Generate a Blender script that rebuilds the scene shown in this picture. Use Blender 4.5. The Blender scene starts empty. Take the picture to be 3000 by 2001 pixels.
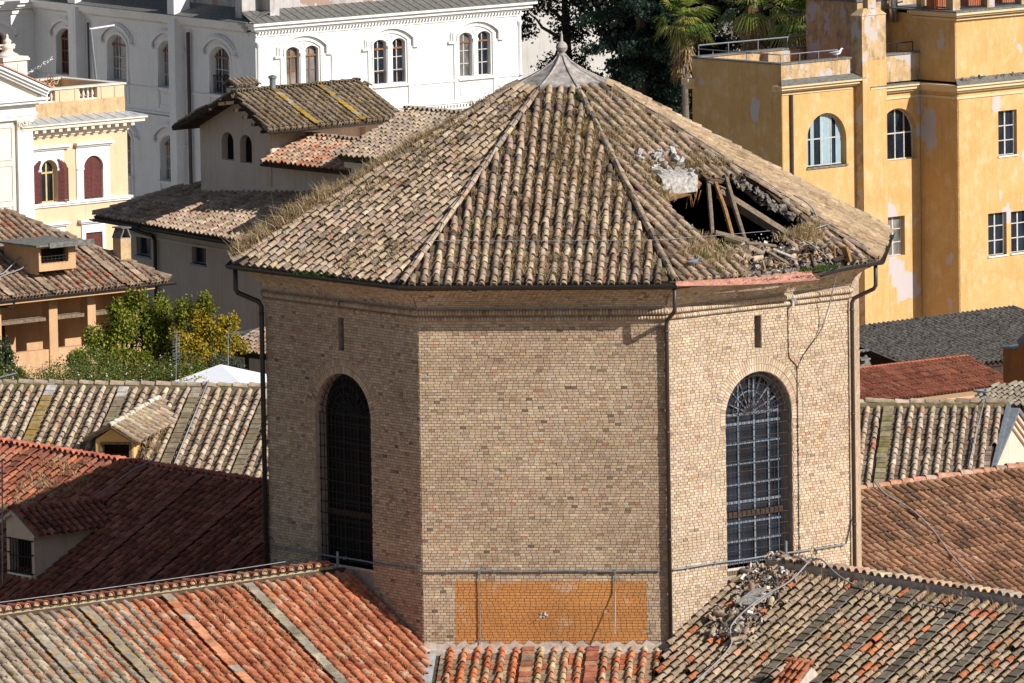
import bpy, math, random
import numpy as np
from mathutils import Vector, Matrix, geometry

SC = bpy.context.scene
COL = SC.collection
R = math.radians

# ------------------------------------------------------------------ camera
CAM_P = Vector((-1.3528, -190.8148, 43.8984))
PITCH, ROLL, FPX = 0.1213, 0.0161, 22536.3
cd = bpy.data.cameras.new('camera')
cd.sensor_width = 36.0
cd.lens = FPX / 3000 * 36.0
cd.clip_start, cd.clip_end = 1.0, 3000.0
camera = bpy.data.objects.new('camera', cd)
COL.objects.link(camera)
_f = Vector((0, math.cos(PITCH), -math.sin(PITCH)))
_u = Vector((0, math.sin(PITCH), math.cos(PITCH)))
_r = Vector((1, 0, 0))
_x = _r * math.cos(ROLL) - _u * math.sin(ROLL)
_y = _r * math.sin(ROLL) + _u * math.cos(ROLL)
m3 = Matrix((_x, _y, -_f)).transposed()
camera.matrix_world = Matrix.Translation(CAM_P) @ m3.to_4x4()
SC.camera = camera

# ------------------------------------------------------------------ sun, sky, exposure
SUN_AZ, SUN_EL = 55.5, 32.0          # azimuth measured from the camera side (-Y) towards +X
sdir = Vector((math.sin(R(SUN_AZ)) * math.cos(R(SUN_EL)), -math.cos(R(SUN_AZ)) * math.cos(R(SUN_EL)), math.sin(R(SUN_EL))))
sl = bpy.data.lights.new('sun', 'SUN')
sl.energy = 4.9
sl.angle = R(0.53)
sl.color = (1.0, 0.96, 0.91)
sun = bpy.data.objects.new('sun', sl)
COL.objects.link(sun)
sun.rotation_euler = sdir.to_track_quat('Z', 'Y').to_euler()
sun.location = (60, -60, 90)
world = bpy.data.worlds.new('World')
SC.world = world
world.use_nodes = True
wn, wl = world.node_tree.nodes, world.node_tree.links
wn.clear()
wo = wn.new('ShaderNodeOutputWorld')
wb = wn.new('ShaderNodeBackground')
ws = wn.new('ShaderNodeTexSky')
ws.sky_type = 'NISHITA'
ws.sun_disc = False
ws.sun_elevation = R(SUN_EL)
ws.sun_rotation = math.atan2(sdir.x, sdir.y)
ws.altitude = 50
wb.inputs['Strength'].default_value = 0.064
wl.new(ws.outputs[0], wb.inputs[0])
wl.new(wb.outputs[0], wo.inputs[0])
vs = SC.view_settings
SC.display_settings.display_device = 'sRGB'
vs.view_transform = 'Standard'
vs.look = 'None'
vs.exposure = 0.40
vs.gamma = 1.0
vs.use_curve_mapping = False

# ------------------------------------------------------------------ materials
def newmat(name, rough=0.9, metal=0.0, spec=0.3):
    m = bpy.data.materials.new(name)
    m.use_nodes = True
    nt = m.node_tree
    b = nt.nodes['Principled BSDF']
    b.inputs['Roughness'].default_value = rough
    b.inputs['Metallic'].default_value = metal
    b.inputs['Specular IOR Level'].default_value = spec
    return m, nt, b

def nd(nt, t, **kw):
    n = nt.nodes.new(t)
    for k, v in kw.items():
        if k in n.inputs.keys() if isinstance(k, str) else False:
            n.inputs[k].default_value = v
        else:
            setattr(n, k, v)
    return n

def noise(nt, scale, detail=3.0, rough=0.55, vec=None, dims=None):
    n = nt.nodes.new('ShaderNodeTexNoise')
    n.inputs['Scale'].default_value = scale
    n.inputs['Detail'].default_value = detail
    n.inputs['Roughness'].default_value = rough
    if vec is not None:
        nt.links.new(vec, n.inputs['Vector'])
    return n.outputs['Fac']

def ramp(nt, fac, a, b, va=0.0, vb=1.0):
    n = nt.nodes.new('ShaderNodeMapRange')
    n.inputs['From Min'].default_value = a
    n.inputs['From Max'].default_value = b
    n.inputs['To Min'].default_value = va
    n.inputs['To Max'].default_value = vb
    n.clamp = True
    nt.links.new(fac, n.inputs['Value'])
    return n.outputs['Result']

def mathn(nt, op, a, b):
    n = nt.nodes.new('ShaderNodeMath')
    n.operation = op
    for i, v in enumerate((a, b)):
        if isinstance(v, (int, float)):
            n.inputs[i].default_value = v
        else:
            nt.links.new(v, n.inputs[i])
    return n.outputs[0]

def mix(nt, fac, a, b, mode='MIX'):
    n = nt.nodes.new('ShaderNodeMix')
    n.data_type = 'RGBA'
    n.blend_type = mode
    for key, v in (('Factor', fac), ('A', a), ('B', b)):
        sock = [s for s in n.inputs if s.name == key and (s.type == 'RGBA' if key != 'Factor' else s.type == 'VALUE')][0]
        if isinstance(v, (int, float)):
            sock.default_value = v
        elif isinstance(v, (tuple, list)):
            sock.default_value = tuple(v) + (1.0,) if len(v) == 3 else v
        else:
            nt.links.new(v, sock)
    return [s for s in n.outputs if s.type == 'RGBA'][0]

def bump(nt, b, h, strength, dist=0.02):
    n = nt.nodes.new('ShaderNodeBump')
    n.inputs['Strength'].default_value = strength
    n.inputs['Distance'].default_value = dist
    nt.links.new(h, n.inputs['Height'])
    nt.links.new(n.outputs[0], b.inputs['Normal'])

def pos(nt, sx=1, sy=1, sz=1):
    g = nt.nodes.new('ShaderNodeNewGeometry')
    if (sx, sy, sz) == (1, 1, 1):
        return g.outputs['Position']
    mp = nt.nodes.new('ShaderNodeMapping')
    mp.inputs['Scale'].default_value = (sx, sy, sz)
    nt.links.new(g.outputs['Position'], mp.inputs['Vector'])
    return mp.outputs[0]

def srccol(nt, src):
    if src == 'obj':
        o = nt.nodes.new('ShaderNodeObjectInfo')
        return o.outputs['Color'], o.outputs['Alpha']
    a = nt.nodes.new('ShaderNodeAttribute')
    a.attribute_name = 'col'
    return a.outputs['Color'], a.outputs['Alpha']

def tile_mat(src):
    m, nt, b = newmat('clay_tile_' + src, 0.95, 0, 0.15)
    c, al = srccol(nt, src)
    p = pos(nt)
    n1 = noise(nt, 5.0, 5, 0.65, p)
    c = mix(nt, 1.0, c, mix(nt, ramp(nt, n1, 0.3, 0.72), (0.50, 0.475, 0.46), (1.16, 1.15, 1.13)), 'MULTIPLY')
    n0 = noise(nt, 0.8, 4, 0.6, p)
    c = mix(nt, 1.0, c, mix(nt, ramp(nt, n0, 0.35, 0.65), (0.80, 0.77, 0.74), (1.07, 1.06, 1.05)), 'MULTIPLY')
    n2 = noise(nt, 34.0, 4, 0.7, p)
    c = mix(nt, ramp(nt, n2, 0.54, 0.66, 0, 0.75), c, mix(nt, 1.0, c, (0.42, 0.40, 0.40), 'MULTIPLY'))
    n3 = noise(nt, 21.0, 4, 0.75, pos(nt, 1.0, 1.07, 0.93))
    c = mix(nt, ramp(nt, n3, 0.60, 0.68, 0, 0.35), c, (0.50, 0.45, 0.39))
    n4 = noise(nt, 6.5, 4, 0.7, pos(nt, 1.1, 0.9, 1.0))
    th = mathn(nt, 'SUBTRACT', 0.80, mathn(nt, 'MULTIPLY', al, 0.34))
    lf = mathn(nt, 'MULTIPLY', mathn(nt, 'SUBTRACT', n4, th), 14.0)
    lf = ramp(nt, lf, 0, 1)
    c = mix(nt, lf, c, mix(nt, n2, (0.27, 0.14, 0.012), (0.42, 0.235, 0.02)))
    nt.links.new(c, b.inputs['Base Color'])
    bump(nt, b, noise(nt, 55.0, 4, 0.7, p), 0.5, 0.012)
    return m

def brick_mat(src):
    m, nt, b = newmat('brick_' + src, 0.95, 0, 0.12)
    c, al = srccol(nt, src)
    p = pos(nt)
    n1 = noise(nt, 30.0, 5, 0.7, p)
    c = mix(nt, 1.0, c, mix(nt, ramp(nt, n1, 0.35, 0.7), (0.70, 0.67, 0.64), (1.12, 1.12, 1.1)), 'MULTIPLY')
    n2 = noise(nt, 0.55, 4, 0.6, pos(nt, 1, 1, 0.6))
    c = mix(nt, 1.0, c, mix(nt, ramp(nt, n2, 0.35, 0.65), (0.86, 0.83, 0.80), (1.06, 1.05, 1.04)), 'MULTIPLY')
    n3 = noise(nt, 1.0, 4, 0.65, pos(nt, 0.22, 0.22, 3.2))
    c = mix(nt, 1.0, c, mix(nt, ramp(nt, n3, 0.38, 0.64), (0.92, 0.90, 0.885), (1.05, 1.05, 1.05)), 'MULTIPLY')
    n4 = noise(nt, 2.0, 5, 0.7, pos(nt, 1.4, 1.4, 0.13))
    c = mix(nt, ramp(nt, n4, 0.56, 0.74, 0, 0.3), c, mix(nt, 1.0, c, (0.58, 0.54, 0.50), 'MULTIPLY'))
    n5 = noise(nt, 1.3, 4, 0.6, pos(nt, 1.0, 1.0, 1.6))
    c = mix(nt, ramp(nt, n5, 0.62, 0.70, 0, 0.35), c, (0.55, 0.49, 0.43))
    nt.links.new(c, b.inputs['Base Color'])
    bump(nt, b, noise(nt, 42.0, 5, 0.75, p), 0.7, 0.015)
    return m

def attr_mat(name, rough=0.9, trans=0.0, spec=0.2):
    m, nt, b = newmat(name, rough, 0, spec)
    c, al = srccol(nt, 'attr')
    nt.links.new(c, b.inputs['Base Color'])
    if trans > 0:
        t = nt.nodes.new('ShaderNodeBsdfTranslucent')
        nt.links.new(c, t.inputs['Color'])
        mx = nt.nodes.new('ShaderNodeMixShader')
        mx.inputs[0].default_value = trans
        nt.links.new(b.outputs[0], mx.inputs[1])
        nt.links.new(t.outputs[0], mx.inputs[2])
        nt.links.new(mx.outputs[0], nt.nodes['Material Output'].inputs['Surface'])
    return m

def plain(name, col, rough=0.8, metal=0.0, var=0.25, scale=8.0, spec=0.3, bmp=0.0):
    m, nt, b = newmat(name, rough, metal, spec)
    n = noise(nt, scale, 4, 0.65, pos(nt))
    c = mix(nt, 1.0, tuple(col), mix(nt, ramp(nt, n, 0.3, 0.7), (1 - var,) * 3, (1 + var * 0.6,) * 3), 'MULTIPLY')
    nt.links.new(c, b.inputs['Base Color'])
    if bmp:
        bump(nt, b, noise(nt, scale * 5, 4, 0.7, pos(nt)), bmp, 0.01)
    return m

def stucco(name, col, dark=(0.75, 0.7, 0.64), peel=None, peel_th=0.66, streak=0.35, tint=None, grime=0.0, scale=1.0):
    """painted plaster: cloudy fading, rain streaks, optional peeled patches of bare render"""
    m, nt, b = newmat(name, 0.95, 0, 0.15)
    p = pos(nt)
    n1 = noise(nt, 0.9 * scale, 6, 0.62, p)
    c = mix(nt, ramp(nt, n1, 0.32, 0.68), tuple(np.array(col) * np.array(dark)), tuple(col))
    if tint:
        n5 = noise(nt, 2.3 * scale, 5, 0.65, pos(nt, 1, 1, 0.7))
        c = mix(nt, ramp(nt, n5, 0.5, 0.68, 0, 0.7), c, tuple(tint))
    n2 = noise(nt, 3.0 * scale, 5, 0.7, pos(nt, 2.2, 2.2, 0.16))
    c = mix(nt, ramp(nt, n2, 0.5, 0.72, 0, streak), c, mix(nt, 1.0, c, (0.55, 0.50, 0.46), 'MULTIPLY'))
    n3 = noise(nt, 14.0 * scale, 4, 0.7, p)
    c = mix(nt, 1.0, c, mix(nt, ramp(nt, n3, 0.3, 0.7), (0.9,) * 3, (1.05,) * 3), 'MULTIPLY')
    if grime > 0:
        n6 = noise(nt, 1.6 * scale, 6, 0.75, pos(nt, 1.0, 1.0, 0.5))
        c = mix(nt, ramp(nt, n6, 0.5, 0.66, 0, grime), c, (0.10, 0.075, 0.06))
    if peel:
        n4 = noise(nt, 0.75 * scale, 3, 0.5, pos(nt, 1, 1, 0.75))
        c = mix(nt, ramp(nt, n4, peel_th, peel_th + 0.012, 0, 0.92), c, tuple(peel))
    nt.links.new(c, b.inputs['Base Color'])
    bump(nt, b, noise(nt, 9.0 * scale, 6, 0.7, p), 0.25, 0.02)
    return m

def glass_mat(name, col, rough=0.06, spec=0.3):
    m, nt, b = newmat(name, rough, 0, spec)
    n = noise(nt, 1.7, 3, 0.5, pos(nt, 1, 1, 0.5))
    c = mix(nt, ramp(nt, n, 0.35, 0.65), tuple(np.array(col) * 0.45), tuple(np.array(col) * 1.5))
    nt.links.new(c, b.inputs['Base Color'])
    return m

TILE_O, TILE_A = tile_mat('obj'), tile_mat('attr')
BRICK_O, BRICK_A = brick_mat('obj'), brick_mat('attr')
LEAF = attr_mat('leaf', 0.55, 0.3, 0.35)
FROND = attr_mat('palm_leaf', 0.32, 0.2, 0.6)
GRASS = attr_mat('dry_grass_blade', 0.8, 0.25, 0.2)
ATTR = attr_mat('mixed_rubble', 0.95)
M = {
 'mortar': plain('mortar', (0.34, 0.27, 0.22), 0.95, 0, 0.3, 6, 0.1, 0.3),
 'render': plain('lime_render', (0.50, 0.42, 0.36), 0.95, 0, 0.35, 5, 0.1, 0.4),
 'ridge_mortar': plain('ridge_mortar', (0.40, 0.31, 0.20), 0.95, 0, 0.45, 7, 0.1, 0.5),
 'mossy': plain('mossy_mortar', (0.24, 0.20, 0.10), 0.95, 0, 0.5, 9, 0.1, 0.5),
 'deck': plain('roof_bedding', (0.085, 0.06, 0.042), 0.95, 0, 0.4, 9, 0.1),
 'shadeblack': plain('interior_shade_black', (0.018, 0.014, 0.011), 0.95, 0, 0.4, 5, 0.1),  # near black: the shade of interiors and openings put into the colour
 'gutter': plain('dark_gutter', (0.022, 0.018, 0.016), 0.45, 0.0, 0.3, 6, 0.5),
 'pipe': plain('brown_pipe', (0.050, 0.032, 0.026), 0.5, 0.0, 0.3, 6, 0.5),
 'pinkmetal': plain('faded_red_sheet', (0.42, 0.20, 0.145), 0.65, 0.0, 0.5, 9, 0.3),
 'lead': plain('lead_sheet', (0.33, 0.295, 0.265), 0.65, 0.0, 0.6, 5, 0.3, 0.2),
 'zinc': plain('zinc_sheet', (0.42, 0.44, 0.46), 0.5, 0.2, 0.3, 5, 0.4),
 'greymetal': plain('grey_metal', (0.20, 0.22, 0.24), 0.5, 0.3, 0.3, 8, 0.4),
 'cable': plain('grey_cable', (0.27, 0.27, 0.27), 0.6, 0, 0.2, 6),
 'blackcable': plain('black_cable', (0.03, 0.026, 0.024), 0.7, 0, 0.2, 6),
 'rust': plain('rusty_iron', (0.045, 0.028, 0.022), 0.8, 0.1, 0.4, 12),
 'blackiron': plain('black_iron', (0.012, 0.011, 0.011), 0.7, 0.1, 0.3, 12),  # also on the left tower window, where its shade is put into the colour
 'wood': plain('grey_timber', (0.20, 0.15, 0.105), 0.9, 0, 0.5, 11, 0.1, 0.4),
 'wood2': plain('broken_timber', (0.30, 0.16, 0.065), 0.9, 0, 0.5, 11, 0.1, 0.4),
 'darkwood': plain('dark_timber', (0.06, 0.042, 0.03), 0.9, 0, 0.5, 11, 0.1, 0.3),
 'plaster': plain('broken_plaster', (0.40, 0.375, 0.35), 0.95, 0, 0.6, 12, 0.1, 0.6),
 'bedding': plain('roof_mortar_bedding', (0.20, 0.17, 0.145), 0.95, 0, 0.75, 14, 0.1, 0.6),
 'windowframe': plain('blue_grey_frame', (0.15, 0.18, 0.22), 0.6, 0, 0.2, 6),
 'whiteframe': plain('pale_window_frame', (0.50, 0.47, 0.43), 0.6, 0, 0.25, 6),
 'brownframe': plain('varnished_frame', (0.24, 0.10, 0.035), 0.55, 0, 0.3, 9),
 'ochreframe': plain('ochre_frame', (0.50, 0.38, 0.16), 0.6, 0, 0.2, 6),
 'darkframe': plain('dark_frame', (0.045, 0.035, 0.035), 0.6, 0, 0.2, 6),
 'glass': glass_mat('dark_glass', (0.012, 0.017, 0.026), 0.08, 0.42),
 'glassgrey': glass_mat('curtained_glass', (0.16, 0.15, 0.14), 0.15),
 'curtain': plain('pale_blue_curtain', (0.27, 0.36, 0.39), 0.9, 0, 0.12, 5),
 'shutter': plain('maroon_shutter', (0.115, 0.032, 0.028), 0.6, 0, 0.25, 7),
 'white': stucco('white_stucco', (0.74, 0.735, 0.73), (0.92, 0.905, 0.89), None, 0.6, 0.26),
 'whitetrim': stucco('white_trim', (0.76, 0.75, 0.735), (0.9, 0.88, 0.86), None, 0.6, 0.2),
 'oldwhite': stucco('weathered_parapet', (0.52, 0.50, 0.49), (0.7, 0.66, 0.62), (0.30, 0.20, 0.15), 0.60, 0.7, None, 0.5),
 'cream': stucco('cream_stucco', (0.63, 0.465, 0.31), (0.95, 0.92, 0.88), None, 0.6, 0.2),
 'creamold': stucco('stained_cream', (0.56, 0.41, 0.235), (0.8, 0.74, 0.66), None, 0.6, 0.5, None, 0.35, 2.0),
 'stonetrim': stucco('stone_trim', (0.70, 0.63, 0.54), (0.9, 0.88, 0.84), None, 0.6, 0.2),
 'yellow': stucco('yellow_stucco', (0.56, 0.355, 0.155), (0.90, 0.83, 0.70), (0.44, 0.40, 0.41), 0.635, 0.32, (0.60, 0.43, 0.24)),
 'yellowgrimy': stucco('grimy_yellow_stucco', (0.52, 0.37, 0.20), (0.75, 0.68, 0.6), (0.42, 0.38, 0.37), 0.56, 0.5, (0.5, 0.42, 0.36), 0.65, 2.0),
 'yellowtrim': stucco('yellow_cornice', (0.64, 0.50, 0.31), (0.92, 0.88, 0.8), None, 0.6, 0.2),
 'beige': stucco('pinkish_beige_stucco', (0.66, 0.535, 0.44), (0.88, 0.86, 0.84), None, 0.6, 0.4),
 'tan': stucco('tan_stucco', (0.58, 0.37, 0.21), (0.85, 0.8, 0.74), None, 0.6, 0.35),
 'burnt': stucco('burnt_orange_stucco', (0.42, 0.17, 0.055), (0.8, 0.75, 0.7), None, 0.6, 0.4, None, 0.3),
 'dormer': stucco('dormer_stucco', (0.62, 0.48, 0.37), (0.88, 0.85, 0.8), None, 0.6, 0.3),
 'ochre': stucco('ochre_stucco', (0.66, 0.44, 0.18), (0.9, 0.85, 0.78), None, 0.6, 0.2),
 'palerender': stucco('pale_far_wall', (0.60, 0.58, 0.54), (0.85, 0.84, 0.82)),
 'ground': plain('pale_bounce_ground', (0.34, 0.30, 0.25), 0.95, 0, 0.4, 0.7, 0.1),  # unseen ground, made pale to bounce light onto the shaded walls
 'terrace': plain('garden_soil', (0.07, 0.065, 0.035), 0.95, 0, 0.4, 1.2, 0.1),
 'corr': plain('weathered_corrugated_sheet', (0.135, 0.12, 0.105), 0.95, 0, 0.95, 9, 0.1, 0.3),
 'tent': plain('white_canvas', (0.66, 0.67, 0.70), 0.8, 0, 0.06, 2, 0.2),
 'bark': plain('bark', (0.10, 0.075, 0.055), 0.95, 0, 0.5, 14, 0.1, 0.5),
 'palmbark': plain('palm_trunk', (0.17, 0.13, 0.10), 0.95, 0, 0.5, 16, 0.1, 0.5),
 'terracotta': plain('red_paving', (0.42, 0.13, 0.06), 0.9, 0, 0.3, 8),
 'steel': plain('stainless_flue', (0.45, 0.46, 0.48), 0.25, 0.9, 0.15, 3, 0.5),
 'feather': plain('white_feathers', (0.75, 0.75, 0.75), 0.8, 0, 0.1, 20),
 'greyfeather': plain('grey_feathers', (0.17, 0.19, 0.24), 0.8, 0, 0.2, 20),
 'flagcloth': plain('white_flag_cloth', (0.78, 0.76, 0.72), 0.9, 0, 0.1, 9),
 'flagred': plain('red_flag_emblem', (0.55, 0.08, 0.05), 0.9, 0, 0.2, 9),
 'flagyellow': plain('yellow_flag_emblem', (0.7, 0.36, 0.05), 0.9, 0, 0.2, 9),
 'slate': plain('grey_slate', (0.16, 0.155, 0.14), 0.9, 0, 0.5, 7, 0.2, 0.3),
}

# ------------------------------------------------------------------ object helpers
WLOC = {}

def setp(o, label=None, cat=None, group=None, kind=None):
    if label: o['label'] = label
    if cat: o['category'] = cat
    if group: o['group'] = group
    if kind: o['kind'] = kind
    return o

def thing(name, label, cat, loc=(0, 0, 0), group=None):
    o = bpy.data.objects.new(name, None)
    o.empty_display_size = 0.3
    COL.objects.link(o)
    o.location = loc
    WLOC[o] = Vector(loc)
    return setp(o, label, cat, group)

class Fr:
    """facade frame: u along the wall to the right, n out of the wall, z absolute height"""
    def __init__(s, O, az, k=1.0):
        a = R(az)
        s.k, s.dz = k, (1 - k) * 43.9          # k: size of the building's own unit (1 = metre)
        s.O = Vector((O[0], O[1], 0))
        s.N = Vector((math.sin(a), -math.cos(a), 0))
        s.U = Vector((math.cos(a), math.sin(a), 0))
        s.az = az
    def __call__(s, u, n, z):
        return s.O + s.U * (u * s.k) + s.N * (n * s.k) + Vector((0, 0, z * s.k + s.dz))

class Slope:
    """roof frame: u along the eave, run = horizontal distance down the slope, n above the roof plane"""
    def __init__(s, O, az, slope, k=1.0):
        a = R(az)
        s.k = k
        s.O = Vector(O)
        h = Vector((math.sin(a), -math.cos(a), 0))
        s.h = h
        s.U = Vector((math.cos(a), math.sin(a), 0))
        s.cs, s.sn = math.cos(R(slope)), math.sin(R(slope))
        s.D = h * s.cs - Vector((0, 0, s.sn))
        s.N = h * s.sn + Vector((0, 0, s.cs))
    def __call__(s, u, run, n=0.0):
        return s.O + (s.U * u + s.D * (run / s.cs) + s.N * n) * s.k

def free_slope(O, U, D):
    """roof frame with a rising ridge: U along it, D down the slope (run measured along D)"""
    s = Slope(O, 0, 0)
    s.U = Vector(U).normalized()
    D = Vector(D)
    s.D = (D - s.U * D.dot(s.U)).normalized()
    s.N = s.U.cross(-s.D)
    if s.N.z < 0:
        s.N = -s.N
    s.h = Vector((s.D.x, s.D.y, 0)).normalized()
    return s

def sm(pts, k=6):
    """smooth path through points"""
    pts = [Vector(p) for p in pts]
    q = [pts[0] * 2 - pts[1]] + pts + [pts[-1] * 2 - pts[-2]]
    out = []
    for i in range(1, len(q) - 2):
        a, b, c, d = q[i - 1:i + 3]
        for j in range(k):
            t = j / k
            out.append(0.5 * (2 * b + (c - a) * t + (2 * a - 5 * b + 4 * c - d) * t * t + (3 * b - a - 3 * c + d) * t ** 3))
    return out + [pts[-1]]

class MB:
    def __init__(s):
        s.v, s.f, s.c = [], [], []
        s.col = None
    def add(s, vs, fs, col=None):
        o = len(s.v)
        s.v += [tuple(v) for v in vs]
        s.f += [tuple(i + o for i in f) for f in fs]
        s.c += [tuple(col or s.col or (0.5, 0.5, 0.5, 0))] * len(vs)
    def hexa(s, p, col=None):
        s.add(p, [(0, 3, 2, 1), (4, 5, 6, 7), (0, 1, 5, 4), (1, 2, 6, 5), (2, 3, 7, 6), (3, 0, 4, 7)], col)
    def box(s, fr, u0, u1, n0, n1, z0, z1, col=None):
        s.hexa([fr(u0, n1, z0), fr(u1, n1, z0), fr(u1, n0, z0), fr(u0, n0, z0),
                fr(u0, n1, z1), fr(u1, n1, z1), fr(u1, n0, z1), fr(u0, n0, z1)], col)
    def bar(s, a, b, w, h, up=(0, 0, 1), col=None):
        a, b, up = Vector(a), Vector(b), Vector(up)
        d = (b - a).normalized()
        x = d.cross(up)
        if x.length < 1e-4:
            x = d.cross(Vector((1, 0, 0)))
        x.normalize()
        y = x.cross(d)
        x, y = x * w / 2, y * h / 2
        s.hexa([a - x - y, a + x - y, b + x - y, b - x - y, a - x + y, a + x + y, b + x + y, b - x + y], col)
    def slab(s, P, outer, holes, n0, n1, col=None):
        """polygon (with holes) in the 2-D coordinates of P(u, w, n), between offsets n0 (back) and n1 (front)"""
        loops = [outer] + list(holes)
        tris = geometry.tessellate_polygon([[Vector((a, b, 0)) for a, b in l] for l in loops])
        flat = [p for l in loops for p in l]
        front = [P(a, b, n1) for a, b in flat]
        back = [P(a, b, n0) for a, b in flat]
        o = len(flat)
        nref = (P(flat[0][0], flat[0][1], 1) - P(flat[0][0], flat[0][1], 0))
        fs = []
        for t in tris:
            a, b, c = (front[i] for i in t)
            if (b - a).cross(c - a).dot(nref) < 0:
                t = (t[0], t[2], t[1])
            fs.append(tuple(t))
            fs.append((t[0] + o, t[2] + o, t[1] + o))
        k = 0
        for l in loops:
            n = len(l)
            for i in range(n):
                a, b = k + i, k + (i + 1) % n
                fs.append((a, b, b + o, a + o))
            k += n
        s.add(front + back, fs, col)
    def tube(s, pts, r, seg=6, col=None, cap=True):
        pts = [Vector(p) for p in pts]
        n = len(pts)
        rs = r if isinstance(r, (list, tuple)) else [r] * n
        vs, fs = [], []
        ref = None
        for i, p in enumerate(pts):
            d = (pts[min(i + 1, n - 1)] - pts[max(i - 1, 0)])
            d.normalize()
            if ref is None:
                ref = Vector((0, 0, 1)) if abs(d.z) < 0.9 else Vector((1, 0, 0))
            x = ref - d * ref.dot(d)
            x.normalize()
            ref = x
            y = d.cross(x)
            for k in range(seg):
                a = 2 * math.pi * (k + 0.5) / seg
                vs.append(p + (x * math.cos(a) + y * math.sin(a)) * rs[i])
        for i in range(n - 1):
            for k in range(seg):
                k2 = (k + 1) % seg
                fs.append((i * seg + k, i * seg + k2, (i + 1) * seg + k2, (i + 1) * seg + k))
        if cap:
            fs.append(tuple(range(seg))[::-1])
            fs.append(tuple((n - 1) * seg + k for k in range(seg)))
        s.add(vs, fs, col)
    def lathe(s, c, prof, seg=12, col=None):
        c = Vector(c)
        vs, fs = [], []
        for r, z in prof:
            for k in range(seg):
                a = 2 * math.pi * k / seg
                vs.append(c + Vector((r * math.cos(a), r * math.sin(a), z)))
        for i in range(len(prof) - 1):
            for k in range(seg):
                k2 = (k + 1) % seg
                fs.append((i * seg + k, i * seg + k2, (i + 1) * seg + k2, (i + 1) * seg + k))
        fs.append(tuple(range(seg))[::-1])
        fs.append(tuple((len(prof) - 1) * seg + k for k in range(seg)))
        s.add(vs, fs, col)
    def band(s, P, path, w, n0, n1, col=None, closed=False):
        """strip of width w laid on the outer (left) side of a 2-D path, between offsets n0 and n1"""
        n = len(path)
        out = []
        for i in range(n):
            if closed:
                a, b = path[i - 1], path[(i + 1) % n]
            else:
                a, b = path[max(i - 1, 0)], path[min(i + 1, n - 1)]
            dx, dy = b[0] - a[0], b[1] - a[1]
            l = math.hypot(dx, dy) or 1
            out.append((path[i][0] - dy / l * w, path[i][1] + dx / l * w))
        rng = range(n) if closed else range(n - 1)
        for i in rng:
            j = (i + 1) % n
            q = [path[i], path[j], out[j], out[i]]
            s.hexa([P(*q[0], n0), P(*q[1], n0), P(*q[2], n0), P(*q[3], n0), P(*q[0], n1), P(*q[1], n1), P(*q[2], n1), P(*q[3], n1)], col)
    def chunk(s, c, size, rng, col=None):
        c = Vector(c)
        ax = [Vector((rng.uniform(-1, 1), rng.uniform(-1, 1), rng.uniform(-1, 1))).normalized() for _ in range(2)]
        z = ax[0].cross(ax[1]).normalized()
        y = z.cross(ax[0])
        d = [size * rng.uniform(0.5, 1.0), size * rng.uniform(0.35, 0.9), size * rng.uniform(0.15, 0.5)]
        p = []
        for k in (-1, 1):
            for (i, j) in ((-1, -1), (1, -1), (1, 1), (-1, 1)):
                p.append(c + ax[0] * i * d[0] * rng.uniform(0.25, 0.55) + y * j * d[1] * rng.uniform(0.25, 0.55) + z * k * d[2] * rng.uniform(0.3, 0.5))
        s.hexa(p, col)
    def build(s, name, mat, parent=None, smooth=False, kind=None, label=None, cat=None, group=None, attr=False):
        me = bpy.data.meshes.new(name)
        off = Vector((0, 0, 0))
        if parent is not None:
            off = WLOC[parent]
        elif s.v:
            a = np.array(s.v)
            off = Vector(((a[:, 0].min() + a[:, 0].max()) / 2, (a[:, 1].min() + a[:, 1].max()) / 2, a[:, 2].min()))
        me.from_pydata([(v[0] - off.x, v[1] - off.y, v[2] - off.z) for v in s.v], [], s.f)
        if attr:
            ca = me.color_attributes.new('col', 'FLOAT_COLOR', 'POINT')
            ca.data.foreach_set('color', np.array(s.c, dtype=np.float32).ravel())
        if smooth:
            me.polygons.foreach_set('use_smooth', [True] * len(me.polygons))
        me.materials.append(M[mat] if isinstance(mat, str) else mat)
        me.update()
        o = bpy.data.objects.new(name, me)
        COL.objects.link(o)
        if parent is not None:
            o.parent = parent
            WLOC[o] = off
        else:
            o.location = off
            WLOC[o] = off
        return setp(o, label, cat, group, kind)

# ---------------------------------------------------------------- replicated pieces
TEMPL = {}          # key -> (verts Nx3, quads Mx4, smooth Mx)
TEMPL_ME = {}

def quadmesh(name, V, Q, S, mat, C=None):
    me = bpy.data.meshes.new(name)
    nv, nq = len(V), len(Q)
    me.vertices.add(nv)
    me.vertices.foreach_set('co', np.ascontiguousarray(V, dtype=np.float32).ravel())
    me.loops.add(nq * 4)
    me.loops.foreach_set('vertex_index', np.ascontiguousarray(Q, dtype=np.int32).ravel())
    me.polygons.add(nq)
    me.polygons.foreach_set('loop_start', np.arange(0, nq * 4, 4, dtype=np.int32))
    me.polygons.foreach_set('loop_total', np.full(nq, 4, dtype=np.int32))
    me.polygons.foreach_set('use_smooth', np.ascontiguousarray(S, dtype=bool))
    if C is not None:
        ca = me.color_attributes.new('col', 'FLOAT_COLOR', 'POINT')
        ca.data.foreach_set('color', np.ascontiguousarray(C, dtype=np.float32).ravel())
    me.materials.append(mat)
    me.update(calc_edges=True)
    me.validate()
    return me

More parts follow.
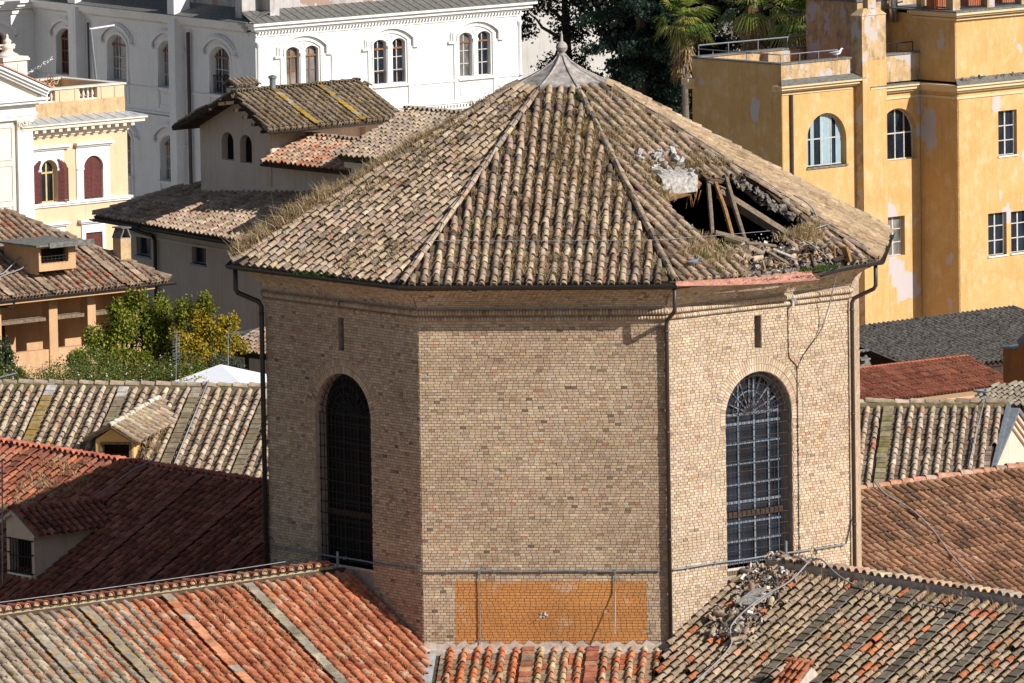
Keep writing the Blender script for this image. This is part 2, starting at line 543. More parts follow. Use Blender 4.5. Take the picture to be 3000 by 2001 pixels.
def merged(name, insts, mat, parent, kind='stuff'):
    """join instances (key, 4x4, rgba) into one mesh"""
    if not insts:
        return None
    off = np.array(WLOC[parent]) if parent is not None else np.zeros(3)
    Vs, Qs, Ss, Cs = [], [], [], []
    base = 0
    by = {}
    for k, m, c in insts:
        by.setdefault(k, []).append((m, c))
    for k, lst in by.items():
        v, q, sm = TEMPL[k]
        ms = np.array([a for a, _ in lst])
        cs = np.array([b for _, b in lst])
        W = np.einsum('nij,vj->nvi', ms[:, :3, :3], v) + ms[:, None, :3, 3] - off
        n, nv = len(lst), len(v)
        Vs.append(W.reshape(-1, 3))
        Qs.append((q[None] + (np.arange(n) * nv)[:, None, None] + base).reshape(-1, 4))
        Ss.append(np.tile(sm, n))
        Cs.append(np.repeat(cs, nv, 0))
        base += n * nv
    me = quadmesh(name, np.concatenate(Vs), np.concatenate(Qs), np.concatenate(Ss), mat, np.concatenate(Cs))
    o = bpy.data.objects.new(name, me)
    COL.objects.link(o)
    if parent is not None:
        o.parent = parent
        WLOC[o] = WLOC[parent]
    if kind:
        o['kind'] = kind
    return o

def inst_objects(name, insts, mat, parent):
    off = WLOC[parent] if parent is not None else Vector((0, 0, 0))
    out = []
    for k, m, c in insts:
        key = (k, mat.name)
        if key not in TEMPL_ME:
            v, q, sm = TEMPL[k]
            TEMPL_ME[key] = quadmesh(name, v, q, sm, mat)
        o = bpy.data.objects.new(name, TEMPL_ME[key])
        COL.objects.link(o)
        o.parent = parent
        mm = Matrix([list(r) for r in m])
        mm.translation -= off
        o.matrix_basis = mm
        o.color = tuple(c)
        out.append(o)
    return out

def reg(key, verts, quads, smooth):
    TEMPL[key] = (np.array(verts, dtype=float), np.array(quads, dtype=int), np.array(smooth, dtype=bool))

def make_coppo(key, r1, r0, L, th, seg, rng, flat=0.85):
    """barrel tile: y runs up the slope, lower (wide) end at -y"""
    v, q, sm = [], [], []
    def arc(r, y, dy=0.0, jit=0.0):
        st = len(v)
        for i in range(seg + 1):
            a = math.pi * i / seg
            v.append((-r * math.cos(a), y + rng.uniform(-jit, jit), r * flat * math.sin(a)))
        return st
    a = arc(r1, -L / 2, jit=0.006); b = arc(r0, L / 2)
    for i in range(seg):
        q.append((a + i, a + i + 1, b + i + 1, b + i)); sm.append(True)
    c = arc(r1, -L / 2); d = arc(r1 - th, -L / 2)
    for j in range(seg + 1):
        v[c + j] = v[a + j]
    for i in range(seg):
        q.append((c + i + 1, c + i, d + i, d + i + 1)); sm.append(False)
    e = arc(r1 - th, -L / 2); f = arc(r1 * 0.9 - th, -L / 2 + 0.14)
    for i in range(seg):
        q.append((e + i + 1, e + i, f + i, f + i + 1)); sm.append(True)
    reg(key, v, q, sm)

_rg = random.Random(4)
for i in range(4):
    make_coppo('coppo%d' % i, 0.094, 0.076, 0.38, 0.022, 6, _rg, 1.16 + 0.06 * (i - 1.5))
    make_coppo('longcoppo%d' % i, 0.090, 0.078, 0.50, 0.016, 6, _rg, 1.0 + 0.05 * (i - 1.5))
# unit box, 5 and 6 sided; box centred in x,y; z from 0 to 1
_bv = [(-.5, -.5, 0), (.5, -.5, 0), (.5, .5, 0), (-.5, .5, 0), (-.5, -.5, 1), (.5, -.5, 1), (.5, .5, 1), (-.5, .5, 1)]
_bq = [(4, 5, 6, 7), (0, 1, 5, 4), (1, 2, 6, 5), (2, 3, 7, 6), (3, 0, 4, 7)]
reg('brick', _bv, _bq, [False] * 5)
reg('block', _bv, _bq + [(0, 3, 2, 1)], [False] * 6)
# weathered brick: eased arrises so its face is not a perfect rectangle
for i in range(3):
    e = 0.06
    f = [(x * (1 - e * _rg.uniform(0.4, 1.6)), y * (1 - 1.6 * e * _rg.uniform(0.4, 1.6)), 1.0) for x, y in ((-.5, -.5), (.5, -.5), (.5, .5), (-.5, .5))]
    g = [(x, y, 0.72) for x, y in ((-.5, -.5), (.5, -.5), (.5, .5), (-.5, .5))]
    h = [(x, y, 0.0) for x, y in ((-.5, -.5), (.5, -.5), (.5, .5), (-.5, .5))]
    qs = [(0, 1, 2, 3)] + [(4 + k, 4 + (k + 1) % 4, (k + 1) % 4, k) for k in range(4)] + [(8 + k, 8 + (k + 1) % 4, 4 + (k + 1) % 4, 4 + k) for k in range(4)]
    reg('wbrick%d' % i, f + g + h, qs, [False] * 9)
# rounded nose brick: x along the course, half cylinder bulging in z
_v, _q = [], []
for x in (-.5, .5):
    for k in range(6):
        a = math.pi * k / 5
        _v.append((x, -.5 * math.cos(a), math.sin(a)))
for k in range(5):
    _q.append((k, 6 + k, 6 + k + 1, k + 1))
_q += [(0, 1, 2, 3), (0, 3, 4, 5), (9, 8, 7, 6), (11, 10, 9, 6)]
reg('nose', _v, _q, [True] * 5 + [False] * 4)

def cam_px(P):
    d = np.array(P) - np.array(CAM_P)
    X, Y, Z = d @ np.array(_x), d @ np.array(_y), d @ np.array(_f)
    return 512 + X / Z * FPX * 1024 / 3000, 341.5 - Y / Z * FPX * 1024 / 3000, Z

def inpoly(u, w, poly):
    c = False
    n = len(poly)
    j = n - 1
    for i in range(n):
        (xi, yi), (xj, yj) = poly[i], poly[j]
        if (yi > w) != (yj > w) and u < (xj - xi) * (w - yi) / (yj - yi) + xi:
            c = not c
        j = i
    return c

def mat4(X, Y, Z, T):
    m = np.eye(4)
    m[:3, 0], m[:3, 1], m[:3, 2], m[:3, 3] = X, Y, Z, T
    return m

def split_show(insts, n, occl=None):
    """the n instances that show largest in the frame, and the rest"""
    sc = []
    for i, (k, m, c) in enumerate(insts):
        x, y, z = cam_px(m[:3, 3])
        s = -z
        if x < 2 or x > 1022 or y < 2 or y > 681:
            s -= 1e5
        if occl and occl(m[:3, 3]):
            s -= 1e5
        sc.append((s, i))
    sc.sort(reverse=True)
    top = {i for s, i in sc[:n] if s > -1e4}
    return [insts[i] for i in sorted(top)], [q for i, q in enumerate(insts) if i not in top]

def lay(roof, S, poly, colf, dx=0.30, dy=0.26, u0=0.0, strips=None, holes=(), kind='coppo', pan=0.19, seed=1, nobj=300,
        jit=1.0, double=True, scale=0.87, skip=0.0, occl=None, tmin=None, name='roof_tile', panlift=0.0):
    """lay rows of tiles on the slope S inside poly; colf(u, run, rng, what) -> rgba (a = lichen)"""
    rng = random.Random(seed)
    us = [p[0] for p in poly]; rs = [p[1] for p in poly]
    t1 = max(rs) / S.cs
    t0 = min(rs) / S.cs
    cop, pans = [], []
    c0 = int(math.floor((min(us) - u0) / dx)); c1 = int(math.ceil((max(us) - u0) / dx))
    rows = int((t1 - t0) / dy) + 1
    U, D, N = np.array(S.U), np.array(S.D), np.array(S.N)
    for ci in range(c0, c1 + 1):
        isstrip = strips(ci) if strips else False
        wob = rng.uniform(-0.012, 0.012) * jit
        for k in range(rows + 1):
            t = t1 - dy * (k + 0.5)
            run = t * S.cs
            for what in ('pan', 'top'):
                u = u0 + ci * dx + (dx / 2 if what == 'pan' else 0)
                if not inpoly(u, run, poly) or any(inpoly(u, run, h) for h in holes):
                    continue
                if what == 'pan':  # most pan palettes are darkened to hold the shade between tile rows
                    if pan <= 0:
                        continue
                    tl = 0.10 + rng.uniform(-0.02, 0.02) * jit
                    Y = -D * math.cos(tl) - N * math.sin(tl)
                    Z = np.cross(U, Y)
                    p = np.array(S(u, run + rng.uniform(-.02, .02) * jit, 0.0 + panlift))
                    sx, sy = (pan + rng.uniform(-.01, .01)) * scale, dy * 1.25
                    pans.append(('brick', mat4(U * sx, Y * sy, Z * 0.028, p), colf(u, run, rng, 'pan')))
                    continue
                if rng.random() < skip:
                    continue
                a = rng.gauss(0, 0.028) * jit
                tl = 0.098 + rng.gauss(0, 0.014) * jit
                X = U * math.cos(a) - D * math.sin(a)
                Y0 = -D * math.cos(a) - U * math.sin(a)
                Y = Y0 * math.cos(tl) - N * math.sin(tl)
                Z = np.cross(X, Y)
                p = np.array(S(u + wob + rng.gauss(0, 0.007) * jit, run + rng.gauss(0, 0.016) * jit, 0.034 + rng.gauss(0, 0.004) * jit))
                if isstrip:
                    tl = 0.09
                    Y = -D * math.cos(tl) - N * math.sin(tl)
                    Z = np.cross(U, Y)
                    cop.append(('block', mat4(U * (dx * 0.92), Y * (dy * 1.2), Z * 0.03, p + N * 0.055), colf(u, run, rng, 'strip')))
                else:
                    key = '%s%d' % (kind, rng.randrange(4))
                    s = scale * rng.uniform(0.95, 1.05)
                    cop.append((key, mat4(X * s, Y * (dy / 0.26 if kind == 'coppo' else dy / 0.39), Z * s, p), colf(u, run, rng, 'top')))
                    if double and k == 0:
                        q = np.array(S(u + wob, run + 0.012, -0.012))
                        cop.append((key, mat4(X * s, -D, N * s, q + N * 0.005), colf(u, run, rng, 'top')))
                        cop.append((key, mat4(X * s, -D, N * s, q - N * 0.028), colf(u, run, rng, 'top')))
    top, rest = split_show(cop, nobj, occl)
    inst_objects(name, top, TILE_O, roof)
    merged('roof_tiles', rest, TILE_A, roof)
    merged('pan_tiles', pans, TILE_A, roof)

def pick(rng, pal, var=0.12):
    t = rng.random() * sum(w for w, _ in pal)
    for w, c in pal:
        t -= w
        if t <= 0:
            break
    f = 1 + rng.gauss(0, var)
    f = max(0.6, min(1.4, f))
    return (c[0] * f, c[1] * f * (1 + rng.gauss(0, 0.02)), c[2] * f * (1 + rng.gauss(0, 0.04)))

def row_caps(roof, S_line, a, b, axis, dx, colf, seed, name='ridge_tile', scale=1.0, up=0.0, tilt=0.0, alongside=False, limit=120):
    """ridge tiles: along the line a-b; alongside=True lays them end to end, otherwise across with their mouth towards axis"""
    rng = random.Random(seed)
    a, b, axis = Vector(a), Vector(b), Vector(axis).normalized()
    d = b - a
    n = int(d.length / dx)
    d.normalize()
    out = []
    for i in range(n):
        p = a + d * (dx * (i + 0.5)) + Vector((0, 0, up + rng.gauss(0, 0.006)))
        yv = d if alongside else -axis
        yv = (yv + Vector((rng.gauss(0, .03), rng.gauss(0, .03), rng.gauss(0, .02) - (0.06 if alongside else tilt)))).normalized()
        xv = yv.cross(Vector((0, 0, 1))).normalized()
        zv = xv.cross(yv)
        s = scale * rng.uniform(0.94, 1.06)
        out.append(('coppo%d' % rng.randrange(4), mat4(np.array(xv) * s, np.array(yv) * (dx / 0.27 if alongside else s), np.array(zv) * s, np.array(p)), colf(i, 0, rng, 'ridge')))
    top, rest = split_show(out, limit)
    inst_objects(name, top, TILE_O, roof)
    merged(name + 's', rest, TILE_A, roof)

def arch(uc, hw, z0, zs, rise, seg=10):
    """opening: rectangle up to zs, then an arch of the given rise (= hw for a half circle)"""
    pts = [(uc - hw, z0), (uc + hw, z0)]
    if rise <= 0:
        return pts + [(uc + hw, zs), (uc - hw, zs)]
    rad = (hw * hw + rise * rise) / (2 * rise)
    a0 = math.asin(min(1, hw / rad)) if rise <= hw - 1e-6 else math.pi / 2
    for i in range(seg + 1):
        a = a0 - 2 * a0 * i / seg
        pts.append((uc + rad * math.sin(a), zs + rise - rad + rad * math.cos(a)))
    return pts

def topz(poly, u):
    zz = []
    n = len(poly)
    for i in range(n):
        (a, b), (c, d) = poly[i], poly[(i + 1) % n]
        if (a <= u <= c or c <= u <= a) and abs(a - c) > 1e-6:
            zz.append(b + (d - b) * (u - a) / (c - a))
    return max(zz) if zz else poly[0][1]

def window(root, fr, poly, n, frame='whiteframe', pane='glass', mull=(), bars=(), fw=0.05, bw=0.03, name='window'):
    """window set at depth n behind the wall face: frame round the opening, mullions at u, bars at z; the pane is a sub-part"""
    mb = MB()
    P = lambda a, b, k: fr(a, k, b)
    mb.band(P, poly, fw, n - 0.02, n + 0.04, closed=True)
    us = [p[0] for p in poly]
    z0 = min(p[1] for p in poly)
    for u, w in mull:
        mb.box(fr, u - w / 2, u + w / 2, n - 0.015, n + 0.03, z0, topz(poly, u) - 0.005)
    for z, w in bars:
        lo, hi = min(us) + 0.01, max(us) - 0.01
        k = 0
        while k < 40 and topz(poly, lo + k * 0.01) < z: k += 1
        mb.box(fr, lo + k * 0.01, hi - k * 0.01, n - 0.012, n + 0.026, z - w / 2, z + w / 2)
    w_ = mb.build(name, frame, root)
    pb = MB()
    pb.slab(P, poly, [], n - 0.025, n - 0.01)
    pb.build('pane', pane, w_)
    return w_

def louvre(mb_frame, mb_slat, fr, u0, u1, z0, z1, n, poly=None, step=0.05):
    """shutter leaf with slats; poly limits the arched top"""
    tz = lambda u: (topz(poly, u) if poly else z1)
    zt = min(tz(u0 + 0.01), tz(u1 - 0.01))
    w = 0.045
    mb_frame.box(fr, u0, u0 + w, n, n + 0.04, z0, tz(u0 + 0.01))
    mb_frame.box(fr, u1 - w, u1, n, n + 0.04, z0, tz(u1 - 0.01))
    mb_frame.box(fr, u0, u1, n, n + 0.04, z0, z0 + w)
    z = z0 + w + 0.02
    zm = max(tz(u0), tz(u1), tz((u0 + u1) / 2))
    while z < zm - 0.03:
        a, b = u0 + w, u1 - w
        while topz(poly, a) < z + 0.03 and a < b if poly else False: a += 0.01
        while topz(poly, b) < z + 0.03 and b > a if poly else False: b -= 0.01
        if b - a > 0.03:
            mb_slat.hexa([fr(a, n + 0.035, z), fr(b, n + 0.035, z), fr(b, n + 0.005, z + 0.035), fr(a, n + 0.005, z + 0.035),
                          fr(a, n + 0.038, z + 0.012), fr(b, n + 0.038, z + 0.012), fr(b, n + 0.008, z + 0.047), fr(a, n + 0.008, z + 0.047)])
        z += step

# ================================================================== GROUND
def sheet(name, x0, x1, y0, y1, z0, z1, mat):
    mb = MB()
    mb.hexa([(x0, y0, z0), (x1, y0, z0), (x1, y1, z0), (x0, y1, z0), (x0, y0, z1), (x1, y0, z1), (x1, y1, z1), (x0, y1, z1)])
    return mb.build(name, mat, kind='structure')
sheet('ground', -1500, 1500, -400, 2200, 3.0, 4.0, 'ground')
sheet('terrace', -60, 1.0, 32, 74, 4.004, 13.1, 'terrace')

# ================================================================== TOWER
TH = 5.082
S_ = 5.95
AP = S_ / 2 / math.tan(math.pi / 8)
HW = S_ / 2
EAVE_AP, EAVE_Z, APEX_Z = AP + 0.7452, 23.0, 27.7455
SLOPE = math.degrees(math.atan2(APEX_Z - EAVE_Z, EAVE_AP))
T22 = math.tan(math.pi / 8)
FACE_AZ = {'left': -45 - TH, 'front': -TH, 'right': 45 - TH, 'side': 90 - TH, 'farleft': -90 - TH}
def face_fr(az):
    a = R(az)
    return Fr((AP * math.sin(a), -AP * math.cos(a)), az)
def octring(mb, prof):
    vs, fs = [], []
    for off, z in prof:
        r = (AP + off) / math.cos(math.pi / 8)
        for k in range(8):
            a = R(-TH + 22.5 + 45 * k)
            vs.append((r * math.sin(a), -r * math.cos(a), z))
    for i in range(len(prof) - 1):
        for k in range(8):
            k2 = (k + 1) % 8
            fs.append((i * 8 + k, i * 8 + k2, (i + 1) * 8 + k2, (i + 1) * 8 + k))
    mb.add(vs, fs)

tower = thing('octagonal_tower', 'big octagonal brick tower with a hole broken in its tiled roof', 'tower', (0, 0, 4))

WIN = arch(0, 1.08, 15.75, 19.4, 1.08, 16)
SLIT = [(-0.11, 21.05), (0.11, 21.05), (0.11, 21.85), (-0.11, 21.85)]
wall = None
wb_ = MB()
for nm, az in list(FACE_AZ.items()) + [('b%d' % i, 135 - TH + 45 * i) for i in range(3)]:
    fr = face_fr(az)
    holes = [WIN, SLIT] if nm in ('left', 'right') else []
    wb_.slab(lambda a, b, k, fr=fr: fr(a, k, b), [(-HW, 4), (HW, 4), (HW, 22.9), (-HW, 22.9)], holes, -0.5, 0.0)
wall = wb_.build('wall', 'mortar', tower)
WLOC[wall] = WLOC[tower]

BRICK_PAL = [(50, (0.50, 0.375, 0.24)), (18, (0.53, 0.415, 0.28)), (14, (0.45, 0.32, 0.205)), (8, (0.44, 0.30, 0.20)), (5, (0.39, 0.30, 0.195)), (2.2, (0.28, 0.205, 0.135)), (0.6, (0.17, 0.13, 0.095)), (1.2, (0.44, 0.235, 0.14))]
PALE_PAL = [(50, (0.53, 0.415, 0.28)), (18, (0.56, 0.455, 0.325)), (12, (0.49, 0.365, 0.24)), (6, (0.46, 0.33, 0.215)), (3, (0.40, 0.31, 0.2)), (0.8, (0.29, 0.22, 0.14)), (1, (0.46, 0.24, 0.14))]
def brickcol(rng, pal=BRICK_PAL):
    c = pick(rng, pal, 0.075)
    return (c[0] * 1.07, c[1] * 1.11, c[2] * 1.22, 0.0)
def blay_brick(lst, fr, u, z, w, h, rng, n=0.0, depth=0.014, rot=0.0, col=None):
    U, Zv, N = np.array(fr.U), np.array((0, 0, 1.0)), np.array(fr.N)
    c, s = math.cos(rot), math.sin(rot)
    X = U * c + Zv * s
    Y = Zv * c - U * s
    lst.append(('wbrick%d' % rng.randrange(3), mat4(X * w, Y * h, N * depth, np.array(fr(u, n, z))), col or brickcol(rng)))

allb = []
CH = 0.0688
RO = 1.08 + 0.36
for nm, z_lo in (('left', 13.2), ('front', 13.6), ('right', 13.2), ('side', 13.4)):
    rng = random.Random(nm)
    fr = face_fr(FACE_AZ[nm])
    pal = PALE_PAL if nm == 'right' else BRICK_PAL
    z = z_lo
    row = 0
    while z < 21.95:
        zc = z + CH / 2
        u = -HW + 0.004 - (0.07 if row % 2 else 0) - rng.uniform(0, 0.012)
        while u < HW - 0.02:
            w = 0.128 if rng.random() < 0.95 else 0.21
            w *= rng.uniform(0.95, 1.05)
            a, b = max(u, -HW + 0.004), min(u + w, HW - 0.004)
            u += w + 0.012
            blk = []
            if nm in ('left', 'right'):
                if zc < 19.15: blk.append(1.085)
                elif zc < 19.4 + RO:
                    blk.append(math.sqrt(max(0, RO * RO - max(0, zc - 19.4) ** 2)) if zc > 19.15 else 1.085)
                if 21.04 < zc < 21.87: blk.append(0.115)
            if nm == 'front' and zc < 14.13 + 0.07 * math.sin(u * 3.1) + 0.05 * math.sin(u * 7.7):
                continue
            bad = False
            for q in blk:
                if a < q and b > -q:
                    if a < -q: b = -q - 0.004
                    elif b > q: a = q + 0.004
                    else: bad = True
            if bad or b - a < 0.02 or rng.random() < 0.0012:
                continue
            hh, dd = CH - 0.0115 * rng.uniform(0.8, 1.25), 0.019 * rng.uniform(0.8, 1.12)
            spans = [(a, b)]
            if nm == 'front' and 14.12 < zc < 15.66:        # the painted edge runs straight across the bricks
                for e in (-2.20, 2.44):
                    spans = [q for (p, r) in spans for q in (((p, e), (e, r)) if p < e < r else ((p, r),))]
            for p, q in spans:
                col = brickcol(rng, pal)
                if nm == 'front' and -2.20 <= (p + q) / 2 <= 2.44 and 14.12 < zc < 15.66:
                    f = rng.uniform(0.93, 1.05)
                    col = (0.575 * f, 0.27 * f, 0.092 * f, 0)
                blay_brick(allb, fr, (p + q) / 2, zc - 0.001, q - p, hh, rng, 0.0, dd, 0, col)
        z += CH
        row += 1
    if nm in ('left', 'right'):
        for ring, (ra, rb) in enumerate(((1.085, 1.255), (1.263, 1.43))):
            a = -9.0
            st = math.degrees(0.077 / ((ra + rb) / 2))
            while a < 189:
                th = R(a + st / 2)
                rr = (ra + rb) / 2
                blay_brick(allb, fr, rr * math.cos(th), 19.4 + rr * math.sin(th), 0.066, rb - ra - 0.006, rng, 0.0, 0.015, th - math.pi / 2, brickcol(rng, pal))
                a += st
        if nm == 'right':
            for i in range(27):
                blay_brick(allb, fr, -1.05 + i * 0.08, 15.66, 0.068, 0.16, rng, 0.0, 0.014, 0, (0.20, 0.15, 0.10, 0))
# bricks of the front face show largest: they are single parts
top, rest = split_show(allb, 300, lambda p: p[2] < 14.2 or p[2] > 17.0 or not (-3.2 < p[0] < 1.9) or p[1] > -6.5)
inst_objects('brick', top, BRICK_O, wall)
merged('brickwork', rest, BRICK_A, wall)

# ---- cornice: two rolls of round-nosed bricks and a brick cove
cm = MB()
octring(cm, [(0.0, 21.9), (0.02, 21.99), (0.04, 22.0), (0.05, 22.28), (0.05, 22.34), (0.09, 22.45), (0.17, 22.58), (0.30, 22.70), (0.47, 22.80), (0.58, 22.84), (0.60, 22.93), (0.0, 22.93)])
cornice = cm.build('cornice', 'mortar', tower)
WLOC[cornice] = WLOC[tower]
nb = []
for nm in ('farleft', 'left', 'front', 'right', 'side'):
    fr = face_fr(FACE_AZ[nm])
    rng = random.Random('c' + nm)
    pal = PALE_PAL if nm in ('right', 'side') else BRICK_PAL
    U, Zv, N = np.array(fr.U), np.array((0, 0, 1.0)), np.array(fr.N)
    for zc, off, rad, hh in ((22.215, 0.055, 0.115, 0.145), (22.065, 0.045, 0.08, 0.11)):
        h = HW + (off + rad) * T22 - 0.01
        u = -h
        step = 0.074
        while u < h - 0.03:
            c = brickcol(rng, pal)
            nb.append(('nose', mat4(U * (step - 0.010), Zv * hh * rng.uniform(0.94, 1.04), N * rad * rng.uniform(0.94, 1.06), np.array(fr(u + step / 2, off, zc))), c))
            u += step
    cove = [(0.065, 22.36), (0.105, 22.45), (0.19, 22.575), (0.315, 22.685), (0.46, 22.77), (0.585, 22.825)]
    pts = []
    for i in range(len(cove) - 1):
        (o0, z0), (o1, z1) = cove[i], cove[i + 1]
        for t in (0.25, 0.75):
            pts.append((o0 + (o1 - o0) * t, z0 + (z1 - z0) * t, math.atan2(z1 - z0, o1 - o0), math.hypot(o1 - o0, z1 - z0) / 2))
    for r_, (o, z, ang, ln) in enumerate(pts):
        T = N * math.cos(ang) + Zv * math.sin(ang)
        Nn = N * math.sin(ang) - Zv * math.cos(ang)
        h = HW + o * T22 - 0.01
        u = -h - (0.06 if r_ % 2 else 0)
        while u < h - 0.03:
            a, b = max(u, -h), min(u + 0.107, h)
            u += 0.118
            if b - a < 0.03: continue
            nb.append(('brick', mat4(U * (b - a), T * (ln - 0.009), Nn * 0.012, np.array(fr((a + b) / 2, o, z)) + Nn * 0.012), brickcol(rng, pal)))
merged('cornice_brickwork', nb, BRICK_A, cornice)

# ---- roof: eight slopes with a hole in the right-hand one
HOLE = [(-1.05, -2.90), (-0.95, -3.35), (-0.45, -3.75), (0.1, -3.75), (0.55, -3.42), (1.2, -3.18), (1.5, -3.30), (1.8, -3.28), (2.0, -3.0), (2.1, -2.6), (2.12, -2.17), (2.28, -1.75), (2.25, -1.3), (2.05, -0.92), (1.6, -0.78), (1.3, -0.82), (0.9, -0.72), (0.5, -0.76), (0.1, -0.72), (-0.2, -0.86), (-0.6, -0.82), (-0.95, -0.95), (-1.12, -1.12), (-1.2, -1.5), (-1.35, -2.0), (-1.3, -2.5)]
BREAK = [(-0.95, 0.12), (-0.88, -0.30), (-0.7, -0.52), (0.0, -0.62), (0.9, -0.6), (1.6, -0.62), (2.15, -0.5), (2.38, -0.28), (2.25, 0.12)]
oroof_mb = MB()
SL = {}
for nm, az in list(FACE_AZ.items()) + [('b%d' % i, 135 - TH + 45 * i) for i in range(3)]:
    a = R(az)
    s = Slope((EAVE_AP * math.sin(a), -EAVE_AP * math.cos(a), EAVE_Z), az, SLOPE)
    SL[nm] = s
    w0, w1 = (EAVE_AP) * T22, (EAVE_AP - 6.9) * T22
    outer = [(-w0, 0.0), (w0, 0.0), (w1, -6.9), (-w1, -6.9)]
    if nm == 'right':
        # the eave edge itself is torn away between -0.95 and 2.3
        outer = [(-w0, 0.0), (-0.95, 0.0)] + BREAK[1:-1] + [(2.3, 0.0), (w0, 0.0), (w1, -6.9), (-w1, -6.9)]
        oroof_mb.slab(lambda u, w, n, s=s: s(u, w, n), outer, [HOLE], -0.14, -0.01)
    else:
        oroof_mb.slab(lambda u, w, n, s=s: s(u, w, n), outer, [], -0.14, -0.01)
oroof = oroof_mb.build('roof', 'deck', tower)
WLOC[oroof] = WLOC[tower]
fl = MB()
r_ = (AP - 0.5) / math.cos(math.pi / 8)
ring = [(r_ * math.sin(R(-TH + 22.5 + 45 * k)), -r_ * math.cos(R(-TH + 22.5 + 45 * k))) for k in range(8)]
fl.slab(lambda a, b, n: Vector((a, b, 22.0 + n)), ring, [], -0.1, 0.0)
for k in range(8):      # near-black lining of the loft walls, shade put into its colour
    a, b = ring[k], ring[(k + 1) % 8]
    fl.hexa([(a[0], a[1], 22.0), (b[0], b[1], 22.0), (b[0] * .98, b[1] * .98, 22.0), (a[0] * .98, a[1] * .98, 22.0),
             (a[0], a[1], 22.9), (b[0], b[1], 22.9), (b[0] * .98, b[1] * .98, 22.9), (a[0] * .98, a[1] * .98, 22.9)])
for nm, s in SL.items():      # near-black sheets under the tiles, loft shade put into their colour
    w0, w1 = (EAVE_AP - .9) * T22, (EAVE_AP - 7.0) * T22
    hl = [(u, r) for u, r in HOLE]
    out_ = [(-w0, -.9), (w0, -.9), (w1, -7.0), (-w1, -7.0)]
    if nm == 'right': continue
    fl.slab(lambda u, w, n, s=s: s(u, w, n), out_, [], -0.20, -0.16)
fl.build('loft', 'shadeblack', tower)

TP = [(40, (0.46, 0.355, 0.255)), (16, (0.51, 0.405, 0.295)), (13, (0.42, 0.30, 0.22)), (11, (0.375, 0.31, 0.24)), (6, (0.52, 0.415, 0.27)), (1.5, (0.43, 0.265, 0.185)), (7, (0.29, 0.23, 0.175)), (3, (0.19, 0.15, 0.12))]
PANP = [(30, (0.17, 0.128, 0.09)), (20, (0.12, 0.09, 0.065)), (8, (0.25, 0.19, 0.13)), (3, (0.22, 0.135, 0.09))]  # pan colours darkened, shade between the barrel rows put in
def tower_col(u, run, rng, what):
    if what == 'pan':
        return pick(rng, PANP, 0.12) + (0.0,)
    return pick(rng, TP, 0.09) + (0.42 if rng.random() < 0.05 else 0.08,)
def side_col(u, run, rng, what):
    return pick(rng, [(40, (0.46, 0.35, 0.22)), (20, (0.50, 0.385, 0.245)), (10, (0.42, 0.29, 0.19))], 0.10) + (0.5 if (u > 1.2 and rng.random() < 0.4) else 0.15,)
allrows = []
for nm, seed in (('front', 11), ('left', 12), ('right', 13), ('side', 14), ('farleft', 15)):
    s = SL[nm]
    w0, w1 = EAVE_AP * T22 - 0.16, (EAVE_AP - 6.75) * T22 - 0.16
    poly = [(-w0, 0.0), (w0, 0.0), (w1, -6.75), (-w1, -6.75)]
    def occl(p): return False
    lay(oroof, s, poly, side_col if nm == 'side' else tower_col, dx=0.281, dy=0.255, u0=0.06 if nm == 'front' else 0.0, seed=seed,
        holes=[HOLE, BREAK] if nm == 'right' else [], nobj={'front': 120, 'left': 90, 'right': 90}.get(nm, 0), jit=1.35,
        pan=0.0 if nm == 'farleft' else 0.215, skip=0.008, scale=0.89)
# hips
for i, (k, seed) in enumerate(((-67.5, 21), (-22.5, 22), (22.5, 23), (67.5, 24), (112.5, 25))):
    a = R(-TH + k)
    rb = EAVE_AP / math.cos(math.pi / 8)
    p0 = Vector((rb * math.sin(a), -rb * math.cos(a), EAVE_Z + 0.03))
    p1 = Vector((0, 0, APEX_Z + 0.03))
    q0 = p0 + (p1 - p0) * 0.005
    q1 = p0 + (p1 - p0) * 0.855
    row_caps(oroof, None, q0, q1, (0, 0, 1), 0.30, lambda i, r, rng, w: pick(rng, TP, 0.10) + (0.3 if rng.random() < .2 else 0.1,), seed, name='hip_tile', scale=0.95, alongside=True, limit=28)
    # lightning conductor strap lying along the hip
    if k in (-22.5, 22.5, 67.5):
        mb = MB()
        off = Vector((0, 0, 0.12))
        pts = [p0 + (p1 - p0) * t + off + Vector((0.02 * math.sin(t * 40), 0, 0.015 * math.sin(t * 23))) for t in [i / 24 for i in range(1, 21)]]
        side = Vector((math.cos(a), math.sin(a), 0)) * (0.06 if k < 0 else -0.04)
        mb.tube([p + side for p in pts], 0.010, 5)
        mb.build('lightning_strap', 'greymetal', tower, True)
# ring wire round the roof
mb = MB()
pts = []
for nm, r0, r1 in (('left', -1.15, -1.28), ('front', -1.28, -1.25), ('right', -1.25, -1.12)):
    s = SL[nm]
    for i in range(12):
        t = i / 11
        run = r0 + (r1 - r0) * t
        w = (EAVE_AP + run) * T22
        u = -w + 2 * w * t
        if nm == 'right' and u > 1.2: break
        pts.append(s(u, run, 0.17 - 0.02 * math.sin(t * math.pi)))
mb.tube(pts, 0.006, 5)
mb.build('ring_wire', 'cable', tower, True)
mb = MB()
s = SL['right']
mb.tube([s(1.9, -1.0, 0.2), s(2.4, -1.05, 0.25), s(2.75, -1.15, 0.2)], 0.018, 5)
mb.tube(sm([s(2.55, -1.45, 0.16), s(2.62, -1.7, 0.2), s(2.6, -2.0, 0.2), s(2.52, -2.25, 0.16)]), 0.02, 5)
mb.build('loose_conduit', 'cable', tower, True)

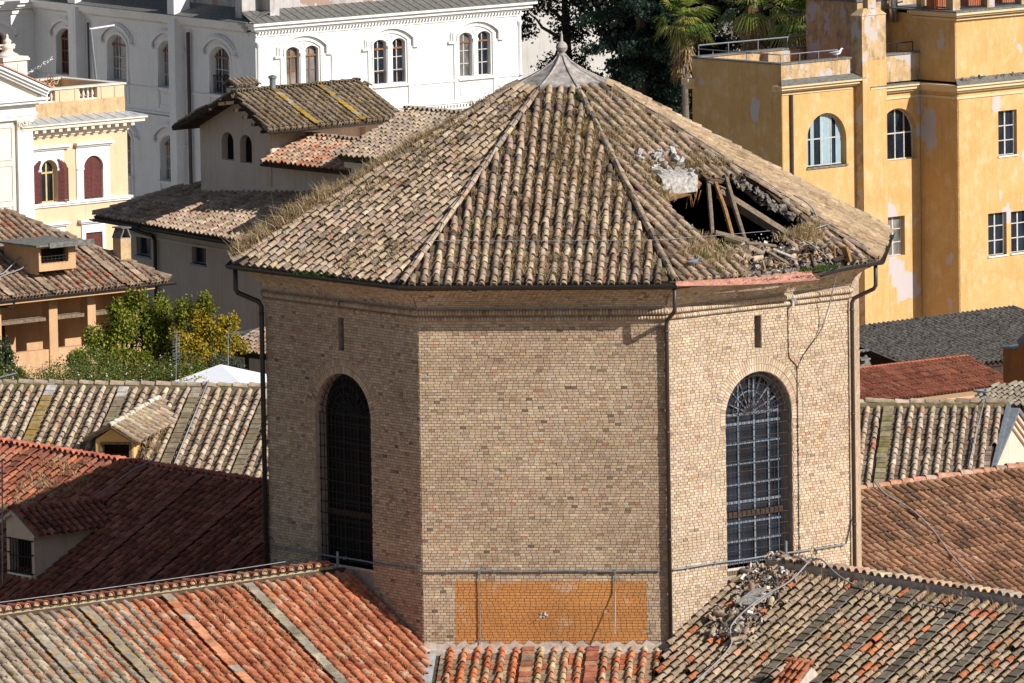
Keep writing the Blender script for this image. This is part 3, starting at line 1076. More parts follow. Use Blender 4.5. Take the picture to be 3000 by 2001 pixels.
# lead cap and finial
mb = MB()
octring(mb, [(-AP + 1.13, 27.05), (-AP + 1.13, 27.10), (-AP + 0.90, 27.20), (-AP + 0.50, 27.42), (-AP + 0.22, 27.63), (-AP + 0.10, 27.78), (-AP + 0.09, 27.80)])
for k in range(8):
    a = R(-TH + 22.5 + 45 * k)
    d = Vector((math.sin(a), -math.cos(a), 0)) / math.cos(math.pi / 8)
    mb.tube([d * o + Vector((0, 0, z + 0.012)) for o, z in ((1.14, 27.10), (0.90, 27.20), (0.5, 27.42), (0.22, 27.63), (0.10, 27.78))], 0.022, 5)
cap = mb.build('lead_cap', 'lead', tower)
mb = MB()
mb.lathe((0, 0, 0), [(0.10, 27.76), (0.12, 27.79), (0.12, 27.82), (0.085, 27.84), (0.08, 27.86), (0.10, 27.88), (0.135, 27.93), (0.145, 27.985), (0.150, 27.99), (0.150, 28.0), (0.145, 28.005), (0.135, 28.05), (0.10, 28.10), (0.05, 28.135), (0.035, 28.15), (0.03, 28.30), (0.018, 28.34), (0.012, 28.40)], 14)
mb.build('finial', 'lead', tower, True)

# gutter round the eave
def eave_pt(k, off=0.0, z=0.0):
    a = R(-TH + k)
    r = (EAVE_AP + off) / math.cos(math.pi / 8)
    return Vector((r * math.sin(a), -r * math.cos(a), EAVE_Z + z))
def half_gutter(mb, pts, r=0.085, seg=7, out=None):
    n = len(pts)
    vs, fs = [], []
    for i, p in enumerate(pts):
        d = (pts[min(i + 1, n - 1)] - pts[max(i - 1, 0)]).normalized()
        x = d.cross(Vector((0, 0, 1))).normalized()
        for rr in (r, r - 0.012):
            for k in range(seg + 1):
                a = math.pi * k / seg
                vs.append(p + x * math.cos(a) * rr - Vector((0, 0, 1)) * math.sin(a) * rr)
    m = 2 * (seg + 1)
    for i in range(n - 1):
        for k in range(seg):
            fs.append((i * m + k, i * m + k + 1, (i + 1) * m + k + 1, (i + 1) * m + k))
            o = seg + 1
            fs.append((i * m + o + k + 1, i * m + o + k, (i + 1) * m + o + k, (i + 1) * m + o + k + 1))
        fs.append((i * m, (i + 1) * m, (i + 1) * m + seg + 1, i * m + seg + 1))
        fs.append(((i + 1) * m + seg, i * m + seg, i * m + 2 * seg + 1, (i + 1) * m + 2 * seg + 1))
    mb.add(vs, fs)
mb = MB()
gp = [eave_pt(k, 0.10, -0.03) for k in (-112.5, -67.5, -22.5, 22.5)]
half_gutter(mb, gp, 0.105)
mb.build('gutter', 'gutter', tower)
mb = MB()
a, b = eave_pt(22.5, 0.10, -0.03), eave_pt(67.5, 0.10, -0.03)
half_gutter(mb, [a + (b - a) * 0.70 + Vector((0, 0, -0.13)), a + (b - a) * 0.80 + Vector((0, 0, -0.06)), a + (b - a) * 0.9 + Vector((0, 0, -0.02)), b, eave_pt(112.5, 0.10, -0.03)], 0.10)
mb.build('gutter', 'gutter', tower)
# torn, sagging red-painted gutter on the broken side
mb = MB()
P = [a + (b - a) * t + Vector((0, 0, dz)) for t, dz in ((0.0, -0.01), (0.12, -0.05), (0.25, -0.09), (0.4, -0.12), (0.55, -0.13), (0.66, -0.12))]
vs, fs = [], []
d = (b - a).normalized()
x = Vector((d.y, -d.x, 0))
for i, p in enumerate(P):
    w = 0.06 + 0.035 * i
    vs += [p - x * 0.03 + Vector((0, 0, 0.06)), p - x * 0.03 + Vector((0, 0, 0.0)), p + x * w * 0.5 + Vector((0, 0, -0.05 - 0.012 * i)), p + x * w + Vector((0, 0, -0.03 - 0.02 * i)), p + x * (w + 0.012) + Vector((0, 0, -0.02 - 0.02 * i))]
for i in range(len(P) - 1):
    for k in range(4):
        fs.append((i * 5 + k, i * 5 + k + 1, (i + 1) * 5 + k + 1, (i + 1) * 5 + k))
mb.add(vs, fs)
mb.add([Vector(v) - x * 0.008 - Vector((0, 0, 0.006)) for v in vs], [f[::-1] for f in fs])
for i in range(len(P) - 1):
    w0, w1 = 0.06 + 0.035 * i, 0.06 + 0.035 * (i + 1)
    mb.tube([P[i] + x * w0 + Vector((0, 0, -0.028 - 0.02 * i)), P[i + 1] + x * w1 + Vector((0, 0, -0.028 - 0.02 * (i + 1)))], 0.012, 5)
    mb.tube([P[i] - x * 0.03 + Vector((0, 0, 0.06)), P[i + 1] - x * 0.03 + Vector((0, 0, 0.06))], 0.012, 5)
mb.build('torn_gutter', 'pinkmetal', tower)
mb = MB()
rg_ = random.Random(15)
for i in range(90):
    t = 0.12 + 0.53 * rg_.random() ** 0.4
    p = a + (b - a) * t + Vector((0, 0, -0.02 - 0.2 * t))
    mb.chunk(p + x * rg_.uniform(-0.02, 0.10 + 0.08 * t) + Vector((0, 0, rg_.uniform(-.03, .0))), rg_.uniform(0.02, 0.06), rg_)
mb.build('gutter_dirt', 'bedding', tower, kind='stuff')

# masonry wall head laid bare under the torn eave
mb = MB()
fr = face_fr(FACE_AZ['right'])
mb.box(fr, -2.6, 2.75, 0.05, 0.62, 22.93, 23.03)
mb.box(fr, -1.5, 2.4, 0.0, 0.42, 23.03, 23.10)
mb.build('wall_head', 'bedding', tower)

# downpipes
def pipe(pts, name, r=0.055, mat='pipe'):
    mb = MB()
    mb.tube(pts, r, 10)
    for i in range(len(pts) - 1):
        p, q = Vector(pts[i]), Vector(pts[i + 1])
        if abs(p.z - q.z) > 3:
            for t in (0.02, 0.33, 0.66):
                m = p + (q - p) * t
                mb.tube([m + Vector((0, 0, 0.03)), m - Vector((0, 0, 0.03))], r * 1.2, 10)
    return mb.build(name, mat, tower, True)
def corner(k, off, z):
    a = R(-TH + k)
    r = (AP + off) / math.cos(math.pi / 8)
    return Vector((r * math.sin(a), -r * math.cos(a), z))
for k, zb in ((22.5, 14.0), (-67.5, 13.0), (67.5, 13.6)):
    o1 = 0.70
    pipe([corner(k, o1, 22.92), corner(k, o1, 22.36), corner(k, o1 - 0.05, 22.27), corner(k, 0.16, 22.02), corner(k, 0.10, 21.9), corner(k, 0.10, zb)], 'downpipe', 0.052 if k != -67.5 else 0.062, 'pipe' if k != -67.5 else 'gutter')

# windows with iron grilles, slits
for nm in ('left', 'right'):
    fr = face_fr(FACE_AZ[nm])
    w_ = window(tower, fr, arch(0, 1.06, 15.77, 19.4, 1.06, 16), -0.36, 'windowframe' if nm == 'right' else 'blackiron', 'glass' if nm == 'right' else 'shadeblack',  # left window's frame, pane and grille blackened, its shade painted in
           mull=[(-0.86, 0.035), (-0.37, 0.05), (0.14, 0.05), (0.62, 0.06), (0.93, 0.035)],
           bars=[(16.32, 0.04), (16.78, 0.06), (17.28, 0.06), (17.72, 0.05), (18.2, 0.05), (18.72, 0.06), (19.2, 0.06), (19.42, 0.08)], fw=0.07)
    mb = MB(); mb.box(fr, -1.0, 1.0, -0.33, -0.27, 16.93, 17.06); mb.build('transom_beam', 'darkwood', tower)
    mb = MB()
    for k in range(1, 8):      # fan light spokes
        a = math.pi * k / 8
        mb.bar(fr(0.14 * math.cos(a), -0.34, 19.42 + 0.14 * math.sin(a)), fr(0.98 * math.cos(a), -0.34, 19.42 + 0.98 * math.sin(a)), 0.035, 0.03)
    for rr in (0.2, 0.55, 0.95):
        mb.tube([fr(rr * math.cos(math.pi * k / 16), -0.335, 19.42 + rr * math.sin(math.pi * k / 16)) for k in range(17)], 0.016, 4)
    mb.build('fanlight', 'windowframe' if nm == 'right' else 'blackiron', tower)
    mb = MB()
    for i in range(15):
        u = -1.05 + 0.15 * i
        mb.tube([fr(u, -0.12, 15.72), fr(u, -0.12, 19.40)], 0.010, 5)
    for i in range(14):
        z = 15.86 + 0.275 * i
        mb.tube([fr(-1.08, -0.105, z), fr(1.08, -0.105, z)], 0.011, 5)
    for k in range(1, 16):
        a = math.pi * k / 16
        mb.tube([fr(0.16 * math.cos(a), -0.12, 19.42 + 0.16 * math.sin(a)), fr(1.07 * math.cos(a), -0.12, 19.42 + 1.07 * math.sin(a))], 0.010, 5)
    for rr in (0.16, 0.36, 0.56, 0.76, 0.95):
        mb.tube([fr(rr * math.cos(math.pi * k / 18), -0.108, 19.42 + rr * math.sin(math.pi * k / 18)) for k in range(19)], 0.010, 5)
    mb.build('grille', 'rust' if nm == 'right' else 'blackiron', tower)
    mb = MB()
    mb.box(fr, -0.12, 0.12, -0.5, -0.34, 21.0, 21.9)
    mb.build('slit_back', 'shadeblack', tower)
    mb = MB()
    mb.box(fr, -1.1, 1.1, -0.36, 0.03, 15.69, 15.75)
    mb.build('window_sill', 'render', tower)

# lime render skirting where the low roofs meet the walls
mb = MB()
fr = face_fr(FACE_AZ['front'])
top_ = [(2.97 - 0.11 * i, 14.16 + 0.05 * math.sin(i * 1.7) + 0.035 * math.sin(i * 4.1)) for i in range(55)]
mb.slab(lambda a, b, k: fr(a, k, b), [(-2.975, 13.5), (2.97, 13.5)] + top_, [], 0.001, 0.03)
mb.box(fr, -2.9, 2.8, 0.03, 0.22, 13.86, 14.0)
frl, frr = face_fr(FACE_AZ['left']), face_fr(FACE_AZ['right'])
for f_, sg in ((frl, 1), (frr, -1)):
    pts = []
    for i in range(25):
        u = 0.05 + 2.92 * i / 24
        pts.append((u * sg, (15.80 if sg < 0 else 15.66) - (0.60 if sg < 0 else 0.545) * u + 0.10 + 0.02 * math.sin(i * 2.3)))
    low = [(p[0], p[1] - 0.38) for p in pts]
    mb.slab(lambda a, b, k: f_(a, k, b), pts + low[::-1], [], 0.002, 0.035)
mb.build('render_skirting', 'render', tower)

# conduits, hanging rods and wall cables
mb = MB()
for nm, a, b in (('left', -2.9, 2.97), ('front', -2.97, 2.78), ('right', -2.88, 1.62), ('right', 1.75, 2.75)):
    fr = face_fr(FACE_AZ[nm])
    zz = lambda u: 15.94 + (-0.02 if nm == 'front' else 0) + 0.008 * math.sin(u * 3)
    n = 16
    mb.tube([fr(a + (b - a) * i / n, 0.06, zz(a + (b - a) * i / n)) for i in range(n + 1)], 0.021, 6)
    for i in range(5):
        u = a + (b - a) * (i + 0.5) / 5
        mb.box(fr, u - 0.02, u + 0.02, 0.0, 0.085, zz(u) - 0.035, zz(u) + 0.035)
mb.build('conduit', 'greymetal', tower)
mb = MB()
fr = face_fr(FACE_AZ['right'])
mb.tube([fr(1.62, 0.06, 15.94), fr(1.60, 0.1, 16.02), fr(1.66, 0.13, 15.98), fr(1.71, 0.12, 15.80), fr(1.77, 0.1, 15.82), fr(1.75, 0.06, 15.94)], 0.012, 5)
mb.build('loose_cable', 'blackcable', tower, True)
mb = MB()
mb.tube([fr(2.75, 0.06, 15.94), fr(2.8, 0.06, 16.0), fr(2.95, 0.05, 16.45), fr(2.97, 0.12, 16.7)], 0.014, 5)
mb.build('loose_cable', 'blackcable', tower, True)
fr = face_fr(FACE_AZ['front'])
mb = MB()
mb.tube([fr(-1.60, 0.06, 15.97), fr(-1.60, 0.06, 14.14)], 0.014, 6)
mb.box(fr, -1.63, -1.57, 0.01, 0.08, 15.86, 15.96)
mb.build('hanging_rod', 'greymetal', tower)
mb = MB()
mb.tube([fr(1.69, 0.06, 15.97), fr(1.69, 0.07, 15.42), fr(1.69, 0.42, 14.45)], 0.014, 6)
mb.box(fr, 1.66, 1.72, 0.01, 0.08, 15.86, 15.96)
mb.build('hanging_rod', 'greymetal', tower)
mb = MB()
rng = random.Random(5)
for i in range(14):
    mb.chunk(fr(-0.06 + rng.uniform(-.10, .10), 0.02, 14.84 + rng.uniform(-.07, .07)), 0.08, rng)
mb.tube([fr(-0.1, 0.02, 14.83), fr(-0.22, 0.12, 14.74)], 0.008, 5)
mb.build('broken_bracket', 'plaster', tower)
mb = MB()
mb.tube([f_(0.0, 0.25, 15.75) for f_ in (frl,)] + [frl(0.0, 0.25, 16.12)], 0.035, 8)
mb.build('stub_post', 'greymetal', tower)
mb = MB()
mb.tube([frr(0.62, 0.25, 15.85), frr(0.62, 0.25, 16.28)], 0.035, 8)
mb.build('stub_post', 'greymetal', tower)
fr = face_fr(FACE_AZ['right'])
mb = MB()
mb.tube([fr(0.97, 0.03, 21.95), fr(0.97, 0.03, 20.9), fr(1.0, 0.03, 20.72), fr(1.22, 0.03, 20.52), fr(1.25, 0.03, 20.4), fr(1.25, 0.03, 18), fr(1.25, 0.03, 15.6)], 0.013, 5)
mb.tube([fr(1.25, 0.03, 20.45), fr(1.45, 0.04, 20.75), fr(1.85, 0.08, 21.15), fr(2.02, 0.12, 21.4)], 0.012, 5)
for i in range(7):
    mb.box(fr, 1.225, 1.275, 0.0, 0.045, 16 + 0.6 * i, 16.04 + 0.6 * i)
mb.build('wall_cable', 'blackcable', tower)
mb = MB()
s = SL['right']
mb.tube(sm([fr(2.02, 0.12, 21.4), fr(2.07, 0.3, 21.9), fr(2.03, 0.52, 22.4), fr(1.93, 0.72, 22.8), s(1.7, -0.05, 0.1), s(1.5, -0.5, 0.2), s(1.35, -0.85, 0.15)]), 0.016, 6)
mb.build('hanging_cable', 'cable', tower, True)
mb = MB()
mb.chunk(fr(1.05, 0.16, 22.15), 0.25, random.Random(3))
mb.box(fr, 1.0, 1.06, 0.1, 0.17, 22.0, 22.2)
mb.build('loose_fragment', 'plaster', tower)

# ---- what is left of the roof timbers in the hole
s = SL['right']
def e5(u, run, n): return s(u, run, n)
mb = MB(); mb.tube([s(0.61, -3.14, -0.06), s(-0.16, -2.2, -0.05), s(-1.0, -1.2, -0.02)], [0.055, 0.06, 0.05], 7); mb.build('rafter_pole', 'wood', tower)
mb = MB(); mb.tube([s(0.86, -3.16, -0.06), s(0.30, -2.2, -0.03), s(-0.36, -1.2, 0.0)], [0.055, 0.062, 0.06], 7); mb.build('rafter_pole', 'wood2', tower)
mb = MB(); mb.tube([s(1.30, -3.28, -0.02), s(0.60, -2.2, 0.0), s(-0.14, -1.02, 0.05)], [0.055, 0.065, 0.055], 7); mb.build('rafter_pole', 'wood', tower)
mb = MB(); mb.tube([s(1.55, -3.1, -0.16), s(1.75, -2.9, -0.2), s(1.80, -2.65, -0.25), s(1.92, -2.5, -0.3)], [0.05, 0.05, 0.045, 0.03], 7); mb.build('bent_branch', 'wood', tower)
mb = MB(); mb.bar(s(0.85, -2.95, -0.18), s(1.75, -1.35, -0.30), 0.24, 0.20, s.N); mb.build('valley_beam', 'wood', tower)
mb = MB(); mb.bar(s(-1.15, -2.88, -0.12), s(0.05, -3.1, -0.16), 0.15, 0.13, s.N); mb.bar(s(0.0, -3.2, -0.1), s(0.42, -3.25, -0.12), 0.14, 0.16, s.N); mb.build('purlin', 'wood2', tower)
mb = MB(); mb.bar(s(0.7, -3.3, -0.1), s(0.98, -2.92, -0.06), 0.06, 0.06, s.N); mb.bar(s(0.7, -3.34, -0.05), s(1.25, -3.22, -0.09), 0.10, 0.09, s.N); mb.build('cross_strut', 'wood', tower)
mb = MB()
rng = random.Random(9)
for i in range(9):
    p = s(0.02 + rng.uniform(-.05, .3), -3.1 + rng.uniform(-.1, .1), -0.1)
    mb.tube([p, p + Vector((rng.uniform(-.12, .12), rng.uniform(-.1, .1), -rng.uniform(.2, .55)))], [0.02, 0.004], 4)
mb.build('splintered_laths', 'wood2', tower)
# block of roof bedding and plaster hanging over the edge of the hole
mb = MB()
H0 = Vector((s.h.x, s.h.y, 0))
q = s(-0.42, -3.28, 0.06)
vs = []
bl = lambda u, run, dz: s(u, run, 0.0) + Vector((0, 0, dz))
mb.hexa([bl(-1.0, -3.02, -0.10), bl(0.12, -3.02, -0.10), bl(0.30, -3.5, 0.0), bl(-0.75, -3.5, 0.0), bl(-1.02, -3.02, 0.30), bl(0.14, -3.02, 0.30), bl(0.22, -3.55, 0.12), bl(-0.8, -3.55, 0.12)])
for i in range(46):
    mb.chunk(bl(rng.uniform(-.95, .2), rng.uniform(-4.15, -3.05), 0) + Vector((0, 0, rng.uniform(0.06, 0.30))), rng.uniform(0.1, 0.3), rng)
for i in range(26):
    t = rng.random()
    mb.chunk(bl(-1.05 + 0.1 * rng.random() + 0.75 * t, -3.0 - 1.3 * t, 0.05 + 0.1 * rng.random()), rng.uniform(.08, .2), rng)
mb.build('plaster_block', 'plaster', tower)
# torn edge of bedding along the upper right side of the hole
mb = MB()
for i in range(110):
    t = rng.random()
    u = 1.55 + 0.75 * t + rng.uniform(-.1, .12)
    mb.chunk(s(u, -3.25 + 2.1 * t + rng.uniform(-.1, .1), rng.uniform(-.14, 0.02)), rng.uniform(.07, .24), rng)
for i in range(50):
    t = rng.random()
    mb.chunk(s(-1.38 + 0.3 * t + rng.uniform(-.05, .05), -2.2 + 1.2 * t, rng.uniform(-.08, .02)), rng.uniform(.05, .16), rng)
mb.build('torn_bedding', 'bedding', tower, kind='stuff')

# ================================================================== debris on the tower
rng = random.Random(77)
RUB = [(6, (0.40, 0.37, 0.34)), (8, (0.26, 0.22, 0.185)), (4, (0.36, 0.26, 0.18)), (10, (0.11, 0.09, 0.075)), (2, (0.55, 0.52, 0.49))]
mb = MB()
for i in range(230):
    u = rng.uniform(-0.85, 2.4)
    run = rng.choice((rng.gauss(-0.72, 0.14), rng.uniform(-0.5, 0.05)))
    n = rng.uniform(-0.06, 0.14) if run < -0.45 else rng.uniform(-0.16, -0.05) + 0.10
    mb.chunk(s(u, run, n), rng.uniform(0.04, 0.17), rng, pick(rng, RUB, 0.2) + (0,))
for i in range(95):
    u = rng.uniform(-0.8, 2.35)
    run = rng.choice((rng.gauss(-0.74, 0.13), rng.uniform(-0.5, 0.0)))
    p = s(u, run, rng.uniform(0.0, 0.16))
    d = (s.U * rng.uniform(-1, 1) + s.D * rng.uniform(-0.4, 1) + s.N * rng.uniform(-0.15, 0.5)).normalized() * rng.uniform(0.08, 0.30)
    mb.bar(p - d * 0.5, p + d * 0.5, rng.uniform(0.012, 0.05), rng.uniform(0.008, 0.02), s.N, pick(rng, [(5, (0.16, 0.12, 0.085)), (4, (0.26, 0.20, 0.15)), (3, (0.08, 0.06, 0.045)), (2, (0.30, 0.17, 0.08))], 0.15) + (0,))
for i in range(500):
    u = rng.uniform(-0.9, 2.4)
    run = rng.gauss(-0.6, 0.32)
    if run > 0.1: continue
    mb.chunk(s(u, run, rng.uniform(0.0, 0.12)), rng.uniform(0.02, 0.05), rng, pick(rng, RUB, 0.25) + (0,))
mb.build('roof_rubble', ATTR, attr=True, kind='stuff')
TEMPL_BT = []
def loose_tile(name, label, group, p, X, Y, Z, col, cat='roof tile', scale=1.0):
    key = ('coppo%d' % rng.randrange(4), TILE_O.name)
    if key not in TEMPL_ME:
        v, q, sm = TEMPL[key[0]]
        TEMPL_ME[key] = quadmesh('broken_tile', v, q, sm, TILE_O)
    o = bpy.data.objects.new(name, TEMPL_ME[key])
    COL.objects.link(o)
    m = Matrix([list(r) for r in mat4(np.array(X) * scale, np.array(Y) * scale, np.array(Z) * scale, np.array(p))])
    o.matrix_world = m
    o.color = tuple(col) + (0.0,)
    return setp(o, label, cat, group)
def rnd_axes(N, spread):
    z = (Vector(N) + Vector((rng.gauss(0, spread), rng.gauss(0, spread), rng.gauss(0, spread)))).normalized()
    y = z.orthogonal().normalized()
    y = Matrix.Rotation(rng.uniform(0, 6.28), 3, z) @ y
    return y.cross(z), y, z
for i in range(22):
    u = rng.uniform(-0.8, 2.3)
    run = rng.gauss(-0.60, 0.09) if i < 13 else rng.uniform(-0.5, -0.1)
    X, Y, Z = rnd_axes(s.N, 0.32)
    loose_tile('broken_tile', 'loose barrel tile tipped out of line in the rubble below the roof hole', 'broken tiles under the roof hole', s(u, run, 0.06 if run < -.5 else 0.0), X, Y, Z, pick(rng, TP, 0.12), scale=rng.uniform(0.75, 0.95))
def timber(label, a, b, w, h, mat, up=None, group=None):
    mb = MB()
    mb.bar(a, b, w, h, up or (0, 0, 1))
    return mb.build('broken_timber', mat, label=label, cat='timber', group=group)
timber('long pale roof board lying on the lower edge of the roof hole', s(-0.82, -1.36, 0.10), s(-0.15, -0.92, 0.14), 0.17, 0.04, 'wood', s.N)
timber('second grey board beside the long pale one at the hole edge', s(-0.70, -1.18, 0.10), s(-0.10, -0.78, 0.10), 0.07, 0.07, 'wood', s.N)
timber('dark upright stake standing on the torn gutter', s(1.15, 0.10, -0.04), s(1.05, -0.12, 0.30), 0.07, 0.05, 'darkwood', s.U)
timber('square brown timber stub leaning above the right end of the torn gutter', s(2.30, 0.0, 0.06), s(2.18, -0.16, 0.36), 0.20, 0.07, 'wood2', s.U)
timber('rusty plank lying flat left of the square timber stub', s(1.80, -0.02, 0.10), s(2.75, -0.2, 0.10), 0.13, 0.03, 'rust', s.N)
timber('short log poking out of the rubble left of the brown wall plate', s(0.35, -0.42, 0.10), s(1.05, -0.42, 0.10), 0.08, 0.08, 'darkwood', s.N)
timber('long brown wall plate exposed at the back of the broken eave', s(0.7, -0.40, -0.10), s(2.35, -0.45, -0.10), 0.14, 0.16, 'wood2', s.N)
timber('thin pale stick leaning against the hanging grey cable', s(1.45, -0.30, 0.05), s(1.75, -0.60, 0.22), 0.035, 0.03, 'wood', s.N)
timber('narrow lath leaning beside the square timber stub', s(1.98, -0.12, 0.03), s(2.02, -0.32, 0.3), 0.035, 0.03, 'wood2', s.U)
tl = ['white plank sticking out over the torn eave near the brown log', 'grey lath lying across the rubble under the three poles', 'splintered board pointing down towards the torn gutter', 'short dark stick in the rubble above the pink gutter']
for i, (p, q) in enumerate(((s(0.3, -0.55, 0.15), s(0.72, -0.22, 0.12)), (s(-0.3, -0.86, 0.16), s(0.45, -0.62, 0.18)), (s(0.05, -0.60, 0.14), s(0.42, -0.10, 0.08)), (s(-0.55, -0.30, 0.06), s(-0.15, -0.12, 0.04)))):
    timber(tl[i], p, q, 0.09 if i < 3 else 0.05, 0.03, ('plaster', 'wood', 'wood', 'darkwood')[i], s.N)
# moss growing in the broken gutter

# ================================================================== LOW ROOFS ROUND THE TOWER
ORANGE = [(40, (0.52, 0.205, 0.105)), (20, (0.46, 0.165, 0.085)), (14, (0.56, 0.29, 0.175)), (8, (0.40, 0.14, 0.08)), (5, (0.58, 0.36, 0.24))]
GREYED = [(30, (0.42, 0.355, 0.27)), (20, (0.36, 0.30, 0.23)), (10, (0.47, 0.40, 0.31)), (6, (0.45, 0.27, 0.18))]
PALE = [(40, (0.48, 0.39, 0.29)), (20, (0.53, 0.435, 0.33)), (14, (0.43, 0.335, 0.25)), (8, (0.37, 0.30, 0.23)), (2, (0.45, 0.28, 0.2))]
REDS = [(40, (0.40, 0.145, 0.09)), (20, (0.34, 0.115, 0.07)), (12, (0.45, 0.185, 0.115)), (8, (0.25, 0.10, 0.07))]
BROWN = [(40, (0.36, 0.20, 0.12)), (22, (0.41, 0.235, 0.145)), (14, (0.29, 0.16, 0.10)), (10, (0.20, 0.125, 0.085)), (6, (0.44, 0.29, 0.19))]
STRIPC = [(20, (0.33, 0.30, 0.24)), (10, (0.27, 0.24, 0.19)), (6, (0.38, 0.34, 0.27))]
z0_ = (0.0,)

def wing(label, S, poly, name='church_wing', deck=None, base=3.9, depth=3.0):
    P = S(poly[0][0], poly[0][1])
    w = thing(name, label, 'low roofed wing', (P.x, P.y, base), 'tiled wings round the tower')
    mb = MB()
    mb.slab(lambda u, r, n: S(u, r, n), poly, [], -0.16, -0.012)
    rf = mb.build('roof', 'deck', w)
    return w, rf

# --- orange wing, bottom left
S1 = Slope((-5.51, -4.61, 15.72), 39.92, 29)
poly1 = [(-13.2, 0.0), (-0.03, 0.0), (-0.03, 3.02), (-0.10, 3.10), (-0.85, 4.1), (-1.9, 5.5), (-13.2, 5.5)]
W1, r1 = wing('wing at lower left with bright orange tiles and grey lichened strips', S1, poly1)
def col1(u, run, rng, what):
    t = (u + 7.0 + 0.35 * run) / 1.6 + rng.gauss(0, 0.25)      # left part old and lichened, right part new orange
    if what == 'strip':
        if -7.2 < u < -5.2:
            return pick(rng, [(10, (0.55, 0.26, 0.15)), (5, (0.50, 0.2, 0.11)), (3, (0.40, 0.33, 0.26))], 0.08) + (0.1,)
        return pick(rng, STRIPC, 0.12) + (0.75 if u < -7.5 else 0.35,)
    if what == 'pan':
        if u < -9.3 + rng.gauss(0, .2): return pick(rng, GREYED, 0.12) + (0.35,)
        return pick(rng, ORANGE, 0.10) + (0.05 if rng.random() < .8 else .5,)
    if t < 0.35:
        return pick(rng, GREYED, 0.10) + (0.62 if rng.random() < 0.35 else 0.3,)
    return pick(rng, ORANGE, 0.10) + (0.45 if rng.random() < 0.12 else 0.0,)
su = [-3.24, -5.76, -8.28, -10.1, -11.9]
lay(r1, S1, [(-13.2, 0.16)] + [(-0.12, 0.16)] + poly1[2:], col1, dx=0.31, dy=0.262, u0=-3.24, seed=31, strips=lambda c: c in (0, -8, -16, -22, -30), pan=0.205, jit=0.9, double=False, skip=0.0)
fr = Fr((-5.51, -4.61), 39.92)
mb = MB()
mb.box(fr, -13.2, -0.4, -0.20, 0.0, 15.70, 15.80)
mb.build('ridge_band', 'ridge_mortar', W1)
mb = MB(); mb.box(fr, -13.2, -0.4, -0.25, 0.07, 15.80, 15.825); mb.build('ridge_slab', 'darkwood', W1)
row_caps(r1, None, fr(-13.2, -0.05, 15.83), fr(-0.5, -0.05, 15.83), fr.N, 0.275, lambda i, r, rng, w: pick(rng, [(10, (0.44, 0.17, 0.10)), (4, (0.42, 0.25, 0.17))], 0.12) + (0.3,), 32, limit=48)
mb = MB()
for i in range(46):       # mortar plugs in the mouths of the ridge tiles
    u = -13.2 + 0.275 * (i + 0.5)
    mb.lathe(fr(u, 0.11, 15.83) , [(0.06, 0.0), (0.05, 0.04), (0.02, 0.06)], 6)
mb.build('mortar_plugs', 'ridge_mortar', W1, kind='stuff')
mb = MB()
Sb = Slope((-5.51, -4.61, 15.72), 39.92 + 180, 29)
mb.slab(lambda u, r, n: Sb(u, r, n), [(0.1, 0.15), (13.2, 0.15), (13.2, 5), (0.1, 5)], [], -0.15, 0.0)
mb.box(fr, -13, -0.3, -4.2, 4.2, 4.0, 13.3)
mb.build('wall', 'tan', W1)

# --- brown weathered wing, bottom right
S2 = Slope((4.61, -5.51, 15.9), -50.08, 30)
poly2 = [(0.03, 0.25), (0.03, 2.95), (0.14, 3.05), (0.89, 4.27), (1.4, 5.1), (14.0, 5.1), (14.0, 0.25)]
W2, r2 = wing('wing at lower right with weathered brown tiles and rubble near its ridge', S2, poly2)
def col2(u, run, rng, what):
    if what == 'strip':
        return pick(rng, [(10, (0.24, 0.21, 0.165)), (6, (0.20, 0.17, 0.13)), (3, (0.30, 0.26, 0.20))], 0.12) + (0.1,)
    if what == 'pan':
        return pick(rng, [(10, (0.10, 0.075, 0.05)), (6, (0.14, 0.105, 0.07)), (2, (0.22, 0.15, 0.10))], 0.15) + (0.0,)
    p = 0.04 + (0.20 if (u > 5.8 and (u * 0.9 + run * 0.35) % 3.1 < 1.9) else 0.0) + (0.10 if u < 2 else 0)
    if rng.random() < p * 0.9:
        return pick(rng, [(10, (0.52, 0.19, 0.09)), (6, (0.50, 0.27, 0.16))], 0.12) + (0.0,)
    return pick(rng, [(40, (0.42, 0.325, 0.225)), (20, (0.37, 0.295, 0.21)), (14, (0.38, 0.265, 0.18)), (10, (0.28, 0.23, 0.165)), (4, (0.46, 0.31, 0.21))], 0.11) + (0.15,)
lay(r2, S2, [(0.12, 0.42)] + poly2[1:-1] + [(14.0, 0.42)], col2, dx=0.305, dy=0.262, u0=4.09, seed=33, strips=lambda c: c in (0, 6, 12, 18, 24), pan=0.18, jit=1.2, double=False, skip=0.01)
f2 = Fr((4.61, -5.51), -50.08)
mb = MB(); mb.box(f2, 0.35, 14.0, -0.22, 0.16, 15.55, 15.93); mb.build('ridge_band', 'darkwood' if False else 'render', W2)
row_caps(r2, None, f2(0.95, 0.03, 15.95), f2(14.0, 0.03, 15.95), f2.N, 0.262, lambda i, r, rng, w: pick(rng, [(10, (0.48, 0.36, 0.26)), (8, (0.50, 0.32, 0.22)), (4, (0.38, 0.31, 0.24))], 0.12) + (0.1,), 34, limit=46)
mb = MB()
Sb = Slope((4.61, -5.51, 15.72), -50.08 + 180, 30)
mb.slab(lambda u, r, n: Sb(u, r, n), [(-14, 0.2), (-0.1, 0.2), (-0.1, 5), (-14, 5)], [], -0.15, 0.0)
mb.box(f2, 0.3, 13.5, -4.2, 4.2, 4.0, 13.2)
mb.build('wall', 'tan', W2)

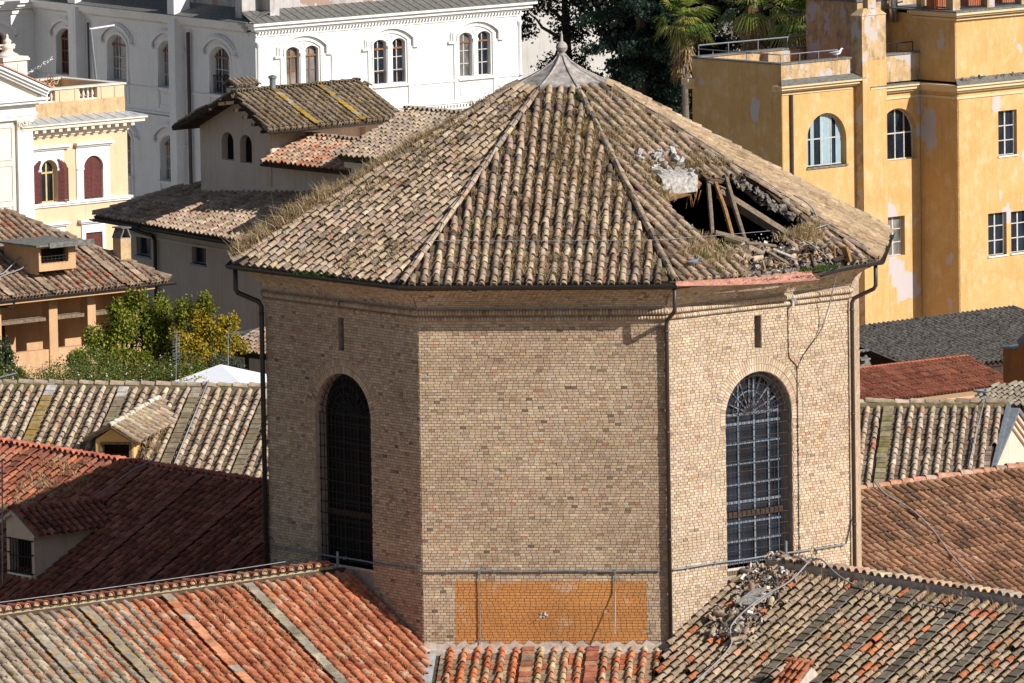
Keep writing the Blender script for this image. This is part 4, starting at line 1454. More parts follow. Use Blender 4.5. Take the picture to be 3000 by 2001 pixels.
# --- narrow roof under the painted patch
S3 = Slope((AP * math.sin(R(-TH)), -AP * math.cos(R(-TH)), 13.98), -TH, 20)
poly3 = [(-2.72, -0.02), (2.85, -0.02), (2.62, 1.6), (2.45, 2.4), (-2.8, 2.4)]
W3, r3 = wing('narrow roof of mixed orange and cream tiles below the orange wall patch', S3, poly3)
def col3(u, run, rng, what):
    if what == 'strip':
        return pick(rng, [(10, (0.40, 0.15, 0.09)), (5, (0.48, 0.27, 0.16)), (4, (0.30, 0.23, 0.17))], 0.12) + (0.0,)
    if what == 'pan':
        return pick(rng, [(10, (0.40, 0.29, 0.19)), (6, (0.31, 0.24, 0.17)), (5, (0.46, 0.16, 0.08))], 0.14) + (0.1,)
    if u < -0.7 or rng.random() < 0.16:
        return pick(rng, [(10, (0.58, 0.21, 0.09)), (5, (0.50, 0.16, 0.08)), (4, (0.55, 0.33, 0.2))], 0.12) + (0.0,)
    return pick(rng, [(10, (0.54, 0.33, 0.19)), (9, (0.52, 0.41, 0.25)), (4, (0.38, 0.27, 0.19)), (4, (0.50, 0.24, 0.14))], 0.10) + (0.05,)
lay(r3, S3, [(-2.55, 0.0), (2.84, 0.0), (2.62, 1.5), (2.4, 2.4), (-2.5, 2.4)], col3, dx=0.312, dy=0.262, u0=-0.43, seed=35, strips=lambda c: c in (0, 5), pan=0.2, jit=1.1, double=False)
mb = MB()
mb.slab(lambda u, r, n: S3(u, r, n), [(-2.95, 0.02), (-2.66, 0.02), (-2.66, 2.4), (-2.98, 2.4)], [], 0.0, 0.05)
mb.build('valley_sheet', 'zinc', W3)
f3 = Fr((0, 0), -TH)
mb = MB(); mb.box(f3, -2.7, 2.6, AP + 0.1, AP + 2.2, 4.0, 13.0); mb.build('wall', 'tan', W3)

# --- dark red roof in the tower's shade, left
S4 = Slope((-7.96, 10.10, 15.8), -50.08, 29)
poly4 = [(-13.5, 0.1), (1.6, 0.1), (5.0, 3.0), (5.0, 6.4), (-13.5, 6.4)]
W4, r4 = wing('wing at left with dark red tiles mostly in the shade of the tower', S4, poly4)
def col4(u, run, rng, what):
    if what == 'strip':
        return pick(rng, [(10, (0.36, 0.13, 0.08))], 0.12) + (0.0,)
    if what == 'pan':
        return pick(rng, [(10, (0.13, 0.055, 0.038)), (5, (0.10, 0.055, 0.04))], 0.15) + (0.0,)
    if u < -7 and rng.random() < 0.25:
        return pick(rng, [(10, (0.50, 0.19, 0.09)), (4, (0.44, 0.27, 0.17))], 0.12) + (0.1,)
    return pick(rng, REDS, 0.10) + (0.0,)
DH = [(-5.4, 4.75), (-3.85, 4.75), (-3.85, 1.6), (-5.6, 1.6)]
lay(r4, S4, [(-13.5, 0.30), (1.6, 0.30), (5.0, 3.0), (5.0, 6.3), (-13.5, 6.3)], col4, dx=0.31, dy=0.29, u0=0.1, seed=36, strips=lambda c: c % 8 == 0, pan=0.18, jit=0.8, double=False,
    occl=lambda p: p[0] > -7.6)
f4 = Fr((-7.96, 10.10), -50.08)
mb = MB(); mb.box(f4, -13.5, 1.7, -0.22, 0.13, 15.60, 15.755); mb.build('ridge_band', 'dormer', W4)
row_caps(r4, None, f4(-13.5, 0.0, 15.77), f4(1.6, 0.0, 15.77), f4.N, 0.245, lambda i, r, rng, w: pick(rng, [(10, (0.48, 0.16, 0.10)), (4, (0.40, 0.12, 0.08))], 0.10) + (0.0,), 37, limit=60)
mb = MB()
Sb = Slope((-7.96, 10.10, 15.7), -50.08 + 180, 29)
mb.slab(lambda u, r, n: Sb(u, r, n), [(-1.6, 0.2), (13.5, 0.2), (13.5, 5), (-3.5, 5)], [], -0.15, 0.0)
mb.box(f4, -13, 4, -4.5, 5.5, 4.0, 12.2)
mb.build('wall', 'tan', W4)
# its dormer
fd = Fr((-14.05, 10.06), -50.08)
mb = MB()
prof = [(-1.22, 12.9), (0.0, 12.9), (0.0, 14.50), (-0.84, 15.0), (-1.22, 14.78)]
dw = [(-1.06, 13.38), (-0.12, 13.38), (-0.12, 14.31), (-1.06, 14.31)]
mb.slab(lambda a, b, k: fd(a, k, b), prof, [dw], -0.25, 0.0)
mb.box(fd, -0.12, 0.0, -2.6, -0.25, 12.9, 14.50)
mb.box(fd, -1.22, -1.1, -2.6, -0.25, 12.9, 14.70)
dorm = mb.build('dormer', 'dormer', W4)
mb = MB(); mb.box(fd, -1.05, -0.13, -0.5, -0.3, 13.3, 14.4); mb.build('opening', 'shadeblack', W4)
mb = MB()
mb.box(fd, -1.06, -0.12, 0.01, 0.04, 13.40, 13.44); mb.box(fd, -1.06, -0.12, 0.01, 0.04, 13.84, 13.87)
for i in range(8): mb.box(fd, -1.05 + i * 0.13, -1.03 + i * 0.13, 0.012, 0.03, 13.38, 14.31)
for z in (13.4, 13.9, 14.28): mb.box(fd, -1.16, -1.04, 0.0, 0.05, z, z + 0.03); mb.box(fd, -0.14, -0.03, 0.0, 0.05, z, z + 0.03)
mb.build('window_bars', 'blackiron', W4)
mb = MB(); mb.box(fd, -1.1, -0.08, -0.2, 0.05, 13.33, 13.38); mb.build('sill', 'stonetrim', W4)
SD = Slope(fd(-0.84, 0.0, 15.06), 39.92, 30.5)
mb = MB()
mb.slab(lambda u, r, n: SD(u, r, n), [(-0.12, 0), (2.9, 0), (2.4, 1.02), (-0.12, 1.02)], [], -0.08, 0.0)
SD2 = Slope(fd(-0.84, 0.0, 15.06), 39.92 + 180, 30.5)
mb.slab(lambda u, r, n: SD2(u, r, n), [(-2.9, 0), (0.12, 0), (0.12, 0.55), (-2.4, 0.55)], [], -0.08, 0.0)
dr = mb.build('dormer_roof', 'dormer', W4)
WLOC[dr] = WLOC[W4]
lay(dr, SD, [(-0.1, 0.03), (2.85, 0.03), (2.4, 1.04), (-0.1, 1.04)], col4, dx=0.235, dy=0.25, u0=0.0, seed=38, pan=0.14, jit=0.7, double=False, nobj=60)
row_caps(dr, None, SD(-0.12, 0, 0.02), SD(2.9, 0, 0.02), (0, 0, 1), 0.33, lambda i, r, rng, w: pick(rng, REDS, 0.10) + (0.0,), 39, alongside=True, scale=1.0)

# --- brown roof right of the tower
S6 = Slope((7.72, 6.66, 15.8), 39.92, 25)
poly6 = [(-3.0, 0.02), (7.5, 0.02), (7.5, 6.8), (0.5, 6.8), (-4.6, 4.6)]
W6, r6 = wing('wing right of the tower with evenly brown barrel tiles', S6, poly6)
def col6(u, run, rng, what):
    if what == 'pan':
        return pick(rng, [(10, (0.30, 0.18, 0.115)), (5, (0.22, 0.135, 0.09))], 0.15) + (0.0,)
    return pick(rng, BROWN, 0.12) + (0.25 if u > 3.5 else 0.05,)
lay(r6, S6, [(-3.0, 0.10)] + [(7.5, 0.10)] + poly6[2:], col6, dx=0.25, dy=0.39, u0=0.0, kind='longcoppo', seed=41, pan=0.15, jit=0.6, double=False, scale=0.98, occl=lambda p: p[0] < 7.4)
f6 = Fr((7.72, 6.66), 39.92)
mb = MB(); mb.box(f6, -3.0, 7.5, -0.16, 0.05, 15.68, 15.83); mb.build('ridge_band', 'mossy', W6)
row_caps(r6, None, f6(-0.3, -0.02, 15.84), f6(7.5, -0.02, 15.84), (0, 0, 1), 0.42, lambda i, r, rng, w: pick(rng, [(10, (0.50, 0.27, 0.18)), (4, (0.45, 0.32, 0.24))], 0.10) + (0.0,), 42, alongside=True, scale=1.1, limit=30)
mb = MB()
Sb = Slope((7.72, 6.66, 15.7), 39.92 + 180, 25)
mb.slab(lambda u, r, n: Sb(u, r, n), [(-7.5, 0.1), (3.0, 0.1), (4.0, 4), (-7.5, 4)], [], -0.15, 0.0)
mb.box(f6, -3, 7.2, -3.6, 4.2, 4.0, 13.2)
mb.build('wall', 'tan', W6)

# --- long pale roof behind, left of the tower
S5 = Slope((-12.33, 28.55, 16.0), -14, 27)
poly5 = [(-6.5, 0.0), (7.0, 0.0), (7.0, 5.0), (-6.5, 5.0)]
W5, r5 = wing('long pale tiled roof left of the tower with a small yellow dormer', S5, poly5)
def col5(u, run, rng, what):
    lich = 0.15
    if -3.0 < u < -1.4: lich = 0.7
    elif u < -1 and rng.random() < .3: lich = 0.5
    if what == 'strip':
        if run < 0.55: return pick(rng, [(10, (0.60, 0.57, 0.52)), (5, (0.42, 0.36, 0.29))], 0.1) + (0.0,)
        if u < -1.5: return pick(rng, [(10, (0.38, 0.30, 0.14)), (6, (0.40, 0.30, 0.14))], 0.1) + (0.85,)
        return pick(rng, [(10, (0.30, 0.25, 0.17)), (6, (0.25, 0.22, 0.15))], 0.12) + (0.15,)
    if what == 'pan':
        return pick(rng, [(10, (0.24, 0.19, 0.135)), (6, (0.19, 0.155, 0.11)), (3, (0.3, 0.21, 0.14))], 0.12) + (lich * 0.7,)
    return pick(rng, PALE, 0.09) + (lich,)
DH5 = [(-0.12, 4.3), (1.12, 4.3), (1.12, 2.6), (-0.12, 2.6)]
lay(r5, S5, [(-6.5, 0.15), (7.0, 0.15), (7.0, 5.0), (-6.5, 5.0)], col5, dx=0.312, dy=0.25, u0=-2.33, seed=43, strips=lambda c: c in (0, 7, 14, 21, -7), pan=0.19, jit=0.9, double=False, holes=[DH5], occl=lambda p: p[0] > -8.2)
f5 = Fr((-12.33, 28.55), -14)
mb = MB(); mb.box(f5, -6.5, 7.0, -0.16, 0.06, 15.92, 16.07); mb.build('ridge_band', 'mossy', W5)
row_caps(r5, None, f5(-6.5, -0.04, 16.08), f5(7.0, -0.04, 16.08), (0, 0, 1), 0.46, lambda i, r, rng, w: pick(rng, PALE, 0.10) + (0.1,), 44, alongside=True, scale=1.0, limit=24)
mb = MB()
Sb = Slope((-12.33, 28.55, 15.9), -14 + 180, 27)
mb.slab(lambda u, r, n: Sb(u, r, n), [(-7.0, 0.1), (6.5, 0.1), (6.5, 2.2), (-7, 2.2)], [], -0.15, 0.0)
mb.box(f5, -6.5, 7, -2.0, 4.0, 4.0, 13.6)
mb.build('wall', 'tan', W5)
mb = MB()
mb.tube([S5(2.32, -0.12, 0.2), S5(2.32, 1.6, 0.17), S5(2.33, 3.6, 0.16)], 0.02, 5); mb.build('lightning_strap', 'cable', W5, True)
fd5 = Fr((-12.12, 25.17), -14)
mb = MB()
mb.slab(lambda a, b, k: fd5(a, k, b), [(-1.12, 13.9), (-0.93, 13.9), (-0.93, 14.82), (-0.12, 14.82), (-0.12, 13.9), (0, 13.9), (0, 14.92), (-0.6, 15.28), (-1.12, 14.92)], [], -0.2, 0.0)
mb.box(fd5, -0.14, 0.0, -2.4, -0.2, 13.9, 14.90)
mb.box(fd5, -1.12, -0.98, -2.4, -0.2, 13.9, 14.90)
mb.build('dormer', 'ochre', W5)
mb = MB(); mb.box(fd5, -0.95, -0.1, -0.5, -0.3, 13.8, 14.9); mb.build('opening', 'shadeblack', W5)
mb = MB(); mb.box(fd5, -0.97, -0.08, -0.06, 0.02, 14.80, 14.87); mb.box(fd5, -1.0, -0.92, -0.06, 0.02, 13.9, 14.82); mb.box(fd5, -0.13, -0.05, -0.06, 0.02, 13.9, 14.82); mb.build('door_frame', 'wood', W5)
_pk = fd5(-0.60, 0.12, 15.36)
_rd = (S5(1.05, 0.62, 0.14) - _pk)
_L = _rd.length
SE = free_slope(_pk, _rd, fd5.U * math.cos(R(27)) - Vector((0, 0, math.sin(R(27)))))
SE2 = free_slope(_pk, _rd, -fd5.U * math.cos(R(27)) - Vector((0, 0, math.sin(R(27)))))
mb = MB()
mb.slab(lambda u, r, n: SE(u, r, n), [(-0.1, 0), (_L, 0), (_L * 0.72, 0.95), (-0.1, 0.95)], [], -0.07, 0.0)
mb.slab(lambda u, r, n: SE2(u, r, n), [(-0.1, 0), (_L, 0), (_L * 0.6, 0.95), (-0.1, 0.95)], [], -0.07, 0.0)
dr5 = mb.build('dormer_roof', 'wood', W5)
WLOC[dr5] = WLOC[W5]
def col5d(u, run, rng, what): return pick(rng, PALE, 0.09) + (0.65,)
lay(dr5, SE, [(-0.1, 0.05), (_L, 0.05), (_L * 0.72, 0.98), (-0.1, 0.98)], col5d, dx=0.22, dy=0.22, seed=45, pan=0.14, double=False, nobj=40, scale=0.9)
lay(dr5, SE2, [(-0.1, 0.05), (_L, 0.05), (_L * 0.6, 0.98), (-0.1, 0.98)], col5d, dx=0.22, dy=0.22, seed=46, pan=0.14, double=False, nobj=0, scale=0.9)
row_caps(dr5, None, SE(-0.1, 0, 0.02), SE(_L, 0, 0.02), (0, 0, 1), 0.28, lambda i, r, rng, w: pick(rng, [(4, (0.55, 0.50, 0.42))], 0.10) + (0.4,), 47, alongside=True, scale=0.95)

# --- pale roof right of the tower, ending in a pedimented gable
S5r = Slope((10.45, 21.83, 16.0), -8, 27)
poly5r = [(-4.0, 0.0), (1.98, 0.0), (1.80, 2.0), (1.62, 4.2), (-4.0, 4.2)]
W7, r7 = wing('pale tiled roof right of the tower ending in a moulded gable', S5r, poly5r)
def col7(u, run, rng, what):
    if what == 'strip':
        return pick(rng, [(10, (0.30, 0.26, 0.16)), (6, (0.26, 0.23, 0.10))], 0.12) + (0.2,)
    if what == 'pan':
        return pick(rng, [(10, (0.25, 0.20, 0.15)), (6, (0.20, 0.16, 0.12))], 0.12) + (0.0,)
    if rng.random() < 0.02: return (0.5, 0.2, 0.11, 0)
    return pick(rng, PALE, 0.09) + (0.02,)
lay(r7, S5r, [(-4.0, 0.15), (1.92, 0.15), (1.72, 2.0), (1.55, 4.2), (-4.0, 4.2)], col7, dx=0.305, dy=0.25, u0=-1.30, seed=48, strips=lambda c: c in (0, 11), pan=0.19, jit=0.9, double=False, occl=lambda p: p[0] < 8.3)
f7 = Fr((10.45, 21.83), -8)
mb = MB(); mb.box(f7, -4.0, 2.0, -0.16, 0.06, 15.92, 16.06); mb.build('ridge_band', 'mossy', W7)
row_caps(r7, None, f7(-4.0, -0.04, 16.07), f7(2.0, -0.04, 16.07), (0, 0, 1), 0.42, lambda i, r, rng, w: pick(rng, PALE, 0.10) + (0.1,), 49, alongside=True, scale=1.0)
mb = MB(); mb.tube([S5r(1.36, -0.1, 0.2), S5r(1.25, 1.2, 0.17), S5r(1.12, 2.8, 0.16)], 0.018, 5); mb.build('lightning_strap', 'cable', W7, True)
mb = MB(); mb.slab(lambda u, r, n: S5r(u, r, n), [(1.96, 0.0), (2.08, 0.0), (1.78, 3.6), (1.66, 3.6)], [], -0.05, 0.06); mb.build('rake_flashing', 'greymetal', W7)
# gable wall: faces right, with raking mouldings
fg = Fr(S5r(2.02, 0.05)[0:2], 70)
gz = lambda r: 16.0 - r * math.tan(R(27))
mb = MB()
mb.slab(lambda a, b, k: fg(a, k, b), [(-3.2, 12.5), (3.2, 12.5), (3.2, 14.3), (0.0, 15.9), (-3.2, 14.3)], [], -0.2, 0.0)
mb.box(f7, -3.5, 1.6, -3.2, -0.2, 4, 14.3)
mb.build('gable_wall', 'beige', W7)
for i, (w, n1) in enumerate(((0.10, 0.32), (0.10, 0.24), (0.12, 0.15), (0.10, 0.08))):
    mb = MB()
    o = 0.02 + 0.13 * i
    mb.band(lambda a, b, k: fg(a, k, b), [(-3.1, 14.22 - o), (0.0, 15.86 - o), (3.1, 14.22 - o)], w, 0.001 + i * 0.002, n1)
    mb.build('raking_moulding', 'dormer' if i else 'greymetal', W7)
mb = MB()
mb.band(lambda a, b, k: fg(a, k, b), [(-3.1, 13.6), (3.1, 13.6)], 0.22, 0.001, 0.25)
mb.build('string_moulding', 'stonetrim', W7)

# ================================================================== rubble and dry grass on the roofs
rng = random.Random(81)
mb = MB()
for i in range(620):
    t = abs(rng.gauss(0, 0.5))
    run = 0.35 + rng.random() ** 1.3 * 2.4
    u = 0.25 + 0.45 * run * 0.6 + rng.gauss(0.75, 0.42)
    if u < 0.15: continue
    mb.chunk(S2(u, run, 0.10 + rng.uniform(0, 0.07)), rng.choice((0.06, 0.08, 0.12, 0.2)) * rng.uniform(.7, 1.3), rng, pick(rng, RUB, 0.2) + (0,))
for i in range(90):
    u = rng.uniform(0.3, 1.9)
    mb.chunk(f2(u, rng.uniform(-.2, .2), 15.95 + rng.uniform(0, .10)), rng.uniform(.06, .24), rng, pick(rng, RUB, 0.2) + (0,))
mb.build('fallen_rubble', ATTR, attr=True, kind='stuff')
for i in range(26):
    run = 0.5 + rng.random() * 2.2
    u = max(0.25, 0.5 + 0.3 * run + rng.gauss(0.3, 0.4))
    X, Y, Z = rnd_axes(S2.N, 0.28)
    loose_tile('broken_tile', 'loose tile fallen among white rubble on the lower right roof', 'fallen tiles on the lower right roof', S2(u, run, 0.10), X, Y, Z, pick(rng, TP, 0.12), scale=rng.uniform(0.8, 1.05))
mb = MB()
a = S2(1.45, 1.42, 0.17)
e1, e2 = S2.U * 0.36, (S2.D * -0.30 + S2.U * 0.05)
n_ = S2.N * 0.05
mb.hexa([a - e1 - e2, a + e1 * 0.8 - e2, a + e1 + e2, a - e1 * 0.9 + e2, a - e1 - e2 + n_, a + e1 * 0.8 - e2 + n_, a + e1 + e2 + n_, a - e1 * 0.9 + e2 + n_])
mb.build('broken_slab', 'plaster', label='flat pale slab lying in the rubble on the lower right roof', cat='stone slab')
HT = thing('roof_hatch', 'small orange tiled hood at the bottom edge of the lower right roof', 'roof hatch', tuple(S2(5.3, 3.45, 0.0)))
SHa = free_slope(S2(5.0, 3.35, 0.42), S2.U, S2.D * 0.9 + Vector((0, 0, -0.25)))
mb = MB(); mb.slab(lambda u, r, n: SHa(u, r, n), [(0, 0), (0.75, 0), (0.75, 0.7), (0, 0.7)], [], -0.3, -0.02)
hr = mb.build('roof', 'render', HT); WLOC[hr] = WLOC[HT]
lay(hr, SHa, [(0.02, 0.02), (0.74, 0.02), (0.74, 0.72), (0.02, 0.72)], lambda u, r, g, w: pick(g, [(6, (0.52, 0.20, 0.10)), (3, (0.46, 0.16, 0.085))], 0.1) + (0.0,), dx=0.2, dy=0.26, u0=0.1, seed=92, pan=0.12, scale=0.8, double=False, nobj=30)
row_caps(hr, None, SHa(-0.05, 0, 0.0), SHa(0.8, 0, 0.0), (0, 0, 1), 0.28, lambda i, r, g, w: (0.52, 0.2, 0.1, 0.0), 93, alongside=True, scale=0.9)
mb = MB()
mb.tube(sm([f2(1.95, 0.15, 16.05), S2(2.0, 0.75, 0.2), S2(1.8, 1.6, 0.3), S2(1.75, 2.4, 0.24), S2(2.3, 3.0, 0.16), S2(2.35, 4.2, 0.14), S2(2.4, 4.9, 0.14)]), 0.022, 6)
mb.build('fallen_cable', 'cable', label='grey cable hanging down over the rubble of the lower right roof', cat='cable', smooth=True)
mb = MB()
mb.tube(sm([f2(2.0, 0.15, 16.05), f2(2.35, 0.12, 16.12), f2(3.2, 0.35, 15.85), f2(4.3, 0.6, 15.68), f2(5.4, 0.72, 15.60), f2(6.6, 0.78, 15.58), f2(8.2, 0.9, 15.56)]), 0.02, 6)
mb.build('fallen_cable', 'cable', label='grey cable running right along the ridge of the lower right roof', cat='cable', smooth=True)
mb = MB()
mb.tube(sm([S6(0.30, -0.05, 0.2), S6(0.25, 0.5, 0.16), S6(0.45, 1.2, 0.16), S6(0.35, 2.1, 0.16), S6(0.05, 3.0, 0.16), S6(-0.1, 3.5, 0.17), S6(-0.25, 4.3, 0.16)]), 0.02, 6)
mb.build('roof_cable', 'cable', label='pale cable sagging down over the even brown roof on the right', cat='cable', smooth=True)
mb = MB()
pa, pb = Vector((-14.05, -11.5, 15.98)), Vector((-6.32, -3.95, 15.86))
mb.tube([pa + (pb - pa) * (i / 20) - Vector((0, 0, 0.03 * (1 - (2 * i / 20 - 1) ** 2))) for i in range(21)], 0.010, 5)
mb.build('overhead_wire', 'cable', label='thin pale wire strung above the ridge of the orange roof', cat='wire')
mb = MB()
mb.tube(sm([S4(-4.6, 0.05, 0.2), S4(-4.9, 0.5, 0.2), S4(-5.1, 1.2, 0.17), S4(-5.35, 2.0, 0.15)]), 0.016, 5)
mb.build('roof_cable', 'cable', label='grey cable crossing the red roof above its dormer', cat='cable')

# dry grass blades: clumps rooted in the joints between the tile rows
def grass(name, clumps, seed, label=None):
    """clumps: (point, normal, n blades, length, colour list)"""
    rng = np.random.default_rng(seed)
    V, C = [], []
    for p, nrm, n, ln, pal in clumps:
        p = np.array(p); nrm = np.array(nrm)
        base = p + rng.normal(0, 0.055 + ln * 0.12, (n, 3)) * np.array([1, 1, 0.35])
        L = ln * rng.uniform(0.35, 1.15, n)
        dirs = nrm * 0.65 + np.array([0, 0, 0.55]) + rng.normal(0, 0.42, (n, 3))
        dirs /= np.linalg.norm(dirs, axis=1)[:, None]
        side = np.cross(dirs, rng.normal(0, 1, (n, 3)))
        side /= np.linalg.norm(side, axis=1)[:, None]
        w = 0.0045 + 0.0045 * rng.random(n)
        bend = rng.normal(0, 0.3, (n, 3)) * L[:, None]
        mid = base + dirs * (L * 0.55)[:, None]
        tip = base + dirs * L[:, None] + bend * 0.5 - np.array([0, 0, 0.12]) * L[:, None]
        sw = side * w[:, None]
        V.append(np.stack([base - sw, base + sw, mid + sw * 0.8, mid - sw * 0.8], 1))
        V.append(np.stack([mid - sw * 0.8, mid + sw * 0.8, tip + sw * 0.3, tip - sw * 0.3], 1))
        idx = rng.integers(0, len(pal), n)
        c = np.array(pal)[idx] * rng.uniform(0.75, 1.25, (n, 1))
        c = np.concatenate([c, np.zeros((n, 1))], 1)
        C += [c, c]
    V = np.concatenate(V); C = np.concatenate(C)
    n = len(V)
    me = quadmesh(name, V.reshape(-1, 3), np.arange(n * 4).reshape(-1, 4), np.zeros(n, bool), GRASS, np.repeat(C, 4, 0))
    o = bpy.data.objects.new(name, me)
    COL.objects.link(o)
    return setp(o, label, None, None, 'stuff')
STRAW = [(0.44, 0.325, 0.175), (0.36, 0.255, 0.13), (0.50, 0.39, 0.23), (0.29, 0.195, 0.10)]
DRYB = [(0.26, 0.18, 0.09), (0.34, 0.24, 0.11), (0.20, 0.14, 0.07)]
GREEN = [(0.06, 0.11, 0.02), (0.09, 0.13, 0.025), (0.05, 0.08, 0.02)]
rng = random.Random(91)
cl = []
for nm, n in (('front', 560), ('left', 330), ('right', 330)):
    s = SL[nm]
    cen = [(rng.uniform(-2, 2), rng.uniform(-6, -0.4)) for _ in range(12)]
    for i in range(n):
        if rng.random() < 0.55:
            c = rng.choice(cen)
            u, run = c[0] + rng.gauss(0, 0.45), c[1] + rng.gauss(0, 0.4)
        else:
            run = -rng.random() * 6.6
            u = rng.uniform(-1, 1) * (EAVE_AP + run) * T22
        if run > -0.05 or run < -6.8 or abs(u) > (EAVE_AP + run) * T22 - 0.1: continue
        if nm == 'right' and (inpoly(u, run, HOLE) or inpoly(u, run, BREAK)): continue
        # snap to a pan between two rows
        u = (math.floor(u / 0.281) + 0.5) * 0.281 + (0.06 if nm == 'front' else 0) + rng.gauss(0, 0.03)
        k = rng.random()
        cl.append((s(u, run, 0.03), s.N, rng.randint(14, 34), rng.uniform(0.09, 0.20), STRAW if k < 0.5 else (DRYB if k < 0.94 else GREEN)))
s = SL['right']
for i in range(90):
    cl.append((s(rng.gauss(-1.6, 0.35), rng.gauss(-0.72, 0.22), 0.05), s.N, 30, rng.uniform(.12, .24), STRAW if rng.random() < .85 else GREEN))
for i in range(55):
    cl.append((s(rng.gauss(1.75, 0.25), rng.gauss(-0.95, 0.12), 0.05), s.N, 34, rng.uniform(.16, .34), STRAW))
for i in range(40):
    t = rng.random()
    cl.append((s(-1.25 + .5 * t + rng.gauss(0, .12), -2.6 - 1.5 * t, 0.05), s.N, 22, rng.uniform(.1, .2), STRAW if rng.random() < .9 else GREEN))
for i in range(60):
    t = rng.random()
    cl.append((s(-.2 + 1.5 * t, -3.55 - .3 * t + rng.gauss(0, .15), 0.08), s.N, 16, rng.uniform(.1, .2), DRYB))
# tall straw along the far left hip, seen against the houses behind
s = SL['farleft']
for i in range(430):
    run = -rng.random() * 4.6 - 0.15
    w = (EAVE_AP + run) * T22
    u = w - abs(rng.gauss(0, 0.5)) - 0.02
    cl.append((s(u, run, 0.03), s.N, rng.randint(12, 26), rng.uniform(0.22, 0.52) * (1.15 if run > -2.6 else 0.7), STRAW))
for i in range(60):
    run = -4.6 - rng.random() * 2
    w = (EAVE_AP + run) * T22
    cl.append((s(w - 0.05, run, 0.06), s.N, 8, rng.uniform(0.12, 0.3), DRYB))
grass('roof_grass', cl, 5)
cl = []
for i in range(260):
    cl.append((S2(rng.uniform(0.3, 12.5), rng.uniform(0.5, 4.6), 0.04), S2.N, rng.randint(8, 18), rng.uniform(0.08, 0.17), DRYB if rng.random() < .7 else STRAW))
for i in range(46):
    cl.append((S2(rng.uniform(2.0, 11), rng.uniform(0.36, 0.5), 0.05), S2.N, 7, rng.uniform(0.15, 0.4), DRYB))
for i in range(170):
    cl.append((S1(rng.uniform(-5.5, -0.6), rng.uniform(0.3, 4.6), 0.06), S1.N, rng.randint(5, 14), rng.uniform(0.08, 0.18), STRAW))
for i in range(120):
    cl.append((S4(rng.gauss(-7.4, 0.9), rng.uniform(0.4, 3.2), 0.05), S4.N, rng.randint(14, 30), rng.uniform(0.10, 0.22), STRAW))
for i in range(110):
    cl.append((S4(rng.uniform(-5, 2.5), rng.uniform(0.4, 5.5), 0.05), S4.N, rng.randint(6, 12), rng.uniform(0.10, 0.2), DRYB))
for i in range(46):
    cl.append((S5(1.45 + rng.gauss(0, .14), rng.uniform(1.6, 3.4), 0.04), S5.N, 16, rng.uniform(0.10, 0.24), STRAW))
grass('wing_grass', cl, 6)
# green moss in the gutters
cl = []
a, b = eave_pt(-67.5, 0.05, -0.03), eave_pt(-22.5, 0.05, -0.03)
for i in range(60):
    t = 0.40 + 0.20 * rng.random()
    cl.append((a + (b - a) * t, (0, 0, 1), 30, rng.uniform(.05, .10), GREEN))
a, b = eave_pt(22.5, 0.08, -0.13), eave_pt(67.5, 0.05, -0.03)
for i in range(60):
    t = 0.62 + 0.17 * rng.random()
    cl.append((a + (b - a) * t, (0, 0, 1), 30, rng.uniform(.04, .09), GREEN))
grass('gutter_moss', cl, 7)

# ================================================================== BUILDINGS BEHIND
def walls(mb, fr, u0, u1, z0, z1, holes=(), thick=0.3, n=0.0):
    """wall rectangle with openings; split between openings so that each piece has one"""
    holes = list(holes)
    if len(holes) > 1:
        bb = [(min(p[0] for p in h), max(p[0] for p in h), min(p[1] for p in h), max(p[1] for p in h)) for h in holes]
        for ax in (0, 1):
            for i in range(len(holes)):
                c = bb[i][2 * ax + 1]
                after = [b[2 * ax] for b in bb if b[2 * ax] >= c - 1e-6]
                if after and all(b[2 * ax + 1] <= c + 1e-6 or b[2 * ax] >= c - 1e-6 for b in bb):
                    m = (c + min(after)) / 2
                    A = [h for h, b in zip(holes, bb) if b[2 * ax + 1] <= m]
                    B = [h for h, b in zip(holes, bb) if b[2 * ax + 1] > m]
                    if ax == 0:
                        walls(mb, fr, u0, m, z0, z1, A, thick, n); walls(mb, fr, m, u1, z0, z1, B, thick, n)
                    else:
                        walls(mb, fr, u0, u1, z0, m, A, thick, n); walls(mb, fr, u0, u1, m, z1, B, thick, n)
                    return
    mb.slab(lambda a, b, k: fr(a, k, b), [(u0, z0), (u1, z0), (u1, z1), (u0, z1)], holes, n - thick, n)

def moulding(mb, fr, u0, u1, prof):
    """horizontal moulding: prof = list of (z0, z1, projection), ends running past by the projection"""
    for z0, z1, p in prof:
        mb.box(fr, u0 - p, u1 + p, -0.1, p, z0, z1)

